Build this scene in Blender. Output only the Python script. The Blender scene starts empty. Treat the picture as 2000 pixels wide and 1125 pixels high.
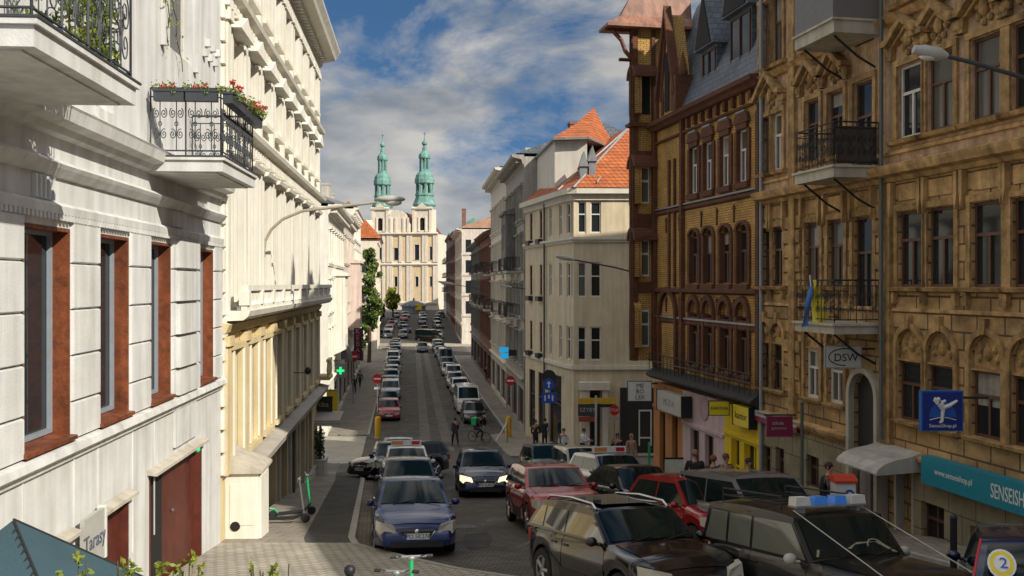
import bpy, bmesh, math, random
from mathutils import Vector, Matrix
from mathutils.geometry import delaunay_2d_cdt
R = math.radians
rnd = random.Random(7)
SC = bpy.context.scene
COL = SC.collection
# ---------------------------------------------------------------- camera, sky, sun, exposure
F, CX, HY = 1900.0, 1000.0, 555.0            # focal length and horizon in photo pixels (photo 2000 wide)
cam = bpy.data.objects.new('camera', bpy.data.cameras.new('camera'))
COL.objects.link(cam)
cam.data.sensor_width = 36.0
cam.data.lens = 36.0 * F / 2000.0
cam.data.shift_y = -(HY - 562.5) / 2000.0 * -1.0
cam.data.clip_start = 0.1
cam.data.clip_end = 6000.0
cam.location = (0, 0, 0)
cam.rotation_euler = (R(90), 0, 0)
SC.camera = cam
SUN_AZ, SUN_EL = 132.0, 34.0                 # azimuth clockwise from +Y
world = bpy.data.worlds.new('World')
SC.world = world
world.use_nodes = True
wn, wl = world.node_tree.nodes, world.node_tree.links
wn.clear()
def wnode(t, **kw):
    n = wn.new(t)
    for k, v in kw.items(): setattr(n, k, v)
    return n
sky = wnode('ShaderNodeTexSky', sky_type='NISHITA', sun_disc=False)
sky.sun_elevation = R(SUN_EL); sky.sun_rotation = R(SUN_AZ)
sky.air_density = 1.0; sky.dust_density = 0.1; sky.ozone_density = 2.0
tc = wnode('ShaderNodeTexCoord')
up = wnode('ShaderNodeVectorMath', operation='ADD'); up.inputs[1].default_value = (0, 0, .22)      # look a little higher: a deeper blue near the roofs
nrm = wnode('ShaderNodeVectorMath', operation='NORMALIZE')
wl.new(tc.outputs['Generated'], up.inputs[0]); wl.new(up.outputs[0], nrm.inputs[0]); wl.new(nrm.outputs[0], sky.inputs['Vector'])
mp = wnode('ShaderNodeMapping'); mp.inputs['Scale'].default_value = (3.0, 3.0, 8.0); mp.inputs['Location'].default_value = (4.30, 1.2, 0.62)
wl.new(tc.outputs['Generated'], mp.inputs['Vector'])
nz = wnode('ShaderNodeTexNoise'); nz.inputs['Scale'].default_value = 1.15; nz.inputs['Detail'].default_value = 9; nz.inputs['Roughness'].default_value = 0.62; nz.inputs['Distortion'].default_value = 0.35
wl.new(mp.outputs['Vector'], nz.inputs['Vector'])
cr = wnode('ShaderNodeValToRGB'); cr.color_ramp.elements[0].position = 0.41; cr.color_ramp.elements[1].position = 0.57
wl.new(nz.outputs['Fac'], cr.inputs['Fac'])
nz2 = wnode('ShaderNodeTexNoise'); nz2.inputs['Scale'].default_value = 2.6; nz2.inputs['Detail'].default_value = 7
wl.new(mp.outputs['Vector'], nz2.inputs['Vector'])
cc = wnode('ShaderNodeValToRGB')
cc.color_ramp.elements[0].position = 0.35; cc.color_ramp.elements[0].color = (2.2, 2.6, 3.15, 1)
cc.color_ramp.elements[1].position = 0.65; cc.color_ramp.elements[1].color = (5.9, 5.95, 6.0, 1)
wl.new(nz2.outputs['Fac'], cc.inputs['Fac'])
mx = wnode('ShaderNodeMix', data_type='RGBA')
mlt = wnode('ShaderNodeMath', operation='MULTIPLY'); mlt.inputs[1].default_value = 0.82
wl.new(cr.outputs['Color'], mlt.inputs[0])
hsv = wnode('ShaderNodeHueSaturation'); hsv.inputs['Saturation'].default_value = 1.22; hsv.inputs['Value'].default_value = 0.80
wl.new(sky.outputs['Color'], hsv.inputs['Color'])
wl.new(mlt.outputs[0], mx.inputs[0]); wl.new(hsv.outputs['Color'], mx.inputs[6])
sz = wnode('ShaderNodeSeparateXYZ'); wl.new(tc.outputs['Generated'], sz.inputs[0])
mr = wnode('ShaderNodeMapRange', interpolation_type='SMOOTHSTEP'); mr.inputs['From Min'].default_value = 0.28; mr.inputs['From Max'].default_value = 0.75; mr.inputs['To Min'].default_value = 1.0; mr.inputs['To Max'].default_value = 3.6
wl.new(sz.outputs[2], mr.inputs['Value'])                      # overhead cloud brightened and warmed, out of frame, to fill the shade
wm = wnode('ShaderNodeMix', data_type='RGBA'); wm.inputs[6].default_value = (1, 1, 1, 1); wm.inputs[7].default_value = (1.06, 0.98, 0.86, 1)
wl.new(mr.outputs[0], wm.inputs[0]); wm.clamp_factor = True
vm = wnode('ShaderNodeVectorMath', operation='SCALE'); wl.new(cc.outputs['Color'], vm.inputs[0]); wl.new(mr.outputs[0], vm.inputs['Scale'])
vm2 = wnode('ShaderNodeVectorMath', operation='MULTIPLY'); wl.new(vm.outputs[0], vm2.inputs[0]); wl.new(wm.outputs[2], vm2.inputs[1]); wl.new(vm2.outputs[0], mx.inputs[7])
bg = wnode('ShaderNodeBackground'); bg.inputs['Strength'].default_value = 0.09
wo = wnode('ShaderNodeOutputWorld')
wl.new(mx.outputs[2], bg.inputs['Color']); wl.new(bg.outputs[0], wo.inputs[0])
sl = bpy.data.lights.new('sun', 'SUN'); sl.energy = 4.3; sl.angle = R(0.5); sl.color = (1.0, 0.94, 0.83)
so = bpy.data.objects.new('sun', sl); COL.objects.link(so)
sd = Vector((math.sin(R(SUN_AZ)) * math.cos(R(SUN_EL)), math.cos(R(SUN_AZ)) * math.cos(R(SUN_EL)), math.sin(R(SUN_EL))))
so.rotation_euler = sd.to_track_quat('Z', 'Y').to_euler(); so.location = sd * 60
SC.view_settings.view_transform = 'Standard'; SC.view_settings.look = 'None'
SC.view_settings.exposure = 0.30; SC.view_settings.gamma = 1.0
SC.render.engine = 'CYCLES'
SC.cycles.max_bounces = 6; SC.cycles.diffuse_bounces = 3; SC.cycles.glossy_bounces = 3
SC.cycles.transparent_max_bounces = 6; SC.cycles.caustics_reflective = False; SC.cycles.caustics_refractive = False

# ---------------------------------------------------------------- the lie of the land: the street drops, then levels out
HP = [(-400, 2.7), (-4, 2.72), (0, 3.2), (48, 8.96), (56, 9.75), (66, 10.3), (80, 10.45), (120, 10.45), (170, 10.2), (230, 9.0), (297, 7.8), (400, 7.2), (5000, 7.2)]
def h(y):
    for (a, ha), (b, hb) in zip(HP, HP[1:]):
        if y <= b: return ha + (hb - ha) * (y - a) / (b - a)
    return HP[-1][1]
def hs(y): return (h(y + .5) - h(y - .5))
def at(px, py):                               # where the view ray through a photo pixel meets the ground
    t, D = (py - HY) / F, 6.0
    while D < 600 and t * D < h(D): D += 0.05
    return ((px - CX) / F * D, D, -h(D))

# ---------------------------------------------------------------- helpers
class MB:
    def __init__(s, fr=None): s.v = []; s.f = []; s.m = []; s.cur = 0; s.fr = fr
    def mat(s, i): s.cur = i; return s
    def add(s, vs, fs):
        o = len(s.v); s.v += [tuple(p) for p in vs]
        for f in fs: s.f.append(tuple(i + o for i in f)); s.m.append(s.cur)
        return s
    def box(s, x0, x1, y0, y1, z0, z1):
        return s.add([(x, y, z) for x in (x0, x1) for y in (y0, y1) for z in (z0, z1)],
                     [(0, 1, 3, 2), (4, 6, 7, 5), (0, 4, 5, 1), (2, 3, 7, 6), (0, 2, 6, 4), (1, 5, 7, 3)])
    def prism(s, poly, y0, y1):               # polygon in (x, z) pulled along y
        n = len(poly)
        s.add([(x, y0, z) for x, z in poly] + [(x, y1, z) for x, z in poly],
              [tuple(range(n)), tuple(range(2 * n - 1, n - 1, -1))] + [(i, (i + 1) % n, n + (i + 1) % n, n + i) for i in range(n)])
        return s
    def bar(s, prof, x0, x1):                 # profile in (y, z) pulled along x
        n = len(prof)
        s.add([(x0, y, z) for y, z in prof] + [(x1, y, z) for y, z in prof],
              [tuple(range(n)), tuple(range(2 * n - 1, n - 1, -1))] + [(i, (i + 1) % n, n + (i + 1) % n, n + i) for i in range(n)])
        return s
    def slab(s, poly, z0, z1):                # polygon in (x, y) pulled up
        n = len(poly)
        s.add([(x, y, z0) for x, y in poly] + [(x, y, z1) for x, y in poly],
              [tuple(range(n)), tuple(range(2 * n - 1, n - 1, -1))] + [(i, (i + 1) % n, n + (i + 1) % n, n + i) for i in range(n)])
        return s
    def tube(s, pts, r, n=6, cap=True):
        P = [Vector(p) for p in pts]
        rs = r if isinstance(r, (list, tuple)) else [r] * len(P)
        vs = []; ref = Vector((0, 0, 1))
        for i, p in enumerate(P):
            t = (P[min(i + 1, len(P) - 1)] - P[max(i - 1, 0)])
            t = t.normalized() if t.length > 1e-9 else Vector((0, 0, 1))
            if abs(t.dot(ref)) > .95: ref = Vector((1, 0, 0)) if abs(t.x) < .9 else Vector((0, 1, 0))
            a = t.cross(ref).normalized(); b = a.cross(t)
            ref = b
            for k in range(n):
                q = 2 * math.pi * k / n
                vs.append(p + a * (math.cos(q) * rs[i]) + b * (math.sin(q) * rs[i]))
        fs = [(i * n + k, i * n + (k + 1) % n, (i + 1) * n + (k + 1) % n, (i + 1) * n + k) for i in range(len(P) - 1) for k in range(n)]
        if cap: fs += [tuple(range(n - 1, -1, -1)), tuple(range((len(P) - 1) * n, len(P) * n))]
        return s.add(vs, fs)
    def lathe(s, prof, c=(0, 0, 0), n=12, axis='z', ph=0):
        vs = []
        for r, z in prof:
            for k in range(n):
                q = 2 * math.pi * k / n + ph
                a, b = r * math.cos(q), r * math.sin(q)
                p = (a, b, z) if axis == 'z' else ((a, z, b) if axis == 'y' else (z, a, b))
                vs.append((p[0] + c[0], p[1] + c[1], p[2] + c[2]))
        m = len(prof)
        fs = [(i * n + k, i * n + (k + 1) % n, (i + 1) * n + (k + 1) % n, (i + 1) * n + k) for i in range(m - 1) for k in range(n)]
        fs += [tuple(range(n - 1, -1, -1)), tuple(range((m - 1) * n, m * n))]
        return s.add(vs, fs)
    def ball(s, c, rx, ry=None, rz=None, n=10, m=6):
        ry = rx if ry is None else ry; rz = rx if rz is None else rz
        vs = [(c[0], c[1], c[2] - rz)]
        for i in range(1, m):
            a = -math.pi / 2 + math.pi * i / m
            for k in range(n):
                q = 2 * math.pi * k / n
                vs.append((c[0] + rx * math.cos(a) * math.cos(q), c[1] + ry * math.cos(a) * math.sin(q), c[2] + rz * math.sin(a)))
        vs.append((c[0], c[1], c[2] + rz))
        fs = [(0, 1 + (k + 1) % n, 1 + k) for k in range(n)]
        for i in range(m - 2):
            for k in range(n):
                fs.append((1 + i * n + k, 1 + i * n + (k + 1) % n, 1 + (i + 1) * n + (k + 1) % n, 1 + (i + 1) * n + k))
        e = len(vs) - 1
        fs += [(e, 1 + (m - 2) * n + k, 1 + (m - 2) * n + (k + 1) % n) for k in range(n)]
        return s.add(vs, fs)
    def sheet(s, outer, holes, y=0.0, depth=.3):   # wall face in (x, z) with openings; reveals go back to y - depth
        loops = [[Vector((a, b)) for a, b in outer]] + [[Vector((a, b)) for a, b in q] for q in holes]
        flat = [p for l in loops for p in l]; ed = []; o = 0
        for l in loops: ed += [(o + i, o + (i + 1) % len(l)) for i in range(len(l))]; o += len(l)
        V, _, T3, *_r = delaunay_2d_cdt(flat, ed, [], 0, 1e-6)
        def inside(p, l):
            c = False
            for i in range(len(l)):
                a, b = l[i], l[i - 1]
                if (a.y > p.y) != (b.y > p.y) and p.x < (b.x - a.x) * (p.y - a.y) / (b.y - a.y) + a.x: c = not c
            return c
        keep = []
        for t in T3:
            p = sum((V[i] for i in t), Vector((0, 0))) / len(t)
            if inside(p, loops[0]) and not any(inside(p, l) for l in loops[1:]): keep.append(tuple(t))
        s.add([(p.x, y, p.y) for p in V], keep)
        for l in loops:
            n = len(l)
            s.add([(p.x, y, p.y) for p in l] + [(p.x, y - depth, p.y) for p in l], [(i, (i + 1) % n, n + (i + 1) % n, n + i) for i in range(n)])
        return s
    def build(s, name, mats, parent=None, smooth=None, kind=None):
        sg, zb = (s.fr.sg, s.fr.zb) if s.fr else (1, 0)
        me = bpy.data.meshes.new(name)
        me.from_pydata([(x, y * sg, z - zb) for x, y, z in s.v], [], s.f)
        for m in (mats if isinstance(mats, (list, tuple)) else [mats]): me.materials.append(m)
        if s.m: me.polygons.foreach_set('material_index', s.m)
        bm = bmesh.new(); bm.from_mesh(me); bmesh.ops.recalc_face_normals(bm, faces=bm.faces); bm.to_mesh(me); bm.free()
        if smooth:
            me.polygons.foreach_set('use_smooth', [True] * len(me.polygons))
            me.set_sharp_from_angle(angle=R(smooth))
        o = bpy.data.objects.new(name, me); COL.objects.link(o)
        p = parent if parent is not None else (s.fr.root if s.fr else None)
        if p is not None and parent is not False: o.parent = p
        if kind: o['kind'] = kind
        return o

def tag(o, label=None, cat=None, group=None, kind=None):
    if label: o['label'] = label
    if cat: o['category'] = cat
    if group: o['group'] = group
    if kind: o['kind'] = kind
    return o
def thing(name, label, cat, loc=(0, 0, 0), rz=0, group=None, M=None):
    o = bpy.data.objects.new(name, None); COL.objects.link(o)
    if M is not None: o.matrix_world = M
    else: o.location = loc; o.rotation_euler = (0, 0, rz)
    return tag(o, label, cat, group)
def copy_tree(o, parent=None):
    c = o.copy(); COL.objects.link(c)
    if parent is not None: c.parent = parent
    for ch in list(o.children): copy_tree(ch, c)
    return c
def slope_matrix(x, y, th, z=None, tilt=True):     # th = 0 faces the camera (-Y); positive turns the nose to +X
    s = hs(y) if tilt else 0
    fw = Vector((math.sin(th), -math.cos(th), math.cos(th) * s)).normalized()
    up0 = Vector((0, s, 1)).normalized()
    lf = up0.cross(fw).normalized(); up = fw.cross(lf)
    M = Matrix((fw, lf, up)).transposed().to_4x4()
    M.translation = (x, y, -h(y) if z is None else z)
    return M
def text(body, size, mat, parent, M, ext=.004, name='lettering', sx=1.0):
    cu = bpy.data.curves.new(name, 'FONT'); cu.body = body; cu.size = size; cu.extrude = ext
    cu.align_x = 'CENTER'; cu.align_y = 'CENTER'; cu.materials.append(mat); cu.resolution_u = 3
    t = bpy.data.objects.new(name, cu)
    me = bpy.data.meshes.new_from_object(t); me.name = name; bpy.data.objects.remove(t)
    if not me.materials: me.materials.append(mat)
    o = bpy.data.objects.new(name, me); COL.objects.link(o); o.parent = parent
    o.matrix_local = M @ Matrix.Diagonal((sx, 1, 1, 1))
    return o
def face_m(loc, xdir, up=(0, 0, 1)):               # text frame: x along xdir, y up, normal = x cross up
    x = Vector(xdir).normalized(); u = Vector(up).normalized(); n = x.cross(u).normalized(); u = n.cross(x)
    M = Matrix((x, u, n)).transposed().to_4x4(); M.translation = loc
    return M

class Fac:                                         # a street front: X = c + k*D from D0 (near) to D1 (far)
    def __init__(s, name, label, cat, c, k, D0, D1, side, zb=None, group=None):
        s.c, s.k, s.D0, s.D1 = c, k, D0, D1
        s.n = math.hypot(1, k); s.sg = 1 if side == 'R' else -1
        s.zb = -h((D0 + D1) / 2) if zb is None else zb
        s.len = (D1 - D0) * s.n
        s.root = thing(name, label, cat, (c + k * D0, D0, s.zb), math.atan2(1, k), group)
    def D(s, px, d=0):
        c = s.c - s.sg * d * s.n
        return c / ((px - CX) / F - s.k)
    def s(s_, px, d=0): return (s_.D(px, d) - s_.D0) * s_.n + s_.sg * d * s_.k
    def z(s, px, py, d=0): return (HY - py) * s.D(px, d) / F
    def P(s, px, py, d=0): return s.s(px, d), s.z(px, py, d)
    def sD(s, D): return (D - s.D0) * s.n
    def world(s, a, d, z):
        ux, uy = s.k / s.n, 1 / s.n
        return (s.c + s.k * s.D0 + ux * a - s.sg * uy * d, s.D0 + uy * a + s.sg * ux * d, z)

# ---------------------------------------------------------------- materials
def nmat(name):
    m = bpy.data.materials.new(name); m.use_nodes = True
    return m, m.node_tree.nodes, m.node_tree.links, m.node_tree.nodes['Principled BSDF']
def mat(name, col, rough=.85, var=.14, scale=1.3, bump=.15, bscale=30, metal=0, streak=.12, coat=0, spec=None, tint=None, emit=0):
    m, n, l, p = nmat(name)
    p.inputs['Roughness'].default_value = rough; p.inputs['Metallic'].default_value = metal
    p.inputs['Coat Weight'].default_value = coat
    if spec is not None: p.inputs['Specular IOR Level'].default_value = spec
    t = n.new('ShaderNodeTexCoord')
    c0 = tuple(max(0, v * (1 - var)) for v in col) + (1,)
    c1 = tuple(min(1, v * (1 + var)) for v in (tint or col)) + (1,)
    a = n.new('ShaderNodeTexNoise'); a.inputs['Scale'].default_value = scale; a.inputs['Detail'].default_value = 8; a.inputs['Roughness'].default_value = .65
    l.new(t.outputs['Object'], a.inputs['Vector'])
    r = n.new('ShaderNodeValToRGB'); r.color_ramp.elements[0].position = .32; r.color_ramp.elements[1].position = .68
    r.color_ramp.elements[0].color = c0; r.color_ramp.elements[1].color = c1
    l.new(a.outputs['Fac'], r.inputs['Fac'])
    out = r.outputs['Color']
    if streak:
        mpn = n.new('ShaderNodeMapping'); mpn.inputs['Scale'].default_value = (2.6, 2.6, .22)
        l.new(t.outputs['Object'], mpn.inputs['Vector'])
        b = n.new('ShaderNodeTexNoise'); b.inputs['Scale'].default_value = 1.5; b.inputs['Detail'].default_value = 6
        l.new(mpn.outputs[0], b.inputs['Vector'])
        r2 = n.new('ShaderNodeValToRGB'); r2.color_ramp.elements[0].position = .3; r2.color_ramp.elements[1].position = .62
        v = 1 - streak * 2.4
        r2.color_ramp.elements[0].color = (v, v * .97, v * .92, 1); r2.color_ramp.elements[1].color = (1, 1, 1, 1)
        l.new(b.outputs['Fac'], r2.inputs['Fac'])
        mm = n.new('ShaderNodeMix'); mm.data_type = 'RGBA'; mm.blend_type = 'MULTIPLY'; mm.inputs[0].default_value = 1
        l.new(out, mm.inputs[6]); l.new(r2.outputs['Color'], mm.inputs[7]); out = mm.outputs[2]
    l.new(out, p.inputs['Base Color'])
    if emit:
        p.inputs['Emission Color'].default_value = col + (1,); p.inputs['Emission Strength'].default_value = emit
    if bump:
        b = n.new('ShaderNodeTexNoise'); b.inputs['Scale'].default_value = bscale; b.inputs['Detail'].default_value = 4
        l.new(t.outputs['Object'], b.inputs['Vector'])
        bn = n.new('ShaderNodeBump'); bn.inputs['Strength'].default_value = bump; bn.inputs['Distance'].default_value = .03
        l.new(b.outputs['Fac'], bn.inputs['Height']); l.new(bn.outputs[0], p.inputs['Normal'])
    return m
def brickmat(name, c1, c2, mortar, bw=.26, bh=.085, ms=.012, plane='xz', var=.25, rough=.9, bump=.35, offset=.5, rot=0):
    m, n, l, p = nmat(name); p.inputs['Roughness'].default_value = rough
    t = n.new('ShaderNodeTexCoord'); s = n.new('ShaderNodeSeparateXYZ'); l.new(t.outputs['Object'], s.inputs[0])
    ad = n.new('ShaderNodeMath'); ad.operation = 'ADD'; c = n.new('ShaderNodeCombineXYZ')
    if plane == 'xz':
        l.new(s.outputs[0], ad.inputs[0]); l.new(s.outputs[1], ad.inputs[1]); l.new(ad.outputs[0], c.inputs[0]); l.new(s.outputs[2], c.inputs[1])
    else:
        l.new(s.outputs[0], c.inputs[0]); l.new(s.outputs[1], c.inputs[1])
    v = c.outputs[0]
    if rot:
        mpn = n.new('ShaderNodeMapping'); mpn.inputs['Rotation'].default_value = (0, 0, rot); l.new(v, mpn.inputs['Vector']); v = mpn.outputs[0]
    b = n.new('ShaderNodeTexBrick'); b.offset = offset
    for k, val in (('Scale', 1.0), ('Brick Width', bw), ('Row Height', bh), ('Mortar Size', ms), ('Bias', 0.0)): b.inputs[k].default_value = val
    b.inputs['Color1'].default_value = c1 + (1,); b.inputs['Color2'].default_value = c2 + (1,); b.inputs['Mortar'].default_value = mortar + (1,)
    l.new(v, b.inputs['Vector'])
    a = n.new('ShaderNodeTexNoise'); a.inputs['Scale'].default_value = .9; a.inputs['Detail'].default_value = 8; a.inputs['Roughness'].default_value = .7
    l.new(t.outputs['Object'], a.inputs['Vector'])
    r = n.new('ShaderNodeValToRGB'); r.color_ramp.elements[0].position = .3; r.color_ramp.elements[1].position = .7
    r.color_ramp.elements[0].color = (1 - var * 1.6,) * 3 + (1,); r.color_ramp.elements[1].color = (1 + var * .6,) * 3 + (1,)
    l.new(a.outputs['Fac'], r.inputs['Fac'])
    mm = n.new('ShaderNodeMix'); mm.data_type = 'RGBA'; mm.blend_type = 'MULTIPLY'; mm.inputs[0].default_value = 1
    l.new(b.outputs['Color'], mm.inputs[6]); l.new(r.outputs['Color'], mm.inputs[7]); l.new(mm.outputs[2], p.inputs['Base Color'])
    bn = n.new('ShaderNodeBump'); bn.inputs['Strength'].default_value = bump; bn.inputs['Distance'].default_value = .02; bn.invert = True
    l.new(b.outputs['Fac'], bn.inputs['Height']); l.new(bn.outputs[0], p.inputs['Normal'])
    return m
def paint(name, col, metal=.2, rough=.2):
    return mat(name, col, rough=rough, var=.05, scale=4, bump=0, metal=metal, streak=0, coat=.45)
def plain(name, col, rough=.6, metal=0, emit=0, var=.08): return mat(name, col, rough=rough, var=var, scale=6, bump=.05, metal=metal, streak=0, emit=emit)
def glassmat(name, col=(.018, .022, .026), rough=.06):
    m, n, l, p = nmat(name)
    p.inputs['Base Color'].default_value = col + (1,); p.inputs['Roughness'].default_value = rough; p.inputs['Specular IOR Level'].default_value = .42
    t = n.new('ShaderNodeTexCoord'); a = n.new('ShaderNodeTexNoise'); a.inputs['Scale'].default_value = .8; a.inputs['Detail'].default_value = 1
    l.new(t.outputs['Object'], a.inputs['Vector'])
    bn = n.new('ShaderNodeBump'); bn.inputs['Strength'].default_value = .06; bn.inputs['Distance'].default_value = .1
    l.new(a.outputs['Fac'], bn.inputs['Height']); l.new(bn.outputs[0], p.inputs['Normal'])
    return m
def leafmat(name, a, b):
    m, n, l, p = nmat(name); p.inputs['Roughness'].default_value = .55
    g = n.new('ShaderNodeTexCoord'); r = n.new('ShaderNodeValToRGB'); w = n.new('ShaderNodeTexNoise'); w.inputs['Scale'].default_value = 3.5; w.inputs['Detail'].default_value = 5
    l.new(g.outputs['Object'], w.inputs['Vector'])
    r.color_ramp.elements[0].position = .35; r.color_ramp.elements[1].position = .65
    r.color_ramp.elements[0].color = a + (1,); r.color_ramp.elements[1].color = b + (1,)
    l.new(w.outputs['Fac'], r.inputs['Fac']); l.new(r.outputs[0], p.inputs['Base Color'])
    tr = n.new('ShaderNodeBsdfTranslucent'); l.new(r.outputs[0], tr.inputs['Color'])
    ms = n.new('ShaderNodeMixShader'); ms.inputs[0].default_value = .3
    o = n['Material Output']; l.new(p.outputs[0], ms.inputs[1]); l.new(tr.outputs[0], ms.inputs[2]); l.new(ms.outputs[0], o.inputs['Surface'])
    return m
X = {}
X['white'] = mat('white_stucco', (.66, .66, .645), var=.10, streak=.10, bump=.18, bscale=45)
X['cream'] = mat('cream_stucco', (.72, .67, .54), var=.08, streak=.07)
X['creamw'] = mat('pale_cream_stucco', (.78, .75, .66), var=.06, streak=.06)
X['yellow'] = mat('yellow_stucco', (.66, .54, .31), var=.10, streak=.08)
X['tan'] = brickmat('tan_ashlar', (.58, .37, .17), (.45, .275, .115), (.16, .095, .045), bw=.85, bh=.38, ms=.024, var=.46, bump=.9)
X['tansm'] = mat('tan_render', (.54, .34, .147), var=.38, scale=2.6, streak=.2, bump=.7, bscale=14)
X['tanpk'] = mat('pinkish_render', (.53, .35, .215), var=.38, scale=3.0, streak=.2, bump=.6, bscale=16)
X['tandk'] = mat('dark_tan_stone', (.42, .26, .105), var=.5, scale=3.4, streak=.2, bump=.6, bscale=14)
X['plinth'] = brickmat('plinth_stone', (.34, .29, .185), (.28, .235, .15), (.12, .10, .07), bw=.9, bh=.62, ms=.014, var=.3, bump=.5)
X['brick'] = brickmat('yellow_brick', (.64, .37, .10), (.52, .295, .07), (.20, .13, .06), var=.3)
X['redbrick'] = brickmat('red_brick', (.175, .06, .024), (.125, .043, .02), (.10, .05, .03), var=.3)
X['redbrick2'] = brickmat('worn_red_brick', (.27, .12, .08), (.21, .09, .065), (.2, .13, .1), var=.3)
X['beige'] = mat('beige_render', (.64, .54, .38), var=.09, streak=.08)
X['beigel'] = mat('light_render', (.66, .62, .53), var=.06, streak=.05)
X['grey'] = mat('grey_render', (.38, .355, .31), var=.15, streak=.14)
X['dkgrey'] = mat('dark_grey_render', (.20, .19, .175), var=.2, streak=.16)
X['pink'] = mat('pale_pink_render', (.66, .53, .47), var=.08, streak=.07)
X['pinkshop'] = mat('pink_shopfront', (.62, .47, .475), var=.07, streak=.06)
X['orangeshop'] = mat('orange_shopfront', (.52, .22, .07), var=.12, streak=.08)
X['yellowshop'] = mat('yellow_shopfront', (.78, .56, .02), var=.06, streak=.03)
X['church'] = mat('church_plaster', (.78, .69, .56), var=.08, streak=.08)
X['churcho'] = mat('church_ochre', (.72, .55, .34), var=.1, streak=.06)
X['copper'] = mat('green_copper', (.17, .35, .30), rough=.7, var=.3, scale=.6, streak=.15)
X['rust'] = mat('rusty_copper', (.30, .14, .085), rough=.6, var=.4, scale=1.5, streak=.2)
X['tile'] = brickmat('orange_tile', (.56, .165, .045), (.46, .12, .032), (.24, .06, .02), bw=.3, bh=.22, ms=.03, var=.25, bump=.8)
X['tiledk'] = brickmat('red_tile', (.28, .07, .03), (.22, .05, .025), (.10, .03, .02), bw=.3, bh=.22, ms=.03, var=.25, bump=.8)
X['slate'] = brickmat('slate', (.16, .19, .22), (.11, .13, .16), (.05, .06, .07), bw=.35, bh=.22, ms=.015, var=.3, rough=.45)
X['lead'] = mat('grey_sheet_metal', (.30, .31, .32), rough=.5, metal=.4, streak=.1, bump=.05)
X['stone'] = mat('pale_stone', (.50, .46, .38), var=.15, streak=.1, bump=.3)
X['wood'] = mat('brown_wood', (.20, .058, .022), rough=.5, var=.45, scale=5, streak=.2, bump=.2, bscale=25)
X['reddoor'] = mat('red_brown_paint', (.115, .027, .017), rough=.5, var=.25, scale=4, streak=.1)
X['glass'] = glassmat('dark_glass')
X['glassb'] = glassmat('curtained_glass', (.11, .105, .095), .12)
X['carglass'] = glassmat('car_glass', (.006, .014, .014), .05); X['carglass'].node_tree.nodes['Principled BSDF'].inputs['Specular IOR Level'].default_value = .32
X['framew'] = plain('white_frame', (.62, .60, .55), .5)
X['frameb'] = plain('brown_frame', (.10, .045, .025), .5)
X['frameg'] = plain('grey_frame', (.28, .31, .34), .4)
X['iron'] = plain('black_iron', (.022, .024, .028), .5, .3)
X['irong'] = plain('dark_grey_iron', (.06, .065, .075), .5, .3)
X['black'] = plain('black_plastic', (.015, .015, .016), .55)
X['void'] = plain('dark_interior', (.01, .009, .008), .9)
X['dkgreen'] = plain('dark_pipe', (.09, .10, .09), .6)
X['chrome'] = plain('chrome', (.65, .66, .68), .15, 1.0)
X['rubber'] = plain('rubber', (.018, .018, .018), .85)
X['rim'] = plain('alloy', (.42, .43, .45), .3, .8)
X['lampglass'] = plain('headlamp_glass', (.50, .47, .38), .12)
X['lit'] = plain('lit_headlamp', (1.0, .78, .45), .3, 0, 1.3)
X['tail'] = plain('tail_lamp', (.35, .01, .01), .2)
X['plate'] = plain('number_plate', (.72, .72, .68), .4)
X['eu'] = plain('plate_blue', (.02, .06, .45), .4)
X['ink'] = plain('black_letters', (.02, .02, .02), .6)
X['signw'] = plain('white_sign', (.70, .70, .67), .45)
X['signg'] = plain('grey_sign', (.42, .41, .37), .5)
X['signy'] = plain('yellow_sign', (.75, .58, .02), .45)
X['signb'] = plain('blue_sign', (.02, .08, .42), .4)
X['signr'] = plain('red_sign', (.50, .015, .02), .4)
X['teal'] = plain('teal_banner', (.008, .22, .30), .5)
X['maroon'] = plain('maroon_sign', (.20, .012, .05), .5)
X['navy'] = plain('navy_sign', (.008, .025, .20), .4)
X['green'] = plain('bright_green', (.015, .38, .13), .4)
X['ledgreen'] = plain('green_led', (.01, .50, .16), .4, 0, .5)
X['awning'] = mat('grey_awning', (.40, .37, .32), var=.12, streak=.05)
X['canopy'] = mat('pale_canopy', (.48, .46, .42), var=.12, streak=.1, rough=.5)
X['parasol'] = mat('slate_teal_canvas', (.033, .072, .092), var=.14, streak=.04, bump=.2, bscale=60)
X['leaf'] = leafmat('green_leaf', (.08, .13, .02), (.22, .29, .06))
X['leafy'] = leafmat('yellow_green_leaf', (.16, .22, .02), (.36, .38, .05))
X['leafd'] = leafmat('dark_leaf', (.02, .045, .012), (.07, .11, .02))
X['flower'] = plain('red_flower', (.62, .03, .025), .6)
X['flowero'] = plain('pink_flower', (.70, .12, .10), .6)
X['bark'] = mat('bark', (.10, .07, .045), var=.3, scale=6, bump=.5)
X['terracotta'] = mat('white_planter', (.55, .53, .5), var=.08)
X['cloudy'] = X['lead']
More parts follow.
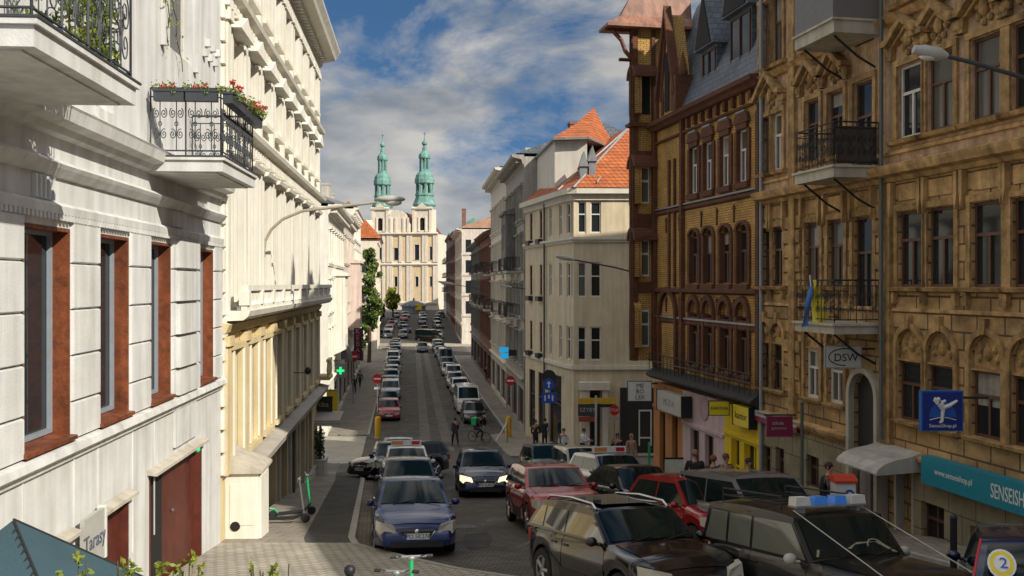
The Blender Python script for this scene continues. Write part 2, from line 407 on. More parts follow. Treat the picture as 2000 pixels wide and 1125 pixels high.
# ---------------------------------------------------------------- ground, road, pavements
X['asphalt'] = brickmat('stone_setts', (.14, .123, .10), (.092, .082, .068), (.045, .04, .034), bw=.19, bh=.13, ms=.016, plane='xy', var=.42, bump=.8, rough=.8, rot=.1)
X['earth'] = mat('cobbled_ground', (.11, .10, .085), rough=.95, var=.3, scale=.8, bump=.4, streak=0)
X['slabs'] = brickmat('pavement_slabs', (.30, .265, .21), (.26, .23, .18), (.12, .11, .09), bw=.5, bh=.5, ms=.012, plane='xy', var=.22, bump=.4, rot=.1)
X['pavers'] = brickmat('light_pavers', (.50, .45, .36), (.43, .39, .31), (.20, .18, .14), bw=.24, bh=.16, ms=.016, plane='xy', var=.2, bump=.6, rot=.35)
X['darkset'] = brickmat('dark_setts', (.105, .098, .086), (.08, .074, .066), (.03, .03, .025), bw=.12, bh=.12, ms=.012, plane='xy', var=.3, bump=.6)
X['kerb'] = mat('kerb_stone', (.36, .34, .29), var=.2, scale=3, streak=0)
X['worn'] = mat('worn_asphalt', (.15, .137, .115), rough=.92, var=.35, scale=1.4, bump=.4, bscale=25, streak=0)
X['kerb2'] = brickmat('gutter_setts', (.26, .21, .15), (.20, .16, .115), (.08, .07, .05), bw=.2, bh=.16, ms=.014, plane='xy', var=.35, bump=.6, rot=-.14)
X['mark'] = mat('worn_road_paint', (.40, .39, .36), var=.4, scale=5, streak=0, bump=.1)
YS = [-400, -100, -4, 0] + [float(i) for i in range(1, 130)] + [float(i) for i in range(130, 300, 2)] + [300, 330, 400, 800, 2000, 5000]
def strip(name, m, xl, xr, y0, y1, dz, skirt=0, fr=None, nx=1):
    ys = sorted(set([y0, y1] + [y for y in YS if y0 < y < y1])); b = MB()
    L = [(xl(y) if callable(xl) else xl) for y in ys]; Rr = [(xr(y) if callable(xr) else xr) for y in ys]
    for i in range(len(ys) - 1):
        ya, yb = ys[i], ys[i + 1]; za, zc = -h(ya) + dz, -h(yb) + dz
        b.add([(L[i], ya, za), (Rr[i], ya, za), (Rr[i + 1], yb, zc), (L[i + 1], yb, zc)], [(0, 1, 2, 3)])
        if skirt:
            b.add([(L[i], ya, za), (L[i + 1], yb, zc), (L[i + 1], yb, zc - skirt), (L[i], ya, za - skirt)], [(0, 1, 2, 3)])
            b.add([(Rr[i], ya, za), (Rr[i + 1], yb, zc), (Rr[i + 1], yb, zc - skirt), (Rr[i], ya, za - skirt)], [(0, 1, 2, 3)])
    if skirt:
        for i in (0, -1):
            b.add([(L[i], ys[i], -h(ys[i]) + dz), (Rr[i], ys[i], -h(ys[i]) + dz), (Rr[i], ys[i], -h(ys[i]) + dz - skirt), (L[i], ys[i], -h(ys[i]) + dz - skirt)], [(0, 1, 2, 3)])
    return b.build(name, m, False, kind='structure')
def pw(pts):
    def f(y):
        if y <= pts[0][0]: return pts[0][1]
        for (a, xa), (b, xb) in zip(pts, pts[1:]):
            if y <= b: return xa + (xb - xa) * (y - a) / (b - a)
        return pts[-1][1]
    return f
strip('ground', X['earth'], -3000, 3000, -400, 5000, 0)
wallL = lambda y: (-4.85 - .071 * y) if y < 21.2 else (-4.295 - .0974 * y)
kerbL = pw([(0, 9), (13, 5.5), (16.0, 1.4), (18, -1.0), (19.6, -2.3), (21.0, -3.3), (22, -3.55), (38, -5.75), (42.4, -6.5)])
kerbR = pw([(0, 13), (14, 9.0), (20, 8.0), (30, 6.4), (41.5, 4.4), (43, 5.2)])
road = strip('road', X['asphalt'], lambda y: -7.6 - .0 * y if y < 46 else (-1.0 - .155 * y if y < 66 else -2.0 - .113 * y), lambda y: 12 - .17 * y if y < 46 else 8.2 - .10 * y, 8, 330, .004)
strip('pavement', X['pavers'], wallL, lambda y: kerbL(y) - .16, 5, 21.2, .11, .2)
strip('pavement', X['slabs'], wallL, lambda y: kerbL(y) - 1.16, 21.2, 42.4, .11, .2)
strip('sett_strip', X['darkset'], lambda y: kerbL(y) - 1.16, lambda y: kerbL(y) - .16, 21.2, 42.4, .106, .2)
strip('kerb', X['kerb'], lambda y: kerbL(y) - .16, kerbL, 12, 42.4, .125, .2)
strip('pavement', X['slabs'], lambda y: kerbR(y) + .16, lambda y: 15.5 - .195 * y, 9, 42.2, .11, .2)
strip('kerb', X['kerb'], kerbR, lambda y: kerbR(y) + .16, 12, 42.2, .125, .2)
# second block, beyond the crossing
wl2 = lambda y: -4.84 - .116 * y
kl2 = lambda y: -2.2 - .113 * y
kr2 = lambda y: 5.6 - .11 * y
strip('pavement', X['slabs'], lambda y: wl2(y) - 1.5, lambda y: kl2(y) - .16, 66, 160, .11, .2)
strip('kerb', X['kerb'], lambda y: kl2(y) - .16, kl2, 66, 160, .125, .2)
strip('pavement', X['slabs'], lambda y: kr2(y) + .16 + (1.4 if y > 66.5 else 0), lambda y: 8.5 - .095 * y if y > 66 else 12, 53, 140, .11, .2)
strip('kerb', X['kerb'], lambda y: kr2(y) + 1.4, lambda y: kr2(y) + 1.56, 66.6, 140, .125, .2)
strip('pavement', X['pavers'], -26, lambda y: -1.6 - .125 * y, 49, 65.5, .03, .1)     # cross street on the left; pale pavers stand in for its sunlit ground
strip('crossing', X['pavers'], -30, -3, 160, 168, .012)  # pale pavers stand in for the sunlit band across the street
# worn wheel tracks and patches on the road
X['worn2'] = mat('tyre_worn_stone', (.122, .108, .09), rough=.85, var=.3, scale=1.2, bump=.3, bscale=25, streak=0)
strip('worn_track', X['worn2'], lambda y: .55 - .103 * y, lambda y: 1.25 - .103 * y, 62, 160, .008)
strip('worn_track', X['worn2'], lambda y: 2.15 - .106 * y, lambda y: 2.85 - .106 * y, 62, 160, .008)
def patch(pts, m, dz=.008, name='road_patch'):
    b = MB(); q = [at(*p) for p in pts]
    b.add([(x, y, z + dz) for x, y, z in q], [tuple(range(len(q)))])
    return b.build(name, m, False, kind='structure')
for pts in ([(955, 1012), (1015, 1008), (1012, 1016), (950, 1020)], [(1005, 1068), (1040, 1055), (1042, 1060), (1008, 1072)]):
    patch(pts, X['worn'])
strip('gutter', X['kerb2'], kerbL, lambda y: kerbL(y) + .32, 21.5, 42.4, .012)
X['tarmac'] = mat('tarmac_repair', (.05, .047, .043), rough=.9, var=.35, scale=2, bump=.4, bscale=40, streak=0)
for k, pts in enumerate(([(908, 1046), (950, 1040), (962, 1052), (955, 1070), (918, 1076), (902, 1062)], [(860, 922), (884, 920), (889, 948), (868, 952)], [(1010, 905), (1030, 903), (1032, 912), (1012, 915)], [(842, 868), (872, 866), (880, 880), (846, 884)])):
    patch(pts, X['tarmac'], .010, 'tarmac_patch')
for k in range(5):
    patch([(800 + 34 * k, 874), (818 + 34 * k, 874), (820 + 34 * k, 881), (800 + 34 * k, 881)], X['worn'], .010, 'worn_marking')
# ---------------------------------------------------------------- building kit
X['blind'] = mat('curtain_cloth', (.30, .285, .25), var=.2, scale=6, streak=.15, bump=.2)
def rect(s0, s1, z0, z1): return [(s0, z0), (s1, z0), (s1, z1), (s0, z1)]
def archpoly(s0, s1, z0, zs, n=8, pointed=0):           # rectangle with a round (or pointed) head springing at zs
    c, r = (s0 + s1) / 2, (s1 - s0) / 2
    if pointed: top = [(c + r * math.cos(a) , zs + r * pointed * math.sin(a) ** .8) for a in [math.pi * i / n for i in range(n + 1)]]
    else: top = [(c + r * math.cos(a), zs + r * math.sin(a)) for a in [math.pi * i / n for i in range(n + 1)]]
    return [(s0, z0), (s1, z0)] + top
def window(fr, s0, s1, z0, z1, d=-.18, fm=None, pm=None, style='T', fw=.06, parent=None, label=None, trans=.62, sill=None):
    fm = fm or X['framew']; pm = pm or X['glass']
    b = MB(fr)
    for a0, a1 in ((s0, s0 + fw), (s1 - fw, s1)): b.box(a0, a1, d - .04, d + .03, z0, z1)
    for c0, c1 in ((z0, z0 + fw), (z1 - fw, z1)): b.box(s0 + fw, s1 - fw, d - .04, d + .028, c0, c1)
    zt = z0 + (z1 - z0) * trans; c = (s0 + s1) / 2
    if style in ('T', '+'): b.box(s0 + fw, s1 - fw, d - .035, d + .035, zt - .035, zt + .035)
    if style in ('T', 'I'): b.box(c - .03, c + .03, d - .037, d + .04, z0 + fw, zt - .035 if style == 'T' else z1 - fw)
    if style == '+': b.box(c - .03, c + .03, d - .037, d + .032, z0 + fw, z1 - fw)
    o = b.build('window', fm, parent)
    if label: o['label'] = label
    MB(fr).box(s0 + .01, s1 - .01, d - .06, d - .01, z0 + .01, z1 - .01).build('pane', pm, o)
    if style == 'T' and rnd.random() < .42 and z1 - z0 < 3:      # a roller blind or curtain drawn part of the way
        q = MB(fr); k = rnd.random()
        if k < .55: q.box(s0 + fw, s1 - fw, d - .0095, d - .004, z1 - fw - (z1 - z0) * rnd.uniform(.15, .5), z1 - fw)
        else: wq = (s1 - s0) * rnd.uniform(.14, .26); q.box(s0 + fw, s0 + fw + wq, d - .0095, d - .004, z0 + fw, z1 - fw)
        q.build('blind', X['blind'], o)
    if sill: MB(fr).box(s0 - .08, s1 + .08, d, sill, z0 - .09, z0 - .004).build('sill', X['stone'], o)
    return o
def shell(fr, wm, s0, s1, z0, z1, holes, depth=.3, back=10, name='wall', extra=None, corem=None):
    b = MB(fr); b.sheet(rect(s0, s1, z0, z1), holes, 0, depth)
    b.box(s0 + .002, s1 - .002, -depth - back, -depth - .002, z0, z1 - .002)
    if extra: extra(b)
    return b.build(name, wm)
def gable_roof(fr, m, s0, s1, z0, z1, d0=.35, d1=-10, ridge=.5, name='roof', hip=0, parent=None):
    dm = d0 + (d1 - d0) * ridge; b = MB(fr)
    v = [(s0, d0, z0), (s1, d0, z0), (s0 + hip, dm, z1), (s1 - hip, dm, z1), (s0, d1, z0), (s1, d1, z0)]
    b.add(v, [(0, 1, 3, 2), (4, 2, 3, 5), (0, 2, 4), (1, 5, 3), (0, 4, 5, 1)])
    return b.build(name, m, parent)
def scroll(b, s0, s1, z0, z1, d, r=.008, axis='s', k=2):
    """a wrought-iron scroll panel between two corners; axis 's' lies along the street, 'd' stands out from the wall"""
    def p(u, v):
        return (u, d, v) if axis == 's' else (d, u, v)
    w, hh = (s1 - s0), (z1 - z0)
    for i in range(k):
        c = s0 + w * (i + .5) / k; rr = w / k * .46
        for sy, zc in ((1, z0 + hh * .30), (-1, z0 + hh * .70)):
            for sx in (1, -1):
                pts = [p(c + sx * (rr * .5 + rr * .46 * (1 - t / 22) * math.cos(sy * .55 * t + 1.2)), zc + rr * .62 * (1 - t / 22) * math.sin(sy * .55 * t + 1.2) * 1.2) for t in range(0, 20)]
                b.tube(pts, r, 4)
        b.tube([p(c, z0), p(c, z1)], r * 1.1, 4)
        pts = [p(c + rr * .22 * math.cos(a / 8 * 2 * math.pi), (z0 + z1) / 2 + rr * .3 * math.sin(a / 8 * 2 * math.pi)) for a in range(9)]
        b.tube(pts, r, 4)
def railing(fr, parent, s0, s1, p, z0, z1, m, style='scroll', d0=0.02, sides=(0, 1)):
    b = MB(fr); pe = p - .04
    runs = [('s', s0, s1, pe)]
    if 0 in sides: runs.append(('d', d0, pe, s0))
    if 1 in sides: runs.append(('d', d0, pe, s1))
    for ax, a, e, o in runs:
        def q(u, v): return (u, o, v) if ax == 's' else (o, u, v)
        for zz, r in ((z1, .022), (z0 + .08, .014), (z1 - .14, .012)): b.tube([q(a, zz), q(e, zz)], r, 5)
        n = max(2, int(abs(e - a) / .55))
        for i in range(n + 1): b.tube([q(a + (e - a) * i / n, z0), q(a + (e - a) * i / n, z1)], .014, 4)
        if style == 'bars':
            m2 = max(4, int(abs(e - a) / .11))
            for i in range(m2): b.tube([q(a + (e - a) * (i + .5) / m2, z0 + .05), q(a + (e - a) * (i + .5) / m2, z1)], .008, 4)
        else:
            for i in range(n): scroll(b, min(a, e) + abs(e - a) * i / n + .02, min(a, e) + abs(e - a) * (i + 1) / n - .02, z0 + .09, z1 - .15, o, .008, ax, 1 if style == 'scroll1' else 2)
    return b.build('railing', m, parent)
def leaves(b, pts, n, size, r=rnd, flat=0):
    """leaf-sized faces scattered round a list of (x, y, z, radius) blobs"""
    for _ in range(n):
        c = r.choice(pts); q = Vector((r.gauss(0, 1), r.gauss(0, 1), r.gauss(0, 1))).normalized() * (c[3] * r.random() ** .45)
        o = Vector(c[:3]) + q; a = Vector((r.gauss(0, 1), r.gauss(0, 1), r.gauss(0, .7))).normalized(); e = a.orthogonal().normalized(); e = (Matrix.Rotation(r.random() * 6.28, 3, a) @ e); g = a.cross(e)
        s = size * r.uniform(.55, 1.25)
        b.add([o - e * s, o + g * s * .5, o + e * s, o - g * s * .5], [(0, 1, 2, 3)])
    return b

# ---------------------------------------------------------------- left: the white house
def white_house():
    W = Fac('white_house', 'white rusticated stucco house with tall red brown windows and two iron balconies', 'building', -4.85, -.071, 4.0, 21.2, 'L', -5.7)
    zt, zb_ = W.z(290, 470), W.z(290, 793)
    wins = [(W.s(a), W.s(e)) for a, e in ((40, 135), (190, 250), (290, 332), (385, 415))]
    wins = [(wins[0][0] - 3.3, wins[0][1] - 3.4)] + wins
    dz = W.z(290, 920)
    doors = [(W.s(95) - .4, W.s(135), W.z(135, 1032), -6.1), (W.s(188), W.s(250), W.z(190, 995), -6.1), (W.s(291), W.s(393), dz, -6.15)]
    up = [(W.s(318), W.s(376), W.z(346, 104), 7.4), (W.s(160), W.s(222), 2.5, 6.8)]
    holes = [rect(a, e, zb_, zt) for a, e in wins] + [rect(a, e, z0, z1) for a, e, z1, z0 in doors] + [rect(a, e, z0, z1) for a, e, z0, z1 in up]
    S1 = W.len
    def extra(b):
        # rusticated piers: chamfered blocks between the windows
        edges = [0.0] + [v for w in wins for v in w] + [S1]
        rows = [zt + .10, .27, -.33, -.93, -1.53, zb_ - .02]
        for a, e in zip(edges[0::2], edges[1::2]):
            if e - a < .12: continue
            for zu, zl in zip(rows, rows[1:]):
                zu2, zl2, g = zu - .025, zl + .025, .03
                b.add([(a + .012, 0.003, zl2 - .02), (e - .012, .003, zl2 - .02), (e - .012, .003, zu2 + .02), (a + .012, .003, zu2 + .02),
                       (a + .03, .055, zl2), (e - .03, .055, zl2), (e - .03, .055, zu2), (a + .03, .055, zu2)],
                      [(4, 5, 6, 7), (0, 1, 5, 4), (1, 2, 6, 5), (2, 3, 7, 6), (3, 0, 4, 7)])
        # raised corner pilaster between the third and fourth window, with its own blocks
        p0, p1 = W.s(338), W.s(378)
        for zu, zl in zip(rows, rows[1:]):
            b.box(p0, p1, .056, .13, zl + .03, zu - .03)
        b.box(p0 - .03, p1 + .03, .004, .06, dz + .14, zb_ - .27)
        # string courses, friezes and the big cornice (profiles)
        b.bar([(0.002, zb_ - .02), (.13, zb_ - .05), (.15, zb_ - .14), (.06, zb_ - .2), (.05, zb_ - .26), (.002, zb_ - .26)], 0, S1)
        zc = W.z(300, 335); zd = W.z(300, 303)
        b.bar([(.002, zc - .05), (.10, zc - .02), (.14, zc + .06), (.30, zc + .10), (.34, zd - .03), (.36, zd), (.002, zd + .06)], 0, S1)
        b.bar([(.002, zd + .065), (.07, zd + .065), (.05, zd + .16), (.002, zd + .16)], 0, S1)
        ze = W.z(300, 388)
        b.bar([(.002, ze - .10), (.05, ze - .09), (.12, ze), (.15, ze + .05), (.05, ze + .11), (.002, ze + .13)], 0, S1)
        zf = zt + .16
        b.bar([(.002, zf - .02), (.07, zf), (.08, zf + .1), (.03, zf + .14), (.002, zf + .14)], 0, S1)
        n = int(S1 / .115)
        for i in range(n): b.box(.03 + i * S1 / n, .09 + i * S1 / n, .01, .075, zf - .075, zf - .004)
        # flutes under the frieze at the consoles, thin upper panels
        for px in (345, 80):
            c = W.s(px)
            for i in range(-2, 3): b.box(c + i * .13 - .025, c + i * .13 + .025, .003, .06, zf + .16, ze - .12)
        # slim vertical ribs of the base wall
        for px in (42, 143, 190, 258, 300):
            c = W.s(px); b.box(c - .012, c + .012, .003, .02, -4.2, zb_ - .27)
        # upper floor: window surround, hood and small relief blocks
        a, e, z0, z1 = up[0]
        b.box(a - .16, a - .03, .003, .09, z0 - .1, z1); b.box(e + .03, e + .16, .003, .09, z0 - .1, z1)
        for i in range(6): b.box(W.s(395) + i * .22, W.s(395) + i * .22 + .12, .003, .10, 4.6 + .25 * (i % 2), 4.75 + .25 * (i % 2))
        for px, py in ((185, 222), (240, 252), (300, 330)):
            c, zz = W.P(px, py); b.box(c - .1, c + .1, .003, .015, zz - .03, zz)
    shell(W, X['white'], 0, S1, -6.5, 9.5, holes, .29, 9, extra=extra)
    MB(W).box(-.2, S1, -9.8, .5, 9.504, 9.8).build('roof', X['lead'])
    for k, (a, e) in enumerate(wins):
        b = MB(W)
        for s0, s1 in ((a + .004, a + .05), (e - .05, e - .004)): b.box(s0, s1, -.27, .015, zb_ + .05, zt - .004)
        b.box(a + .05, e - .05, -.27, .012, zt - .05, zt - .004); b.bar([(-.27, zb_ + .10), (.10, zb_ + .05), (.10, zb_ + .0), (-.27, zb_ + .004)], a - .05, e + .03)
        w = b.build('window', X['wood'])
        f = MB(W); d = -.24; c = a + (e - a) * .40
        f.box(a + .05, a + .09, d, d + .05, zb_ + .1, zt - .05); f.box(e - .115, e - .05, d, d + .05, zb_ + .1, zt - .05)
        f.box(c - .022, c + .022, d - .002, d + .03, zb_ + .1, zt - .05)
        f.box(a + .1, e - .1, d, d + .058, zt - .10, zt - .05); f.box(a + .1, e - .1, d, d + .058, zb_ + .1, zb_ + .16)
        f.build('frame', X['frameg'], w)
        MB(W).box(a + .05, e - .05, d - .03, d - .004, zb_ + .1, zt - .05).build('pane', X['glass'], w)
    for a, e, z0, z1 in up: window(W, a, e, z0, z1, -.2, X['framew'], X['glass'])
    for k, (a, e, z1, z0) in enumerate(doors):
        b = MB(W); dep = -.17
        b.box(a + .004, a + .05, dep, .012, z0, z1 - .004); b.box(e - .06, e - .004, dep, .012, z0, z1 - .004)
        b.box(a + .05, e - .06, dep - .01, dep + .05, z0, z1 - .004)
        o = b.build('door', X['reddoor'])
        if k == 2:
            g0, g1 = W.s(309), W.s(329)
            MB(W).box(g0, g1, dep + .05, dep + .054, z0, z1 - .10).build('door_gap', X['void'], o)
            MB(W).ball(((g0 + 1.15), dep + .09, -4.1), .035).build('handle', X['chrome'], o)
        MB(W).bar([(.004, z1 + .02), (.16, z1 - .03), (.16, z1 - .08), (.004, z1 - .06)], a - .1, e + .02).build('door_hood', X['stone'], o)
    l, zz = W.P(372, 878)
    MB(W).box(l - .05, l + .05, .03, .12, zz - .07, zz + .05).build('door_lamp', X['black']);
    MB(W).ball((l, .13, zz), .055).build('lamp_glow', X['ledgreen'], W.root.children[-1])
    # balconies
    for (D0, D1, p, z0, z1, st) in ((8.05, 10.75, 1.42, W.z(268, 208, 1.42), W.z(268, 176, 1.42), 'scroll1'), (W.D(285), W.D(285) + 2.75, 1.23, W.z(433, 334, 1.23), W.z(433, 312, 1.23), 'scroll')):
        s0, s1 = W.sD(D0), W.sD(D1)
        b = MB(W); b.box(s0, s1, .002, p, z0, z1)
        b.bar([(.002, z1), (p + .04, z1), (p + .04, z1 + .05), (.002, z1 + .05)], s0 - .04, s1 + .04)
        b.bar([(.002, z0 - .02), (p * .9, z0 - .02), (p * .9, z0), (.002, z0)], s0 + .1, s1 - .1)
        bo = b.build('balcony', X['white'])
        MB(W).bar([(.01, z1 + .052), (p + .05, z1 + .052), (p + .05, z1 + .075), (.01, z1 + .075)], s0 - .05, s1 + .05).build('coping', X['irong'], bo)
        railing(W, bo, s0 + .05, s1 - .05, p, z1 + .08, z1 + 1.18, X['irong'], st, .06)
    return W
W = white_house()
# planters with geraniums on the rails of the far balcony
def flower_box(s0, s1, d0, d1, z, label):
    x, y, zz = W.world((s0 + s1) / 2, (d0 + d1) / 2, z)
    o = thing('flower_box', label, 'flower box', (x, y, zz), math.atan2(1, W.k), 'flower boxes on the balcony rail')
    ls, ld = (s1 - s0) / 2, (d1 - d0) / 2
    b = MB(); b.box(-ls, ls, -ld, ld, 0, .15)
    b.bar([(-ld - .015, .15), (ld + .015, .15), (ld + .015, .19), (-ld - .015, .19)], -ls - .015, ls + .015)
    b.build('trough', X['irong'], o)
    r = random.Random(int(abs(s0 * 97)))
    n = max(4, int((ls + ld) * 2 / .18))
    pts = [(r.uniform(-ls, ls), r.uniform(-ld, ld) - (.06 if ls > ld else 0), r.uniform(.16, .30), .10) for _ in range(n * 2)]
    leaves(MB(), pts, n * 42, .035, r).build('foliage', X['leaf'], o)
    fl = [(p[0] + r.uniform(-.05, .05), p[1] + r.uniform(-.05, .05), p[2] + r.uniform(.05, .13), .045) for p in pts if r.random() < .55]
    if fl: leaves(MB(), fl, len(fl) * 16, .028, r).build('blossom', X['flower'], o)
    return o
sA, sB = W.sD(W.D(285)), W.sD(W.D(285) + 2.75)
zr = W.z(433, 312, 1.23) + .95
flower_box(sA - .12, sA + .02, .15, .63, zr, 'near planter of geraniums on the end rail of the far balcony, next to the wall')
flower_box(sA - .12, sA + .02, .66, 1.16, zr, 'outer planter of geraniums on the end rail of the far balcony, at its corner')
flower_box(sA + .05, sA + 1.3, 1.22, 1.38, zr, 'long dark planter of red geraniums along the street rail of the far balcony')
flower_box(sA + 1.4, sB - .05, 1.22, 1.38, zr, 'long planter at the far end of the street rail with straggling red geraniums')
# climbing plant on the near balcony and its straggling shoots on the wall
def creeper():
    s1 = W.sD(10.75); z1 = W.z(268, 176, 1.42)
    x, y, z = W.world(s1, 1.3, z1 + .1)
    o = thing('climbing_plant', 'yellow green creeper growing over the railing of the near balcony', 'plant', (x, y, z), math.atan2(1, W.k))
    r = random.Random(3)
    pts = [(-r.random() ** 1.5 * 1.2, .16 + r.gauss(0, .03), r.uniform(-.1, 1.3), .16) for _ in range(60)] + [(.05 + r.gauss(0, .04), .2 + r.random() * .9, r.uniform(0, 1.2), .13) for _ in range(26)]
    leaves(MB(), pts, 1500, .045, r).build('foliage', X['leafy'], o)
    leaves(MB(), pts, 700, .05, r).build('green_foliage', X['leaf'], o)  # second scatter of plainer green leaves among the yellow-green ones
    b = MB()
    for k in range(8):
        q = [(.05, .25 + .1 * k, .5)]
        for i in range(9): q.append((q[-1][0] + r.uniform(.0, .12), q[-1][1] + r.uniform(-.02, .12), q[-1][2] + r.uniform(-.13, .05)))
        b.tube(q, .006, 4)
        leaves(b, [(a[0], a[1], a[2], .06) for a in q[2:]], 14, .03, r)
    b.build('shoot', X['leafy'], o)
creeper()
def wall_vine():
    x, y, z = W.world(W.s(335), .05, 4.0)
    o = MB(); r = random.Random(11)
    for k in range(5):
        q = [(r.uniform(-1.5, .4), .05, r.uniform(1.0, 2.2))]
        for i in range(14): q.append((q[-1][0] + r.gauss(.02, .09), -.03 - .02 * r.random(), q[-1][2] - r.uniform(.02, .2)))
        o.mat(0).tube(q, .008, 4)
        o.mat(1); leaves(o, [(a[0], a[1] - .03, a[2], .09) for a in q[5:]], 26, .032, r)
    ob = o.build('wall_vine', [X['bark'], X['leafy']], False)
    ob.location = (x, y, z); ob.rotation_euler = (0, 0, math.atan2(1, W.k))
    tag(ob, 'bare vine stems with a few leaves beside the upper window of the white house', 'plant')
wall_vine()
# sign board standing off the white wall
def menu_sign():
    s0, s1 = W.s(158, .12), W.s(198, .12); zt, zb2 = W.z(197, 992, .12), W.z(197, 1088, .12)
    x, y, z = W.world((s0 + s1) / 2, .10, zb2)
    o = thing('wall_sign', 'pale flat sign with grey handwriting fixed between the two basement doors', 'sign', (x, y, z), math.atan2(1, W.k))
    w = (s1 - s0) / 2; H = zt - zb2
    MB().box(-w, w, -.06, 0, 0, H).build('board', X['signg'], o)
    MB().box(w + .002, w + .07, -.07, .04, -.02, H + .02).build('edge_frame', X['signw'], o)
    text('Tarasy', .30, plain('slate_ink', (.10, .11, .16)), o, face_m((0, -.066, H * .48), (1, 0, 0)))
menu_sign()
# ---------------------------------------------------------------- left: the yellow house
def yellow_house():
    Y = Fac('yellow_house', 'long cream and yellow ornate house with dentil rows and a balustrade, left of the street', 'building', -4.295, -.0974, 21.2, 41.9, 'L', -8.3)
    L = Y.len
    zR = Y.z(620, 112); zc1 = Y.z(620, 264); zc2 = Y.z(620, 395); zb = Y.z(620, 590); zl = Y.z(622, 756)
    nb = 9; bw = (L - .8) / nb
    rows = [(zc1 + .9, zR - 1.1), (zc2 + 1.0, zc1 - .75), (zb + .35, zc2 - .75), (zl + .55, zb - .8)]
    holes = []; wins = []
    for ri, (z0, z1) in enumerate(rows):
        for i in range(nb):
            c = .4 + bw * (i + .5)
            holes.append(rect(c - .55, c + .55, z0, z1)); wins.append((c - .55, c + .55, z0, z1))
    sg = [(3.9 + 2.55 * i, 5.9 + 2.55 * i) for i in range(6)]
    for a, e in sg: holes.append(rect(a, e, -8.0, zl - .55))
    lowb = MB(Y)
    def extra(b0):
        b = b0
        dent = lambda z, d, s0, s1, st=.34, w=.17, hh=.22: [b.box(s0 + i * st, s0 + i * st + w, .005, d, z - hh, z) for i in range(int((s1 - s0) / st))]
        # main cornice with a wide soffit on brackets
        b.bar([(.004, zR - .35), (.14, zR - .32), (.2, zR - .12), (.72, zR - .02), (.78, zR + .1), (.92, zR + .30), (.94, zR + .36), (.004, zR + .5)], 0, L + .5)
        dent(zR - .10, .36, .05, L, .42, .16, .2); dent(zR - .55, .14, .05, L, .34, .17, .25)
        # storey cornices with dentils
        for z, p in ((zc1, .30), (zc2, .34)):
            b.bar([(.004, z - .10), (.08, z - .08), (.14, z), (p, z + .06), (p + .04, z + .16), (.004, z + .24)], 0, L + .12)
            dent(z - .09, .19, .05, L, .36, .18, .2)
        lowb.bar([(.0, zb - .35), (.12, zb - .30), (.2, zb - .12), (.0, zb - .06)], 0, L + .05)
        # pilaster strips, window frames, hoods with little gables
        for ri, (z0, z1) in enumerate(rows):
            b = lowb if ri == 3 else b0
            for i in range(nb + 1):
                c = .4 + bw * i; w = .17 if ri != 3 else .22
                zz1 = (zR - .8, zc1 - .35, zc2 - .35, zb - .38)[ri]; zz0 = (zc1 + .25, zc2 + .25, zb + .1, zl + .25)[ri]
                b.box(max(.01, c - w), min(L - .01, c + w), .004, .13, zz0, zz1); b.box(max(.01, c - w - .06), min(L - .01, c + w + .06), .004, .19, zz1 - .22, zz1)
            for i in range(nb):
                c = .4 + bw * (i + .5)
                for q in (-1, 1): b.box(c + q * .64 - .08, c + q * .64 + .08, .004, .12, z0 - .1, z1 + .05)
                b.box(c - .74, c + .74, .004, .20, z0 - .22, z0 - .1)
                if ri == 1: b.prism([(c - .85, z1 + .12), (c + .85, z1 + .12), (c, z1 + .55)], .004, .34)
                elif ri == 2: b.bar([(.004, z1 + .1), (.26, z1 + .16), (.30, z1 + .26), (.004, z1 + .3)], c - .85, c + .85)
                else: b.box(c - .8, c + .8, .004, .17, z1 + .08, z1 + .2)
        b = b0
        # quoins at both ends
        for e0 in (0.01, L - .42):
            for j in range(26): b.box(e0, e0 + .40, .004, .09, zl + .3 + j * .5, zl + .3 + j * .5 + .42) if zl + .3 + j * .5 + .42 < zR - .4 else None
    b = MB(Y)
    b.mat(0).sheet(rect(0, L, zb - .02, zR + .45), [q for q in holes if q[0][1] > zb], 0, .3)
    b.box(.002, L - .002, -10, -.302, zb - .02, zR + .44)
    extra(b)
    o = b.build('wall', X['creamw'])
    b = MB(Y)
    b.sheet(rect(0, L, -9.2, zb - .36), [q for q in holes if q[0][1] < zb], -.004, .3)
    b.box(.002, L - .002, -10, -.306, -9.2, zb - .37)
    # shopfront cornice standing out from the wall, and piers
    s24 = Y.s(511, .4)
    b.add(lowb.v, lowb.f)
    b.build('base_wall', X['yellow'])
    b = MB(Y)
    for i in range(nb):
        for q in (-1, 1): c = .4 + bw * (i + .5) + q * .64; b.box(c - .05, c + .05, .121, .16, zl + .5, zb - .75)
    b.build('white_strip', X['creamw'])
    MB(Y).bar([(.0, zl - .5), (.12, zl - .42), (.42, zl - .12), (.46, zl + .05), (.50, zl + .1), (.0, zl + .22)], s24, L + .15).build('shop_cornice', X['awning'])
    b = MB(Y)
    for a, e in sg:
        b.box(a - .3, a - .1, .002, .09, -8.9, zl - .5)
    b.box(s24 - .4, L, .0, .13, -9.2, -7.5)
    b.build('pier', X['stone'])
    for a, e, z0, z1 in wins: window(Y, a, e, z0, z1, -.16, X['framew'], X['glass'] if rnd.random() < .7 else X['glassb'])
    for a, e in sg: window(Y, a, e, -8.0, zl - .55, -.25, X['frameb'], X['glass'], 'I')
    # first-floor balustrade balcony, its slab carried round the corner
    z1 = Y.z(619, 556, .55)
    b = MB(Y); b.bar([(.0, zb - .05), (.45, zb - .03), (.55, zb + .05), (.60, zb + .18), (.0, zb + .18)], .25, L + .65)
    o = b.build('balcony', X['creamw'])
    b = MB(Y)
    zr0, zr1 = zb + .182, z1
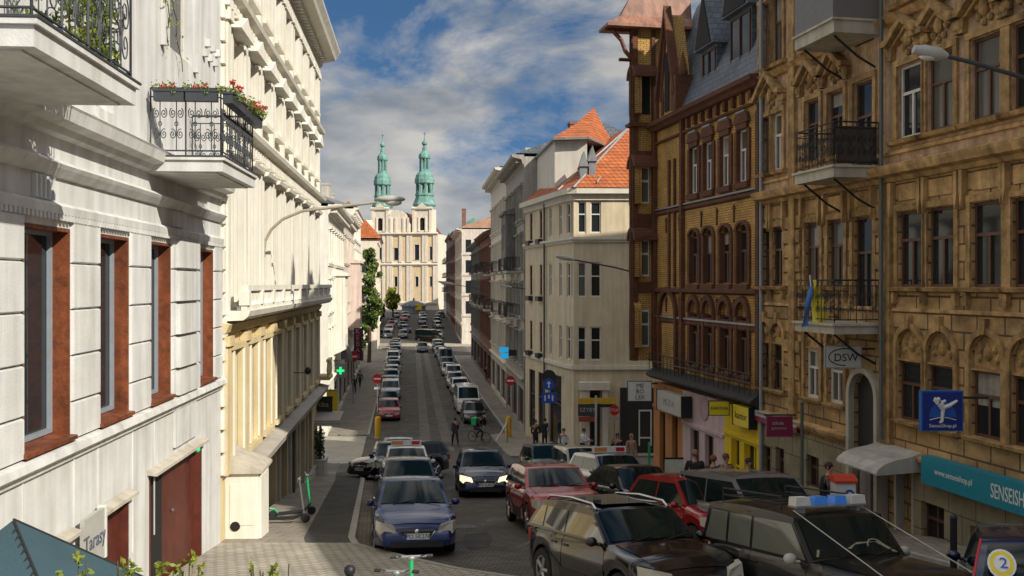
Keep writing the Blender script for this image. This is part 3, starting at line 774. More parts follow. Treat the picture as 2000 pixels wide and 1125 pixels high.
    b.box(.25, L + .6, .38, .56, zr1 - .13, zr1); b.box(.25, L + .6, .40, .54, zr0, zr0 + .12)
    n = int(L / .21)
    for i in range(n):
        s = .35 + i * (L + .1) / n
        if i % 9 == 0: b.box(s - .13, s + .13, .36, .58, zr0 + .12, zr1 - .13)
        else: b.lathe([(.045, zr0 + .12), (.03, zr0 + .2), (.07, zr0 + .38), (.03, zr1 - .25), (.05, zr1 - .13)], (s, .47, 0), 6)
    b.build('balustrade', X['creamw'], o)
    # second little balcony at the corner, lower storey
    zb2 = zl + .42
    b = MB(Y); b.box(L - .9, L + .6, .0, .6, zb2, zb2 + .15); o2 = b.build('balcony', X['yellow'])
    b = MB(Y); b.box(L - .9, L + .6, .45, .58, zb2 + .75, zb2 + .87)
    for i in range(7): b.lathe([(.04, zb2 + .15), (.07, zb2 + .4), (.04, zb2 + .75)], (L - .8 + i * .22, .52, 0), 6)
    b.build('balustrade', X['yellow'], o2)
    # white lean-to porch on the pavement at the near end
    s0, s1 = Y.sD(21.75), Y.sD(23.0); zt = Y.z(437, 928)
    b = MB(Y)
    b.box(s0, s1, .001, .74, -6.6, zt)
    b.box(s0 + .08, s1 - .08, .741, .78, -6.2, zt - .12); b.box(s0 - .012, s0 - .001, .1, .62, -5.4, zt - .25)
    b.box(s0 - .02, s1 + .02, .74, .81, -6.6, -5.9)
    po = b.build('porch', X['creamw'])
    MB(Y).bar([(.0, zt + .42), (.0, zt + .004), (.84, zt + .004), (.84, zt + .07)], s0 - .09, s1 + .09).build('porch_roof', X['stone'], po)
    MB(Y).lathe([(.11, 0), (.11, .03), (.08, .035), (.08, .012)], (s0 - .02, .22, -5.42), 12, 'x').build('vent', X['void'], po)
    for s in (Y.s(566), L - .2):
        MB(Y).tube([(s, .14, zl - .3), (s, .14, -8.7)], .05, 6).build('downpipe', X['dkgreen'])
    MB(Y).box(-.2, L + .2, -10.3, .3, zR + .52, zR + .9).build('roof', X['lead'])
    return Y
Y = yellow_house()
def wall_thing(fr, name, label, cat, px, py, d, group=None, rz=None):
    s, z = fr.P(px, py, d); x, y, z = fr.world(s, d, z)
    return thing(name, label, cat, (x, y, z), math.atan2(1, fr.k) if rz is None else rz, group)
# swan-neck street lamp on the yellow house
def lamp_left():
    s, z = Y.P(515, 560, .1); x, y, z = Y.world(s, .1, z)
    o = thing('wall_lamp', 'swan neck street lamp reaching out from the cream house over the street', 'street lamp', (x, y, z))
    D = y; P = lambda px, py: ((px - CX) / F * D - x, 0, (HY - py) / F * D - z)
    b = MB(); b.tube([P(514, 560), P(514, 500), P(518, 470), P(530, 448), P(552, 428), P(590, 412), P(660, 404), P(735, 395)], .04, 8)
    b.lathe([(.07, -.02), (.07, .06)], P(514, 500), 8)
    b.build('arm', mat('galvanised', (.42, .38, .30), rough=.5, metal=.3, streak=0), o)
    b = MB(); c = P(762, 389); b.ball((c[0], 0, c[2]), .42, .16, .10, 12, 8); b.build('lamp_head', X['signg'], o, 60)
    c = P(768, 396); MB().ball((c[0], 0, c[2]), .24, .13, .09).build('diffuser', X['signw'], o, 60)
lamp_left()
def camera_arm():
    o = wall_thing(Y, 'security_camera', 'small dark dome camera on a thin arm from the yellow wall', 'camera', 566, 728, 0)
    b = MB(); b.tube([(0, -.0, 0), (0, -.55, .0)], .018, 5); b.build('bracket', X['dkgreen'], o)
    MB().ball((0, -.6, .06), .11, .11, .13).build('dome', X['black'], o, 60)
camera_arm()
# restaurant sign, awning and potted hedge at the far corner of the yellow house
def corner_signs():
    x, y, z = at(640, 905)
    z0 = lambda py, D: (HY - py) / F * D
    D = 41.6; Xp = lambda px: (px - CX) / F * D
    o = thing('hanging_sign', 'black square sign with gold handwriting at the corner of the yellow house', 'sign', (Xp(630), D, z0(790, D)))
    w = .42; MB().box(-w, w, -.05, .05, -.29, .29).build('board', X['ink'], o)
    MB().box(-w - .03, w + .03, -.03, .03, .292, .33).build('rail', X['iron'], o)
    MB().tube([(-w - .35, 0, .33), (w, 0, .33)], .02, 5).build('bracket', X['iron'], o)
    text('Alba', .30, plain('gold_letters', (.45, .33, .12)), o, face_m((0, -.055, 0), (1, 0, 0)))
    D = 42.4
    o = thing('yellow_panel_sign', 'plain yellow panel behind the black hanging sign', 'sign', (Xp(648), D, z0(783, D)))  # plain yellow board in one even colour
    MB().box(-.22, .25, -.04, .04, -.45, .45).build('panel', X['yellowshop'], o); MB().box(-.25, .28, -.06, .06, .452, .50).build('cap', X['frameg'], o)
    D = 41.2
    o = thing('shop_awning', 'small grey striped awning below the black sign at the street corner', 'awning', (Xp(633), D, z0(815, D)))
    b = MB(); b.bar([(-.5, -.12), (.5, .16), (.5, .2), (-.5, -.07)], -.6, .75); b.box(-.6, .75, -.52, -.5, -.3, -.1)
    b.build('canopy', X['awning'], o); b = MB()
    for k in range(2): b.box(-.6, .75, -.53, -.521, -.28 + .1 * k, -.24 + .1 * k)
    b.tube([(-.6, -.5, -.1), (-.6, .5, -.35)], .015, 4); b.build('stripe', X['signw'], o)
    D = 40.6; gz = -h(D)
    o = thing('potted_hedge', 'tall clipped evergreen in a white square planter beside the restaurant door', 'plant', (Xp(624), D, gz + .11))
    b = MB(); b.slab([(-.28, -.28), (.28, -.28), (.28, .28), (-.28, .28)], 0, .62); b.bar([(-.31, .62), (.31, .62), (.31, .68), (-.31, .68)], -.31, .31); b.build('planter', X['terracotta'], o)
    b = MB(); leaves(b, [(0, 0, .8 + .12 * i, .24) for i in range(9)], 1100, .05); b.build('foliage', X['leafd'], o); MB().tube([(0, 0, .6), (0, 0, 1.5)], .03, 5).build('stem', X['bark'], o)
corner_signs()

# ---------------------------------------------------------------- far street fronts
def tenement(name, label, c, k, D0, D1, side, ztop, wm, floors, ncol, zshop=-6.6, roof=None, back=11, shopm=None, cornice=.45, fm=None, hood=True, extra=None, ww=.5, base=-11, group=None, crn=None):
    T = Fac(name, label, 'building', c, k, D0, D1, side, base + .5, group)
    L = T.len; bw = L / ncol; holes = []; wins = []
    for z0, z1 in floors:
        for i in range(ncol):
            s = bw * (i + .5); holes.append(rect(s - ww, s + ww, z0, z1)); wins.append((s - ww, s + ww, z0, z1))
    shops = []
    for i in range(max(1, ncol // 2)):
        w2 = L / max(1, ncol // 2); a = w2 * i + .45; shops.append((a, w2 * (i + 1) - .45, base + 1.0, zshop - .75)); holes.append(rect(*shops[-1]))
    def ex(b):
        b.bar([(.003, ztop - .6), (.1, ztop - .5), (.2, ztop - .2), (cornice, ztop - .05), (cornice + .06, ztop + .12), (.003, ztop + .2)], 0, L)
        n = int(L / .7)
        for i in range(n): b.box((i + .3) * L / n, (i + .6) * L / n, .004, cornice * .7, ztop - .42, ztop - .14)
        b.bar([(.003, zshop - .25), (.2, zshop - .1), (.24, zshop), (.003, zshop + .1)], 0, L)
        for z0, z1 in floors:
            b.bar([(.003, z0 - .38), (.1, z0 - .32), (.1, z0 - .22), (.003, z0 - .18)], 0, L)
            for i in range(ncol):
                s = bw * (i + .5)
                for q in (-1, 1): b.box(s + q * (ww + .09) - .08, s + q * (ww + .09) + .08, .004, .09, z0 - .1, z1 + .12)
                b.box(s - ww - .2, s + ww + .2, .004, .2, z0 - .17, z0 - .03)
                if hood: b.bar([(.004, z1 + .14), (.22, z1 + .2), (.25, z1 + .32), (.004, z1 + .38)], s - ww - .25, s + ww + .25)
    shell(T, wm, 0, L, base - .3, ztop, holes, .3, back, extra=ex)
    for a in wins: window(T, *a, -.17, fm or X['framew'], X['glass'] if rnd.random() < .75 else X['glassb'])
    for a in shops: window(T, *a, -.2, X['frameb'], X['glass'], 'I')
    if roof: gable_roof(T, roof[0], -.1, L + .1, ztop + .21, ztop + roof[1], .5, -back - .3, .5, hip=roof[2] if len(roof) > 2 else 0)
    if extra: extra(T)
    return T
FL = lambda z0, dz, n, hh: [(z0 + dz * i, z0 + dz * i + hh) for i in range(n)]
def f_balc(sD, z, w=2.4, p=1.0, st='bars'):
    def g(T):
        for s, zz in ((sD, z),) if not isinstance(sD, list) else [(a, z_) for a in sD for z_ in z]:
            o = MB(T).box(s - w / 2, s + w / 2, .003, p, zz, zz + .16).build('balcony', X['stone'])
            railing(T, o, s - w / 2 + .04, s + w / 2 - .04, p, zz + .17, zz + 1.15, X['iron'], st)
    return g
def oriel(s0, s1, z0, z1, m, p=.9):
    def g(T):
        b = MB(T); b.sheet(rect(s0, s1, z0, z1), [rect(s0 + .35, (s0 + s1) / 2 - .15, z0 + .9, z1 - .7), rect((s0 + s1) / 2 + .15, s1 - .35, z0 + .9, z1 - .7)], p, .2)
        b.box(s0, s1, .003, p - .21, z0, z1); b.bar([(.0, z1 + .002), (p + .2, z1 + .002), (p + .2, z1 + .2), (.0, z1 + .5)], s0 - .15, s1 + .15); b.bar([(.0, z0 - .6), (p + .05, z0 - .15), (p + .05, z0 - .003), (.0, z0 - .003)], s0 - .05, s1 + .05)
        b.build('oriel', m)
        for a, e in ((s0 + .35, (s0 + s1) / 2 - .15), ((s0 + s1) / 2 + .15, s1 - .35)): window(T, a, e, z0 + .9, z1 - .7, p - .1)
    return g
def chimneys(lst, m):
    def g(T):
        for s, d, w, z0, z1 in lst:
            b = MB(T); b.box(s - w, s + w, d - .4, d + .4, z0, z1); b.box(s - w - .06, s + w + .06, d - .46, d + .46, z1, z1 + .18); b.build('chimney', m)
    return g
def multi(*fs):
    def g(T):
        for f in fs: f(T)
    return g
def firewall(s, z0, z1, m, d0=-1.0, d1=-9):
    def g(T):
        b = MB(T); b.add([(s, d0, z0), (s, d1, z0), (s, (d0 + d1) / 2, z1), (s + .4, d0, z0), (s + .4, d1, z0), (s + .4, (d0 + d1) / 2, z1)], [(0, 1, 2), (3, 5, 4), (0, 2, 5, 3), (1, 4, 5, 2), (0, 3, 4, 1)]); b.build('gable_wall', m)
    return g
cl, kl = -4.84, -.116
X['offw'] = mat('pinkish_white_render', (.66, .59, .51), var=.12, streak=.1)
tenement('corner_house', 'cream house with a dark heavy cornice and oriel, first past the left crossing', cl, kl, 66, 84, 'L', 5.3, X['creamw'], FL(-5.2, 3.4, 3, 2.0), 7, roof=(X['slate'], 3.0), cornice=.9, extra=multi(oriel(5, 8.4, -4.6, .6, X['creamw']), chimneys([(3, -4.5, .6, 6.5, 10.2), (6.5, -5, .5, 6.5, 9.6)], X['beigel']), firewall(.1, 5.4, 9.8, X['redbrick2'])))
tenement('tenement_house', 'pinkish tenement with a shadowed relief bay beyond the dark cornice house', cl, kl, 84, 103, 'L', 5.9, X['offw'], FL(-5.0, 3.5, 3, 2.1), 7, roof=(X['tiledk'], 3.0), cornice=.7, extra=multi(oriel(9, 13, -4.0, 2.0, X['pink'], 1.1), chimneys([(2, -4.2, .7, 6.6, 9.6), (15, -4.4, .5, 6.5, 9.0)], X['beigel']), firewall(.1, 6.0, 9.9, X['redbrick2'])))
tenement('tenement_house', 'tall white house with a bare gable top, next to the tree down the left side', cl, kl, 103, 121, 'L', 8.0, X['creamw'], FL(-5.2, 3.4, 4, 2.0), 6, roof=(X['lead'], 2.0), cornice=.5, extra=multi(f_balc([4, 10], [-2.3, 1.1]), chimneys([(2, -3, .8, 8.5, 10.6), (9, -3, .6, 8.5, 10.2)], X['stone'])))
T = tenement('gabled_house', 'house with a steep bright orange tiled gable roof behind the left tree', -3.4, kl, 150, 170, 'L', 6.9, X['church'], FL(-5.4, 3.6, 3, 2.0), 6)
gable_roof(T, X['tile'], -.5, T.len + .3, 7.1, 13.2, .7, -11, .45, hip=5.0)
for s in (6.5, 13):
    b = MB(T); b.prism([(s - .8, 8.2), (s + .8, 8.2), (s + .8, 9.3), (s, 10.3), (s - .8, 9.3)], -4, -.9); b.build('dormer', X['beigel'])
tenement('tenement_house', 'narrow cream house seen edge on below the church on the left side', cl, kl, 178, 205, 'L', 2.5, X['creamw'], FL(-5.4, 3.5, 2, 2.0), 7, base=-10.6, roof=(X['tiledk'], 3))
tenement('tenement_house', 'low ochre house at the left end of the street by the church square', cl, kl, 205, 250, 'L', 1.5, X['church'], FL(-5.0, 3.2, 2, 1.9), 10, base=-10, roof=(X['tiledk'], 3))
cr_, kr = 7.2, -.095
X['paletile'] = brickmat('pale_tile', (.46, .27, .16), (.40, .22, .13), (.2, .12, .08), bw=.3, bh=.22, ms=.03, var=.25)
tenement('tenement_house', 'tall dark grey ornate house beside the beige corner house', cr_, kr, 67, 81, 'R', 8.8, X['grey'], FL(-5.6, 3.4, 4, 2.1), 6, roof=(X['slate'], 2.4), cornice=.8, extra=multi(f_balc([4, 9], [-2.6, .8]), oriel(5.5, 9.2, 1.6, 5.2, X['dkgrey'], .8), chimneys([(3, -4, .5, 9, 11.5)], X['redbrick2'])))
tenement('tenement_house', 'light grey tenement with a copper edged gable top, second past the beige house', cr_, kr, 81, 98, 'R', 9.6, X['beigel'], FL(-5.6, 3.5, 4, 2.1), 6, roof=(X['copper'], 2.0), cornice=.9, extra=multi(f_balc([3, 13], [-2.6, .8]), chimneys([(9, -3, .5, 10, 12.4)], X['stone'])))
tenement('tenement_house', 'red brick fronted tenement with dark balconies half way down the right side', cr_, kr, 98, 116, 'R', 5.2, X['redbrick2'], FL(-5.4, 3.5, 3, 2.1), 6, roof=(X['slate'], 2.0), cornice=.7, extra=f_balc([4, 12], [-2.4, 1.1]))
tenement('tenement_house', 'dark soot grey tenement before the far crossing on the right side', cr_, kr, 116, 136, 'R', 5.0, X['dkgrey'], FL(-5.4, 3.5, 3, 2.1), 6, roof=(X['lead'], 1.6), cornice=.6, extra=f_balc([5], [-2.4, 1.1]))
def endwall(wm, w, z0, z1, fl, n):
    def g(T):
        b = MB(T)
        for i in range(n):
            for a, e in fl: b.box(-.06, -.003, -1.6 - i * 2.6, -.7 - i * 2.6, a, e)
        b.build('end_window', X['glass'])
        b = MB(T)
        for a, e in fl: b.box(-.10, -.003, -w, .1, a - .6, a - .35)
        b.build('string_course', wm)
    return g
T = tenement('tenement_house', 'off white house with a sunlit narrow end wall at the far crossing', cr_, kr, 166, 196, 'R', 9.4, X['offw'], FL(-5.0, 3.5, 4, 2.1), 9, base=-10.7, roof=(X['paletile'], 2.6, 4), cornice=.9, extra=endwall(X['stone'], 10, -10, 9, FL(-5.0, 3.5, 4, 2.1), 2))
tenement('tenement_house', 'orange red brick house beyond the off white one', cr_, kr, 196, 226, 'R', 10.5, X['redbrick2'], FL(-5.0, 3.6, 4, 2.1), 9, base=-9.6, roof=(X['paletile'], 2.5, 4), cornice=.6, extra=chimneys([(6, -2, .5, 11, 15.5)], X['redbrick2']))
tenement('tenement_house', 'low pale house beside the church at the right', cr_, kr, 262.2, 288, 'R', .5, X['offw'], FL(-4.6, 2.6, 2, 1.6), 8, base=-8.4, roof=(X['paletile'], 2))
tenement('tenement_house', 'dark shaded tenement with balconies at the far right end of the street', cr_, kr, 226, 262, 'R', 11.5, X['dkgrey'], FL(-4.6, 3.6, 4, 2.1), 14, base=-8.9, roof=(X['copper'], 4), extra=f_balc([8, 20, 30], [-2.0, 1.6, 5.2], 3, 1.3))

# ---------------------------------------------------------------- the church closing the view
def church():
    D = 297.0; K = D / F; X0 = (795 - CX) * K
    o = thing('church', 'ochre and cream baroque church with two green copper spires closing the street', 'church', (X0, D, -8.0), R(-9))
    px = lambda p: (p - 795) * K
    zz = lambda y: (HY - y) * K + 8.0
    w = MB(); front = [(px(733), 0), (px(856), 0), (px(856), zz(430)), (px(848), zz(412)), (px(802), zz(412)), (px(800), zz(440)), (px(790), zz(420)), (px(768), zz(412)), (px(760), zz(418)), (px(757), zz(412)), (px(722), zz(412)), (px(722), 0)]
    nave = [(px(722), 0), (px(856), 0), (px(856), zz(457)), (px(722), zz(457))]
    wins = []
    for c, y0, y1, hw in ((773, 508, 484, 4.2), (815, 508, 478, 4.6), (843, 508, 482, 2.4), (740, 508, 484, 3.2), (773, 560, 540, 3.2), (815, 560, 540, 3.2), (843, 560, 540, 2.2), (773, 600, 582, 4)):
        wins.append((px(c - hw), px(c + hw), zz(y0), zz(y1)))
    w.sheet(nave, [rect(*q) for q in wins], 0, -.6)
    w.box(px(722), px(856), .61, 16, 0, zz(457) - .01)
    for y, d in ((457, .8), (517, .6), (592, .4)): w.bar([(-.003, zz(y) - .7), (-d * .4, zz(y) - .5), (-d, zz(y)), (-d, zz(y) + .3), (-.003, zz(y) + .5)], px(721), px(857))
    for c in (724, 733, 748, 757, 763, 782, 797, 803, 828, 834, 850, 855):
        w.box(px(c) - .42, px(c) + .42, -.35, -.003, zz(590), zz(519) - .1); w.box(px(c) - .42, px(c) + .42, -.35, -.003, zz(512), zz(459) - .1)
    # curved gable between the towers
    g = [(px(757), zz(456)), (px(802), zz(456)), (px(802), zz(440)), (px(797), zz(432)), (px(792), zz(418)), (px(782), zz(412)), (px(772), zz(409)), (px(762), zz(414)), (px(757), zz(424))]
    w.prism(g, .1, 2.0)
    for c in (762, 772, 788, 797): w.box(px(c) - .3, px(c) + .3, -.2, .098, zz(453), zz(425))
    w.build('wall', X['church'], o)
    b = MB()
    for a, e in ((734.5, 746), (750, 755), (765.5, 780), (785, 795), (806, 826), (836, 848)):
        for y0, y1 in ((588, 522), (508.5, 462)):
            for q0, q1 in ((px(a), px(e)),):
                hs_ = sorted([x for x in wins if q0 < (x[0] + x[1]) / 2 < q1 and zz(y0) < x[2] < zz(y1)], key=lambda x: x[2])
                z = zz(y0)
                for x in hs_:
                    b.box(q0, x[0] - .15, -.06, -.004, x[2] - .2, x[3] + .2); b.box(x[1] + .15, q1, -.06, -.004, x[2] - .2, x[3] + .2)
                    b.box(q0, q1, -.06, -.004, z, x[2] - .2); z = x[3] + .2
                b.box(q0, q1, -.06, -.004, z, zz(y1))
    b.build('ochre_panel', X['churcho'], o)
    for q in wins:
        f = MB(); f.box(q[0] - .15, q[0], -.12, .4, q[2] - .15, q[3] + .15); f.box(q[1], q[1] + .15, -.12, .4, q[2] - .15, q[3] + .15); f.box(q[0], q[1], -.12, .4, q[3], q[3] + .15); f.box(q[0], q[1], -.12, .4, q[2] - .15, q[2])
        f = f.build('window', X['church'], o); MB().box(q[0] + .01, q[1] - .01, .3, .38, q[2] + .01, q[3] - .01).build('pane', X['glass'], f)
    MB().add([(px(750), 1, zz(452)), (px(810), 1, zz(452)), (px(780), 1, zz(412)), (px(750), 40, zz(452)), (px(810), 40, zz(452)), (px(780), 40, zz(412))], [(0, 1, 2), (3, 5, 4), (0, 2, 5, 3), (1, 4, 5, 2), (0, 3, 4, 1)]).build('roof', X['tiledk'], o)
    MB().box(px(745), px(835), 16, 42, 0, zz(455)).build('nave', X['church'], o)
    for cx, hw in ((740, 17), (825, 19)):
        c = px(cx); r = hw * K; t = MB()
        t.sheet(rect(c - r, c + r, zz(457) + .6, zz(408)), [archpoly(c - .75, c + .75, zz(450), zz(430))], .2, -.6)
        t.box(c - r, c + r, .81, 2 * r + .2, zz(457) + .6, zz(408) - .01)
        for q in (-1, 1):
            t.box(c + q * (r - .35) - .4, c + q * (r - .35) + .4, -.1, .197, zz(455), zz(410)); t.box(c + q * 1.1 - .18, c + q * 1.1 + .18, -.02, .197, zz(452), zz(424))
        t.bar([(.19, zz(411)), (-.3, zz(409)), (-.4, zz(406)), (.19, zz(404))], c - r - .3, c + r + .3)
        t.prism([(c - 1.6, zz(404) - .1), (c + 1.6, zz(404) - .1), (c, zz(396))], -.25, .6)
        to = t.build('tower', X['church'], o)
        MB().prism(archpoly(c - .74, c + .74, zz(450) + .01, zz(430)), .6, .7).build('louvre', X['void'], to)
        s = hw / 20.0; K2 = .0514 * .96
        yz = lambda v: zz(250 + v / 3.04 + (0 if cx > 800 else 2))
        cy = r + .2
        prof = [(62, 462), (66, 452), (60, 440), (52, 418), (48, 404), (52, 398), (52, 388), (45, 384)]
        prof2 = [(47, 330), (54, 324), (54, 300), (50, 290), (48, 276), (40, 264), (30, 255), (28, 240)]
        prof3 = [(27, 180), (33, 174), (33, 164), (30, 150), (20, 138), (13, 128), (12, 112), (9, 104), (8, 98), (15, 90), (15, 80), (8, 72), (3, 60), (1.5, 40)]
        b = MB()
        for pf in (prof, prof2, prof3): b.lathe([(a * K2 * s * 1.2, yz(v)) for a, v in pf], (c, cy, 0), 8, ph=R(22.5))
        for rr, v0, v1 in ((43, 386, 328), (25, 242, 178)):
            for k in range(8):
                q = R(45 * k + 22.5); b.tube([(c + 1.15 * rr * K2 * s * math.cos(q), cy + 1.15 * rr * K2 * s * math.sin(q), yz(v0)), (c + 1.15 * rr * K2 * s * math.cos(q), cy + 1.15 * rr * K2 * s * math.sin(q), yz(v1))], 9 * K2 * s if rr > 30 else 6 * K2 * s, 5)
        b.lathe([(12 * K2 * s, yz(388)), (12 * K2 * s, yz(326))], (c, cy, 0), 6); b.lathe([(10 * K2 * s, yz(242)), (10 * K2 * s, yz(176))], (c, cy, 0), 6)
        sp = b.build('spire', X['copper'], to)
        b = MB(); b.tube([(c, cy, yz(42)), (c, cy, yz(18))], .08, 4); b.box(c - .5, c + .5, cy - .06, cy + .06, yz(28), yz(26)); b.build('cross', X['irong'], sp)
church()
def pavilion():
    D = 275; K = D / F; o = thing('kiosk', 'low grey round roofed kiosk in front of the church', 'kiosk', ((808 - CX) * K, D, -h(D)))
    b = MB(); b.lathe([(3.4, 0), (3.4, 1.9)], (0, 0, 0), 16); b.build('wall', X['lead'], o)
    b = MB(); b.lathe([(3.8, 1.902), (3.7, 2.2), (2.6, 2.9), (1.2, 3.4), (.3, 3.6), (.2, 4.3)], (0, 0, 0), 16); b.build('roof', X['slate'], o)
    MB().box(.8, 2.6, -3.45, -3.3, 1.0, 2.6).build('poster', X['yellowshop'], o)
pavilion()
def tree(px, D, ztop, w, crownz, mats, label, n=2600, seed=1, leaf=.3):
    x = (px - CX) / F * D; g = -h(D); r = random.Random(seed)
    o = thing('tree', label, 'tree', (x, D, g)); H = ztop - g
    b = MB(); b.tube([(0, 0, 0), (.1, 0, H * .25), (.0, .1, H * .55), (.2, 0, H * .85)], [.28, .22, .15, .05], 7)
    blobs = []
    for i in range(54):
        t = r.random(); z = crownz - g + (H - (crownz - g)) * t; rad = w * (.35 + .65 * math.sin(math.pi * min(1, t * .8 + .22))) ; a = r.random() * 6.28; q = r.random() ** .6 * rad
        p = (q * math.cos(a), q * math.sin(a), z); blobs.append((*p, w * r.uniform(.16, .36)))
        if i < 12: b.tube([(0, 0, z * .6), (p[0] * .5, p[1] * .5, z * .85), p], [.08, .05, .02], 5)
    b.build('trunk', X['bark'], o)
    leaves(MB(), blobs, n, leaf, r).build('crown', mats[0], o)
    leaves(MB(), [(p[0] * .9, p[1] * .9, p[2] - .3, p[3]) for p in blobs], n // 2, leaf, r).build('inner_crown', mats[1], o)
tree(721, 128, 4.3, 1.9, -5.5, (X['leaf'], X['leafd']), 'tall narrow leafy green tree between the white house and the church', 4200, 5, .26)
tree(706, 131, -.5, 1.3, -8.5, (X['leafd'], X['leafd']), 'dark low bushy tree at the foot of the tall narrow one', 1800, 6, .26)
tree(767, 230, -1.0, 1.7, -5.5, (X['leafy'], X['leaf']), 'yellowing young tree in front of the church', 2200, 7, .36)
tree(742, 225, -3.5, 1.2, -7.5, (X['leafd'], X['leafd']), 'dark shrub like tree left of the yellowing tree', 1400, 8, .33)
# ---------------------------------------------------------------- right: the tan ornamented house
CR, KR = 13.75, -.195
def tan_house():
    T = Fac('tan_house', 'ornate tan sandstone tenement with gabled window hoods and three balconies on the right', 'building', CR, KR, 12.5, 30.35, 'R', -5.6)
    L = T.len; Z = lambda px, py: T.z(px, py)
    zcor = Z(1731, 350); zsill2 = Z(1777, 560); zs3 = Z(1777, 267); zled = Z(1500, 812); zs1 = Z(1777, 822)
    h2 = Z(1777, 412); h3 = Z(1777, 125); h1 = Z(1777, 706); zs4 = zs3 + 3.25
    cs = [T.s((a + e) / 2) for a, e in ((1757, 1800), (1817, 1860), (1903, 1952), (1982, 2040))]
    cs += [cs[-1] - 1.35, cs[-1] - 2.7]
    hw = .47
    pair = [T.s(1496), T.s(1520)]; mid = [T.s(1588), T.s(1634)]; door = T.s(1688)
    arch = (T.s(1717) , T.s(1668)); zat = Z(1690, 728)
    holes, wins, arches = [], [], []
    for c in cs + pair + mid:
        w = hw if c in cs else (.34 if c in pair else .40)
        for z0, z1 in ((zsill2, h2), (zs3, h3), (zs4, zs4 + 2.0)):
            holes.append(rect(c - w, c + w, z0, z1)); wins.append((c - w, c + w, z0, z1))
        holes.append(archpoly(c - w, c + w, zs1, h1 + .28)); arches.append((c - w, c + w, zs1, h1))
    for z0, z1 in ((zsill2 - .62, h2), (zs3 - .62, h3), (zs4 - .6, zs4 + 2.0)):
        holes.append(rect(door - .45, door + .45, z0, z1)); wins.append((door - .45, door + .45, z0, z1))
    a0, a1 = min(arch), max(arch)
    holes.append(archpoly(a0, a1, -6.2, zat - (a1 - a0) / 2))
    base = [(T.s(p), w, t, bt) for p, w, t, bt in ((1495, .35, -4.9, -5.6), (1522, .35, -4.9, -5.6), (1580, .42, -4.85, -5.6))]
    bwin = [(T.s(p) - .42, T.s(p) + .42, Z(p, y), Z(p, y) - .95) for p, y in ((1825, 985), (1925, 1035))]
    bwin += [(T.s(1500) - .28, T.s(1500) + .28, -5.0, -6.0), (T.s(1526) - .28, T.s(1526) + .28, -4.9, -5.9), (T.s(1590) - .35, T.s(1590) + .35, -4.8, -5.7)]
    shopd = (T.s(1790) + .05, T.s(1790) + 1.55, -4.05)
    zp = zled - .22
    b = MB(T)
    ZT = 14.2
    rA = (a1 - a0) / 2; cA = (a0 + a1) / 2; zA = zat - rA
    notch = [(0, zled - .2), (a0, zled - .2), (a0, zA)] + [(cA - rA * math.cos(math.pi * k / 10), zA + rA * math.sin(math.pi * k / 10)) for k in range(1, 10)] + [(a1, zA), (a1, zled - .2), (L, zled - .2), (L, zcor - .02), (0, zcor - .02)]
    b.mat(0).sheet(notch, [q for q in holes if q[0][1] > zled and q[0][1] < zcor and q[-1][1] < zcor], 0, .17)
    # the arch and shop door cut both wall zones; build the lower zone with the plinth stone
    b.box(.002, L - .002, -11, -.174, -6.5, ZT - .01)
    b.mat(1).sheet(rect(0, L, zcor - .018, ZT), [q for q in holes if q[0][1] > zcor - .01], 0, .17)
    b.build('wall', [X['tan'], X['tanpk']])
    b = MB(T)
    for u0, u1 in ((0, a0), (a1, L)):
        b.sheet(rect(u0, u1, -7.2, zled - .202), [rect(a, e, bt, t) for a, e, t, bt in bwin if u0 < a < u1] + ([rect(shopd[0], shopd[1], -7.0, shopd[2])] if u0 < shopd[0] < u1 else []), .05, .3)
    b.build('plinth', X['plinth'])
    for u0, u1 in ((0, a0 - .15), (a1 + .15, L)): MB(T).bar([(.0, zled - .12), (.10, zled - .1), (.2, zled + .02), (.22, zled + .1), (.0, zled + .16)], u0, u1).build('plinth_ledge', X['tansm'])
    b = MB(T)
    # main cornice with consoles, upper storey bands
    b.bar([(.002, zcor - .12), (.08, zcor - .10), (.14, zcor), (.36, zcor + .04), (.42, zcor + .16), (.44, zcor + .24), (.002, zcor + .36)], 0, L)
    b.bar([(.002, zs3 - .36), (.06, zs3 - .34), (.06, zs3 - .26), (.002, zs3 - .22)], 0, L)
    b.bar([(.002, zsill2 - .60), (.05, zsill2 - .58), (.05, zsill2 - .53), (.002, zsill2 - .5)], 0, L)
    b.bar([(.002, zs4 - .45), (.1, zs4 - .42), (.24, zs4 - .26), (.002, zs4 - .2)], 0, L)
    b.bar([(.002, ZT - .8), (.2, ZT - .7), (.3, ZT - .3), (.8, ZT - .2), (.9, ZT + .1), (.002, ZT + .3)], 0, L)
    i = 0
    for c in sorted(cs + pair + mid + [door]):
        for q in (-1, 1):
            s = c + q * .66 if c in cs else c + q * .5
            b.prism([(s - .055, zcor - .13), (s + .055, zcor - .13), (s + .055, zcor - .62), (s, zcor - .95), (s - .055, zcor - .62)], .003, .15)
        b.box(c - .42, c + .42, .003, .035, zcor - .58, zcor - .2)
    b.build('cornice', X['tansm'])
    # window dressings
    b = MB(T)
    def surround(c, w, z0, z1, d=.07):
        b.box(c - w - .15, c - w - .015, .003, d, z0 - .02, z1 + .02); b.box(c + w + .015, c + w + .15, .003, d, z0 - .02, z1 + .02)
        b.box(c - w - .15, c + w + .15, .003, d + .012, z1 + .021, z1 + .17)
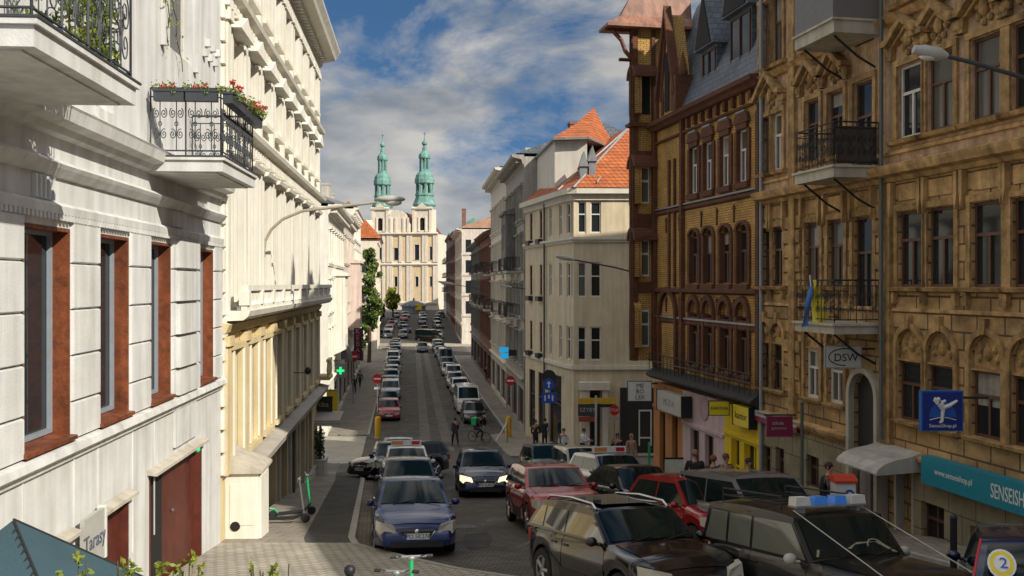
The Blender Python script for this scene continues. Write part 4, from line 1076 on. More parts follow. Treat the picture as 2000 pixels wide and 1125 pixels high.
    def hood(c, w, z, hh=.95):
        # little gable with returned eaves, a carved oval and side scrolls
        e = w + .34
        for q in (-1, 1):
            b.prism([(c, z + hh), (c, z + hh - .17), (c + q * (e - .22), z + .33), (c + q * e, z + .33), (c + q * e, z + .46), (c + q * (e - .14), z + .48)], .003, .30)
            b.prism([(c, z + hh - .24), (c, z + hh - .32), (c + q * (e - .36), z + .31), (c + q * (e - .24), z + .31)], .003, .17)
            b.lathe([(.05, .004), (.13, .05), (.15, .14), (.09, .19), (.03, .2)], (c + q * (e - .10), 0, z + .18), 7, 'y')
            b.prism([(c + q * (e - .2), z), (c + q * (e - .02), z), (c + q * (e - .02), z + .31), (c + q * (e - .24), z + .31)], .003, .15)
        b.ball((c, .06, z + .40), .14, .11, .20, 9, 6)
        for k in range(7):
            a = 2 * math.pi * k / 7 + .4; b.ball((c + .24 * math.cos(a), .04, z + .34 + .26 * math.sin(a)), .075, .075, .09, 6, 4)
    for c in cs + mid + pair:
        w = hw if c in cs else (.34 if c in pair else .40)
        surround(c, w, zs3, h3)
        surround(c, w, zsill2, h2, .05); surround(c, w, zs4, zs4 + 2.0)
        for z in (zs3, zs4): b.bar([(.003, z - .16), (.16, z - .13), (.2, z - .04), (.003, z - .02)], c - w - .26, c + w + .26)
        if c in cs or c in mid: hood(c, w, h3 + .2)
        b.box(c - w - .1, c + w + .1, .003, .05, zs3 - .78 + .42, zs3 - .2) if False else None
        b.bar([(.003, zsill2 - .13), (.17, zsill2 - .10), (.2, zsill2 - .02), (.003, zsill2 + .0)], c - w - .2, c + w + .2)
        for q in (-1, 1): b.box(c + q * (w + .1) - .06, c + q * (w + .1) + .06, .003, .12, zsill2 - .4, zsill2 - .135)
        # arched tympanum over the lower windows, carved
        n = 9
        for zc_, r0, r1, dd in ((h1 + .28, w + .015, w + .15, .08),):
            pts = [(c + r1 * math.cos(math.pi * k / n), zc_ + r1 * math.sin(math.pi * k / n)) for k in range(n + 1)]; pin = [(c + r0 * math.cos(math.pi * k / n), zc_ + r0 * math.sin(math.pi * k / n)) for k in range(n + 1)]
            for k in range(n): b.prism([pts[k], pts[k + 1], pin[k + 1], pin[k]], .003, dd)
        for q in (-1, 1): b.box(c + q * (w + .085) - .065, c + q * (w + .085) + .065, .003, .07, zs1, h1 + .28)
        b.prism(archpoly(c - w + .005, c + w - .005, h1 + .02, h1 + .28), -.15, -.05)
        b.box(c - w + .005, c + w - .005, -.15, .03, h1, h1 + .05)
        b.ball((c, -.05, h1 + .38), .13, .1, .17, 8, 5)
        for k in range(5): a = math.pi * k / 4; b.ball((c + .28 * math.cos(a), -.05, h1 + .25 + .27 * math.sin(a)), .075, .07, .08, 6, 4)
        b.bar([(.003, zs1 - .12), (.14, zs1 - .1), (.17, zs1 - .02), (.003, zs1)], c - w - .14, c + w + .14)
        b.prism([(c - .06, h1 + .28 + w + .02), (c + .06, h1 + .28 + w + .02), (c + .09, h1 + .28 + w + .34), (c - .09, h1 + .28 + w + .34)], .003, .12)
    c = sum(pair) / 2; hood(c, .62, h3 + .2, 1.15)
    hood(door, .45, h3 + .2, .9) if False else None
    surround(door, .45, zs3 - .6, h3); surround(door, .45, zsill2 - .6, h2)
    for z0, z1, rows in ((zsill2 - .02, h2 + .3, 5), (zs1 + .02, h1 + .2, 4)):      # rusticated blocks on the piers
        allc = sorted([(q, hw if q in cs else .40) for q in cs + mid + [door]] + [(sum(pair) / 2, .62)])
        prev = 0.0
        for q, w in allc + [(L + .4, .2)]:
            a, e = prev, q - w - .2
            if e - a > .25:
                for k in range(rows):
                    za, zc_ = z0 + (z1 - z0) * k / rows + .03, z0 + (z1 - z0) * (k + 1) / rows - .03
                    dd = .055 + .03 * (k % 2)
                    if not (a0 - .3 < (a + e) / 2 < a1 + .3 and z0 < zs1 + 1): b.box(a + .05, min(e - .02, L - .02), .003, dd, za, zc_)
            prev = q + w + .2
    b.build('window_dressing', X['tandk'])
    # strip pilaster and downpipe that divide the front
    sdp = T.s(1735)
    b = MB(T); b.box(sdp - .22, sdp + .22, .002, .12, zled + .2, zcor - .14); b.box(T.s(1552) - .17, T.s(1552) + .17, .002, .12, zled + .2, ZT - 1); b.build('pilaster', X['tandk'])
    MB(T).tube([(sdp - .05, .22, 14), (sdp - .05, .22, zled + .3)], .055, 6).build('downpipe', X['dkgreen'])
    MB(T).tube([(L - .1, .12, 14), (L - .1, .12, -6.6)], .06, 6).build('downpipe', X['frameg'])
    lt = {0: 'blind'}
    for k, (a, e, z0, z1) in enumerate(wins):
        up = z0 > zcor
        gm = X['glass'] if (k * 7) % 10 < 8 else X['glassb']
        if up and abs((a + e) / 2 - pair[0]) < .1 or up and abs((a + e) / 2 - pair[1]) < .1: gm = X['glassb']
        window(T, a, e, z0, z1, -.10, X['framew'] if k % 7 == 1 else X['frameb'], gm, 'T')
    for a, e, z0, z1 in arches:
        white = any(abs((a + e) / 2 - q) < .1 for q in mid)
        window(T, a, e, z0, h1, -.10, X['framew'] if white else X['frameb'], X['glassb'] if white else X['glass'], 'T', .09 if white else .06)
    for a, e, t, bt in bwin:
        window(T, a, e, bt, t, -.12, X['frameb'], X['void'], '+')
    # gateway: arched surround and a grey leaf
    b = MB(T); n = 10; r = (a1 - a0) / 2; c = (a0 + a1) / 2; zsp = zat - r
    for k in range(n):
        p = lambda rr, kk: (c + rr * math.cos(math.pi * kk / n), zsp + rr * math.sin(math.pi * kk / n))
        b.prism([p(r + .14, k), p(r + .14, k + 1), p(r + .001, k + 1), p(r + .001, k)], -.16, .16)
    for q in (a0 - .14, a1 + .001): b.box(q, q + .139, -.16, .159, -6.3, zsp)
    o = b.build('gateway', X['stone'])
    MB(T).box(a0 + .002, a1 - .002, -.165, -.12, -6.3, zsp).prism([(c + (r - .003) * math.cos(math.pi * k / n), zsp + .001 + (r - .003) * math.sin(math.pi * k / n)) for k in range(n + 1)], -.165, -.115).build('gate', plain('charcoal_paint', (.03, .03, .033), .6), o)
    # shop door under the canopy
    b = MB(T); a, e, t = shopd
    for q in (a + .004, (a + e) / 2 - .05, e - .10): b.box(q, q + .09, -.2, .04, -7.0, t - .1)
    b.box(a + .004, e - .01, -.2, .041, t - .1, t - .002)
    o = b.build('shop_door', X['signg'], None); MB(T).box(a + .01, e - .01, -.24, -.205, -7.0, t - .1).build('pane', X['glass'], o)
    MB(T).box(e + .02, e + .5, .052, .22, -7, zled - .5).build('pier', X['dkgrey'])
    # pale curved canopy
    s0, s1 = T.s(1795, .1), T.s(1795, .1) + 1.75; zc_ = Z(1700, 888)
    prof = [(.052, zc_ + .42)] + [(.052 + 1.15 * math.sin(R(a)), zc_ - .02 + .36 * math.cos(R(a))) for a in (15, 35, 55, 75, 90)] + [(1.19, zc_ - .06), (.052, zc_ - .02)]
    MB(T).bar(prof, s0, s1).build('canopy', X['canopy'])
    # balconies on iron brackets
    for z0, z1, st, m in ((Z(1700, 338) - .02 - .0, 0, 'scroll', X['iron']), (0, 0, 'scroll', X['iron']), (0, 0, 'solid', X['lead'])): pass
    p = 1.28; sb0, sb1 = T.s(1722), T.s(1722) + 2.0
    D0 = T.D(1665, p / 2)
    for zt, th, st, hh in ((Z(1665, 340), .24, 'scroll', 1.12), (Z(1665, 632), .2, 'scroll', 1.12), (Z(1665, 70), .3, 'solid', 1.2)):
        b = MB(T); b.box(sb0, sb1, .003, p, zt - th, zt); b.box(sb0 - .05, sb1 + .05, .003, p + .06, zt + .001, zt + .06)
        o = b.build('balcony', X['stone'])
        railing(T, o, sb0 + .05, sb1 - .05, p, zt + .07, zt + hh, X['iron'], 'scroll', .05)
        if st == 'solid':
            b = MB(T); b.box(sb0 + .02, sb1 - .02, p - .012, p + .01, zt + .08, zt + hh + .02); b.box(sb0 - .0, sb0 + .018, .06, p - .014, zt + .08, zt + hh + .02); b.build('railing_panel', plain('grey_panel', (.17, .165, .16), .6), o)
        elif zt > 0:
            b = MB(T); b.box(sb0 + .07, sb0 + .085, .1, p - .1, zt + .1, zt + hh - .1); b.build('railing_panel', mat('reed_screen', (.07, .055, .045), var=.4, scale=9), o)
        for s in (sb0 + .25, sb1 - .25):
            MB(T).tube([(s, .02, zt - th - .75), (s, .5, zt - th - .5), (s, p - .15, zt - th - .02)], .03, 5).build('bracket', X['iron'], o)
    return T
T = tan_house()
def tan_wing():
    W2 = Fac('annex_house', 'plainer tan house next to the ornate one, nearest the viewer on the right', 'building', CR, KR, 1.5, 12.48, 'R', -4)
    shell(W2, X['tansm'], 0, W2.len, -5, 9.4, [rect(1 + 1.9 * i, 2 + 1.9 * i, z, z + 1.8) for i in range(5) for z in (-3, .3, 3.6, 6.6)], .3, 9)
    gable_roof(W2, X['tiledk'], 0, W2.len, 9.41, 11, .3, -9.3)
    for i in range(5):
        for z in (-3, .3, 3.6, 6.6): window(W2, 1 + 1.9 * i, 2 + 1.9 * i, z, z + 1.8)
    B2 = Fac('shade_block', 'unseen tall block added behind the brick house to shade the beige front', 'building', 24, -.1, 30, 40, 'R', -8)  # unseen block added; its height sets the shadow line on the beige front
    shell(B2, X['grey'], 0, B2.len, -9.5, 17.8, [rect(1.2 + 2 * i, 2.2 + 2 * i, z, z + 1.8) for i in range(4) for z in (-4, 0, 4, 8, 12, 16)], .3, 10)
    for i in range(4):
        for z in (-4, 0, 4, 8, 12, 16): window(B2, 1.2 + 2 * i, 2.2 + 2 * i, z, z + 1.8)
tan_wing()
gable_roof(T, X['tiledk'], 0, T.len, 14.51, 16.6, .5, -11.2)
for s in (4.5, 10.0, 15.2):
    b = MB(T); b.prism([(s - .9, 14.52), (s + .9, 14.52), (s + .9, 15.1), (s, 16.9), (s - .9, 15.1)], -1.2, .3); b.build('shadow_gable', X['tandk'])  # unseen gables added to throw spiked shadows on the yellow house

# ---------------------------------------------------------------- right: the Gothic brick house
def brick_house():
    B = Fac('brick_house', 'yellow and dark red brick Gothic house with a corner turret and slate dormers', 'building', CR, KR, 30.37, 40.2, 'R', -7.6)
    L = B.len; ze = 6.45; zl = -3.45
    cols = [B.s(p) for p in (1452, 1418, 1385, 1357)]; sdiv = B.s(1336)
    rows = [(3.35, 5.05, 0), (.02, 1.75, 1), (-3.0, -1.05, 2)]
    holes, wins = [], []
    w = .40
    for c in cols:
        for z0, z1, k in rows:
            if k == 0: holes.append(rect(c - w, c + w, z0, z1))
            else: holes.append(archpoly(c - w, c + w, z0, z1, 8, .5 if k == 1 else 1.15))
            wins.append((c - w, c + w, z0, z1, k))
    b = MB(B); b.sheet(rect(0, L, zl, ze), holes, 0, .16); b.box(.002, L - .002, -9, -.47, -8.2, ze - .01); b.box(.002, L - .002, -.469, -.165, zl, ze - .01)
    b.build('wall', X['brick'])
    b = MB(B)
    def archring(c, r0, r1, zs, d, pt=1.0, n=10):
        p = lambda rr, k: (c + rr * math.cos(math.pi * k / n), zs + rr * pt * math.sin(math.pi * k / n))
        for k in range(n): b.prism([p(r1, k), p(r1, k + 1), p(r0, k + 1), p(r0, k)], .003, d)
    for c in cols:
        archring(c, w + .01, w + .17, 1.75, .10, .6); archring(c, w + .01, w + .18, -1.05, .13, 1.15)
        b.box(c - w - .02, c + w + .02, .003, .10, 5.06, 5.24)
        b.prism([(c - w - .18, 5.25), (c + w + .18, 5.25), (c + w + .05, 5.55), (c, 5.66), (c - w - .05, 5.55)], .003, .12)
        for z0, z1, k in rows:
            b.box(c - w - .15, c + w + .15, .003, .14, z0 - .22, z0 - .02)
            for q in (-1, 1): b.box(c + q * (w + .1) - .085, c + q * (w + .1) + .085, .003, .07, z0, z1 + (.0 if k else -.02))
        b.box(c - w + .005, c + w - .005, -.05, .06, -1.4, -1.2)
    for z, d in ((-.24, .16), (2.9, .08), (-1.42, .06)): b.bar([(.003, z - .12), (d, z - .06), (d, z + .04), (.003, z + .1)], 0, L)
    b.bar([(.003, 5.7), (.1, 5.72), (.12, 5.8), (.003, 5.84)], 0, L)
    for s in (.12, sdiv, sdiv + .9, sdiv + 1.5, L - .2): b.box(s - .11, s + .11, .003, .16, zl + .05, ze - .05) if s not in (sdiv + .9, sdiv + 1.5) else b.box(s - .07, s + .07, .003, .09, -.1, 4.9)
    # big blind arch and panel of the left part
    c = (sdiv + L) / 2; archring(c, .85, 1.05, -1.3, .14, 1.15); b.box(c - 1.05, c - .851, .003, .139, -3.3, -1.3); b.box(c + .851, c + 1.05, .003, .139, -3.3, -1.3)
    # arcaded frieze and eaves
    n = 9
    for i in range(n):
        s = .35 + (sdiv - .6) * (i + .5) / n
        b.box(s - .09, s + .09, .003, .14, 5.86, 6.2)
    b.bar([(.003, 6.22), (.2, 6.24), (.30, 6.36), (.42, 6.42), (.45, 6.56), (.003, 6.6)], 0, L)
    for c, z in [(c, z) for z in (2.4, -.75) for c in [(a + e) / 2 for a, e in zip(cols, cols[1:])] + [sdiv + .45, sdiv + 1.9]]:    # iron wall anchors
        b.box(c - .03, c + .03, .003, .05, z - .35, z + .25); b.box(c - .1, c + .1, .004, .051, z + .1, z + .16)
    b.build('red_brick_trim', X['redbrick'])
    b = MB(B)
    for c in cols: b.bar([(.12, 5.57), (.15, 5.6), (.13, 5.66), (.12, 5.66)], c - .35, c + .35)
    b.bar([(.08, 2.99), (.11, 3.0), (.11, 3.05), (.003, 3.06)], 0, L); b.bar([(.06, -1.34), (.09, -1.33), (.09, -1.27), (.003, -1.25)], 0, L)
    b.build('pale_band', X['lead'])
    for a, e, z0, z1, k in wins:
        o = window(B, a + .02, e - .02, z0, z1, -.10, X['framew'] if k == 0 else X['frameb'], X['glassb'] if k == 0 else X['glass'], 'T')
        MB(B).box(a + .003, a + .019, -.155, .075, z0, z1).box(e - .019, e - .003, -.155, .075, z0, z1).build('brick_reveal', X['redbrick'], o)
        if k: MB(B).prism(archpoly(a + .01, e - .01, z1, z1, 8, .5 if k == 1 else 1.15)[2:], -.15, -.11).build('fanlight', X['brick'] if k == 2 else X['glass'], o)
    # iron ledge balconies over the shops and the shop roof
    b = MB(B); b.bar([(.0, zl - .45), (.2, zl - .4), (.42, zl - .28), (.42, zl - .22), (.0, zl + .08)], .02, L - .02); b.build('shop_roof', mat('tarred_metal', (.035, .032, .03), var=.4, scale=3, rough=.8))
    o = MB(B).box(.1, L - .1, .3, .34, zl + .32, zl + .36).build('ledge_rail', X['iron'])
    b = MB(B)
    for i in range(24): b.tube([(.2 + i * (L - .4) / 23, .32, zl - .06), (.2 + i * (L - .4) / 23, .32, zl + .6)], .014, 4)
    b.tube([(.1, .32, zl + .62), (L - .1, .32, zl + .62)], .02, 4); b.build('ledge_balusters', X['iron'], o)
    # three painted shopfronts
    cuts = [0, B.s(1418), B.s(1336), L]
    mats = [X['yellowshop'], X['pinkshop'], X['orangeshop']]
    for i in range(3):
        a, e = cuts[i], cuts[i + 1]; n = (2, 2, 2)[i]; hl = []
        W_ = (e - a); zt = (zl - 1.7, zl - 1.9, zl - 1.7)[i]
        if i == 1: ops = [(a + W_ * .24, a + W_ * .44), (a + W_ * .58, a + W_ * .80)]
        elif i == 0: ops = [(a + W_ * .12, a + W_ * .44), (a + W_ * .56, a + W_ * .80)]
        else: ops = [(a + W_ * .16, a + W_ * .34), (a + W_ * .58, a + W_ * .78)]
        b = MB(B); b.sheet(rect(a, e, -8.6, zl - .56), [rect(p, q, -8.2, zt) for p, q in ops], .06, .4)
        b.box(a + .02, e - .02, .061, .12, zt + .1, zt + .22)
        if i == 0:
            b.box(a + .05, e - .05, .061, .10, zl - .85, zl - .6)
        sh = b.build('shopfront', mats[i])
        for p, q in ops: window(B, p, q, -8.2, zt, -.12, mats[i] if i == 0 else X['frameb'], X['glass'], '+' if i == 0 else 'I', parent=sh, trans=.7)
    # corner turret standing forward of the street front
    t0, t1 = B.s(1275) - .25, L + .3; p = .95; ztr = 10.5
    b = MB(B)
    c = (t0 + t1) / 2
    b.sheet(rect(t0, t1, zl + .3, ztr), [archpoly(c - .4, c + .4, z, z + 1.5) for z in (-2.6, .3, 3.3, 7.0)], p, .3)
    b.box(t0, t1, -2.2, p - .302, zl + .3, ztr); 
    b.build('turret', X['brick'])
    # the face of the turret that looks up the street, dressed with red brick piers and arched windows
    b = MB(B)
    y0, y1 = .02, p
    for a, e in ((y1 - .2, y1 + .02), (.0, .16)): b.box(t0 - .07, t0 - .002, a, e, zl + .3, ztr - .02)
    b.box(t0 - .05, t0 - .003, .16, p - .2, -.35, .1); b.box(t0 - .05, t0 - .003, .16, p - .2, 2.0, 2.9); b.box(t0 - .05, t0 - .003, .16, p - .2, 4.9, 5.5)
    for a in (t0 + .02, t1 - .22): b.box(a, a + .2, p + .002, p + .07, zl + .3, ztr - .02)
    for z in (1.8, 4.8, 8.5): archring(c, .41, .56, z, p + .06)
    b.bar([(p + .002, ze), (p + .2, ze + .05), (p + .22, ze + .15), (p + .002, ze + .2)], t0 - .2, t1 + .1); b.box(t0 - .22, t0 - .003, -.0, p + .2, ze + .03, ze + .17)
    b.box(t0 - .06, t1, p + .003, p + .06, ztr - .6, ztr - .4)
    b.build('turret_trim', X['redbrick'])
    for z in (-2.6, .3, 3.3): 
        b = MB(B); b.box(t0 - .03, t0 - .006, .26, p - .28, z + .02, z + 1.55); o = b.build('window', X['framew'])
        b = MB(B); 
        for q0, q1 in ((z + .10, z + .9), (z + 1.0, z + 1.46)): b.box(t0 - .04, t0 - .031, .31, p - .33, q0, q1)
        b.build('pane', X['glassb'], o)
    b = MB(B); b.box(t0 - .02, t0 - .006, .22, p - .24, 7.0, 8.9); b.build('louvre', X['void'])
    for z in (-2.6, .3, 3.3, 7.0): window(B, c - .4, c + .4, z, z + 1.5, p - .2)
    # timber brackets and flared pavilion roof of the turret
    for s in (t0 + .05, c, t1 - .1):
        b = MB(B); b.tube([(s, p, ztr - 1.2), (s, p + .28, ztr - .9), (s, p + .45, ztr - .45), (s, p + .85, ztr - .05)], .07, 5)
        b.tube([(s, p - .1, ztr - .02), (s, p + 1.15, ztr - .02)], .06, 4); b.tube([(s, p, ztr - 1.25), (s, p + .55, ztr - 1.25)], .06, 4)
        b.build('bracket', X['wood'])
    m_ = [(t0 - .45, -1.5), (t1 + .6, -1.5), (t1 + .6, p + 1.2), (t0 - .45, p + 1.2)]; k = [(t0 + .1, -1.6), (t1 - .1, -1.6), (t1 - .1, p - .0), (t0 + .1, p - .0)]
    b = MB(B); vs = [(x, y, ztr + .0) for x, y in m_] + [(x, y, ztr + .12) for x, y in m_] + [((x * .45 + u * .55), (y * .45 + v * .55), ztr + .5) for (x, y), (u, v) in zip(m_, k)] + [(x, y, ztr + 1.5) for x, y in k] + [(c, -.6, ztr + 2.9)]
    fs = [(0, 1, 2, 3)]
    for lv in range(3): fs += [(lv * 4 + i, lv * 4 + (i + 1) % 4, lv * 4 + 4 + (i + 1) % 4, lv * 4 + 4 + i) for i in range(4)]
    fs += [(12 + i, 12 + (i + 1) % 4, 16) for i in range(4)]
    b.add(vs, fs).build('turret_roof', X['rust'])
    # steep slate roof, gothic brick gable, dormers, chimney
    b = MB(B); zr = 15.0
    b.add([(.0, .1, 6.6), (L + .2, .1, 6.6), (L + .2, -1.9, 11.6), (.0, -1.9, 11.6), (L + .2, -4.5, zr), (0, -4.5, zr), (L + .2, -9.3, 6.6), (0, -9.3, 6.6)], [(0, 1, 2, 3), (3, 2, 4, 5), (5, 4, 6, 7), (0, 3, 5, 7), (1, 6, 4, 2), (0, 7, 6, 1)]).build('roof', X['slate'])
    g0, g1 = sdiv + .35, sdiv + 2.35; gc = (g0 + g1) / 2
    b = MB(B); b.prism([(g0, 6.61), (g1, 6.61), (g1, 7.4), (gc + .18, 10.2), (gc, 10.6), (gc - .18, 10.2), (g0, 7.4)], -.45, .16)
    b.build('gothic_gable', X['brick'])
    b = MB(B)
    for q in (-1, 1):
        b.prism([(gc, 10.95), (gc, 10.5), (gc + q * .95, 7.35), (gc + q * 1.12, 7.35)], .02, .34)
        b.prism([(gc + q * .1, 9.8), (gc + q * .1 + q * .12, 9.6), (gc + q * .75, 7.3), (gc + q * .62, 7.3)], .162, .24)
        b.prism(archpoly(gc + q * .55 - .13, gc + q * .55 + .13, 6.75, 7.6, 6, 2), .163, .20)
        b.box(gc + q * 1.1 - .14, gc + q * 1.1 + .14, -.4, .3, 6.61, 8.0); b.lathe([(.2, 8.0), (.2, 8.15), (.02, 8.9)], (gc + q * 1.1, -.05, 0), 8)
    b.build('gable_trim', X['redbrick'])
    MB(B).prism(archpoly(gc - .24, gc + .24, 6.8, 8.6, 8, 2.2), .164, .21).build('gable_window', X['void'])
    for s, z, sc in ((B.s(1428), 7.0, 1.4), (B.s(1368), 6.9, 1.1)):
        b = MB(B); w_ = .62 * sc; hh = 1.55 * sc
        b.box(s - w_, s + w_, -2.6, -.35, z - .2, z + hh)
        b.prism([(s - w_ - .25, z + hh + .002), (s + w_ + .25, z + hh + .002), (s, z + hh + 2.0 * sc)], -3.4, -.1)
        o = b.build('dormer', X['slate'])
        MB(B).prism([(s - w_ - .05, z + hh + .06), (s + w_ + .05, z + hh + .06), (s, z + hh + 1.75 * sc)], -.099, -.06).build('dormer_gable', mat('dark_boards', (.02, .017, .015), var=.4, scale=6), o)
        window(B, s - w_ + .08, s + w_ - .08, z, z + hh - .1, -.33, X['frameb'], X['glass'], 'I', parent=o)
        MB(B).lathe([(.05, z + hh + 1.9 * sc), (.03, z + hh + 2.5 * sc), (.01, z + hh + 2.9 * sc)], (s, -.2, 0), 6).build('finial', X['lead'], o)
    b = MB(B); b.box(B.s(1385) - .35, B.s(1385) + .35, -3.6, -2.8, 10, 14.2); b.build('chimney', X['redbrick2'])
    return B
B = brick_house()

# ---------------------------------------------------------------- right: the beige corner house beyond the side street
def beige_house():
    D = 55.0; K = D / F
    o = thing('corner_house', 'beige rendered corner house with an orange tiled mansard roof and rounded corner', 'building', ((1150 - CX) * K, D, -9.75))
    x = lambda p: (p - 1150) * K; z = lambda y: (HY - y) * K + 9.75
    xe = x(1340)
    # plan: street side from far left corner to the rounded corner, then the front
    far = Vector(((1026 - CX) / F * 65.5 - (1150 - CX) * K, 10.5)); nr = Vector((x(1117), 0)); dv = (nr - far).normalized()
    pts = [far, far + dv * 5.2, nr - dv * 1.25, nr - dv * .6 + Vector((.12, .0)), nr + Vector((.10, -.02)), nr + Vector((.24, 0)), Vector((xe, 0))]
    def seg_holes(i):
        Ls = (pts[i + 1] - pts[i]).length; H = []
        return Ls, H
    ws = {}
    fr = pts[5].x
    for i in range(6):
        Ls = (pts[i + 1] - pts[i]).length; ws[i] = []
    rows = ((455, 394), (580, 512), (704, 638))
    f0 = x(1132) - pts[4].x
    def front(px0, px1, y0, y1): return (x(px0), x(px1), z(y0), z(y1))
    fw = [front(a, e, y0, y1) for a, e in ((1128, 1145), (1153, 1174), (1275, 1290)) for y0, y1 in rows]
    wl = MB()
    H0 = z(372); zs = z(716)
    wins = []
    for i in range(6):
        a, c = pts[i], pts[i + 1]; d = (c - a); Ls = d.length; d.normalize()
        hl = []
        if i == 0: cand = [(Ls * .30, .33), (Ls * .78, .30)]
        elif i == 1: cand = [(Ls * .25, .27), (Ls * .75, .27)]
        elif i in (2, 3): cand = [(Ls * .5, .22)]
        else: cand = []
        for s, w in cand:
            for y0, y1 in rows: hl.append((s - w, s + w, z(y0), z(y1)))
        if i in (4, 5): hl = [(q[0] - a.x, q[1] - a.x, q[2], q[3]) for q in fw if a.x < (q[0] + q[1]) / 2 < c.x]
        hl = [q for q in hl if q[0] > .03 and q[1] < Ls - .03]
        sh = []
        if i == 5: sh = [(x(1152) - a.x, x(1172) - a.x, .1, z(758)), (x(1215) - a.x, x(1280) - a.x, .5, z(766))]
        if i == 0: sh = [(Ls * .2, Ls * .5, .3, z(748)), (Ls * .65, Ls * .92, .3, z(748))]
        if i == 1: sh = [(Ls * .2, Ls * .8, .1, z(742))]
        for lo, hi, m, qs, dd in ((zs, H0, 0, hl, 0), (-.6, zs - .001, 1, sh, .03)):
            t = MB(); t.sheet(rect(0, Ls, lo, hi), [rect(*q) for q in qs], 0, .26)
            wl.mat(0)
            nn = Vector((-d.y, d.x)) if (Vector((-d.y, d.x)).y < 0) else Vector((d.y, -d.x))
            mp_ = lambda v: (a.x + d.x * v[0] - nn.x * -(v[1]) , a.y + d.y * v[0] + nn.y * v[1], v[2])
            wl.add([mp_(v) for v in t.v], t.f)
            for q in qs: wins.append((i, a, d, nn, q, lo))
    wl.slab([tuple(p * 1.0) for p in [Vector((far.x + .5, far.y)), Vector((pts[2].x + .6, pts[2].y)), Vector((pts[4].x + .5, .45)), Vector((xe, .45)), Vector((xe, 10.5))]], -.6, H0 - .02)
    wl.build('wall', X['beige'], o)
    # cornices, sill strings that follow the plan
    bnd = MB()
    def band(z0, z1, p, x0=0):
        off = []
        for i, q in enumerate(pts):
            n1 = [w for w in wins if True]
            dd = (pts[min(i + 1, 6)] - pts[max(i - 1, 0)]).normalized(); nn = Vector((dd.y, -dd.x)); nn = nn if nn.y < 0 else -nn
            off.append(q + nn * p)
        for i in range(6):
            a, c, e, f = pts[i], pts[i + 1], off[i + 1], off[i]
            bnd.slab([tuple(a), tuple(c), tuple(e), tuple(f)], z0, z1)
    band(H0 - .55, H0 - .2, .12); band(H0 - .2, H0 + .12, .42); band(z(468), z(463), .2); band(z(473), z(468) - .003, .1); band(zs - .16, zs + .06, .14)
    bnd.build('cornice', X['beigel'], o)
    # frames and panes of the windows, segment by segment
    for i, a, d, nn, q, lo in wins:
        t = MB(); f = .075; s0, s1, z0, z1 = q
        sh = z0 < 1
        for u0, u1, v0, v1 in ((s0, s0 + f, z0, z1), (s1 - f, s1, z0, z1), (s0 + f, s1 - f, z1 - f, z1), (s0 + f, s1 - f, z0, z0 + f), (s0 + f, s1 - f, z0 + (z1 - z0) * .58, z0 + (z1 - z0) * .58 + .07)): t.box(u0, u1, -.16, -.06, v0, v1)
        mp_ = lambda v: (a.x + d.x * v[0] + nn.x * v[1], a.y + d.y * v[0] + nn.y * v[1], v[2])
        br = i == 0 and not sh
        w = MB().add([mp_(v) for v in t.v], t.f).build('window', X['wood'] if br else (X['frameb'] if sh else X['framew']), o)
        t = MB().box(s0 + .01, s1 - .01, -.2, -.13, z0 + .01, z1 - .01); MB().add([mp_(v) for v in t.v], t.f).build('pane', X['wood'] if br else (X['glassb'] if rnd.random() < .3 else X['glass']), w)
        if br:
            t = MB().box(s0 - .1, s1 + .1, .003, .3, z0 - .35, z0 - .05); MB().add([mp_(v) for v in t.v], t.f).build('window_box', X['iron'], w)
    # entrance portico piers and yellow lintel sign zone
    b = MB()
    for p0, p1 in ((1133, 1150), (1175, 1186)): b.box(x(p0), x(p1), -.5, -.003, 0, z(760))
    b.box(x(1130), x(1190), -.6, -.003, z(760) + .002, z(745)); b.build('portico', X['beigel'], o)
    # roof: hipped mansard over the front, pavilion with pyramid at the street side
    ev = H0 + .125
    b = MB(); e = .5
    P = [Vector((far.x - .3, far.y)), Vector((pts[2].x - .45, pts[2].y)), Vector((pts[4].x - .05, -.45)), Vector((xe, -.5))]
    zr_ = (HY - 246) * 60.2 / F + 9.75; rg = [((1232 - CX) * 60.2 / F - (1150 - CX) * K, 5.2, zr_), (xe + 1, 5.2, zr_)]
    vs = [(p.x, p.y, ev) for p in P] + rg + [(x(1200), 10.5, zr_ - .3), (xe, 10.5, ev)]
    b.add(vs, [(0, 1, 4, 6), (1, 2, 4), (2, 3, 5, 4), (4, 5, 7, 6)]); 
    b.build('roof', X['tile'], o)
    b = MB()
    for pa, pb in ((vs[2], vs[4]), (vs[1], vs[4])): b.tube([pa, pb], .07, 5)
    b.tube([(x(1165), -.2, ev + .3), (x(1215), 3.6, z(283))], .05, 4); b.build('hip_flashing', X['lead'], o)
    MB().add([(x(1208), .9, z(338)), (x(1240), 1.3, z(340)), (x(1236), 1.9, z(318))], [(0, 1, 2)]).build('skylight', X['framew'], o)
    # pavilion attic
    D2 = 62; K2 = D2 / F; X2 = lambda p: (p - CX) * K2 - (1150 - CX) * K; Z2 = lambda y: (HY - y) * K2 + 9.75
    q = [(X2(1079), .0 + 3.8), (X2(1138), 3.4), (X2(1152), 9), (X2(1152), 13), (X2(1050), 13)]
    MB().slab(q, ev - 2.2, Z2(290)).build('attic', X['beigel'], o)
    MB().slab([(X2(1140), 2.9), (X2(1148), 2.8), (X2(1205), 4.6), (X2(1205), 7), (X2(1140), 7)], ev, Z2(330)).build('slate_cheek', X['slate'], o)
    qe = [(X2(1075), 3.3), (X2(1141), 2.9), (X2(1214), 8.6), (X2(1214), 13.5), (X2(1044), 13.5)]
    b = MB(); b.slab(qe, Z2(290) + .003, Z2(286)); b.build('attic_eaves', X['lead'], o)
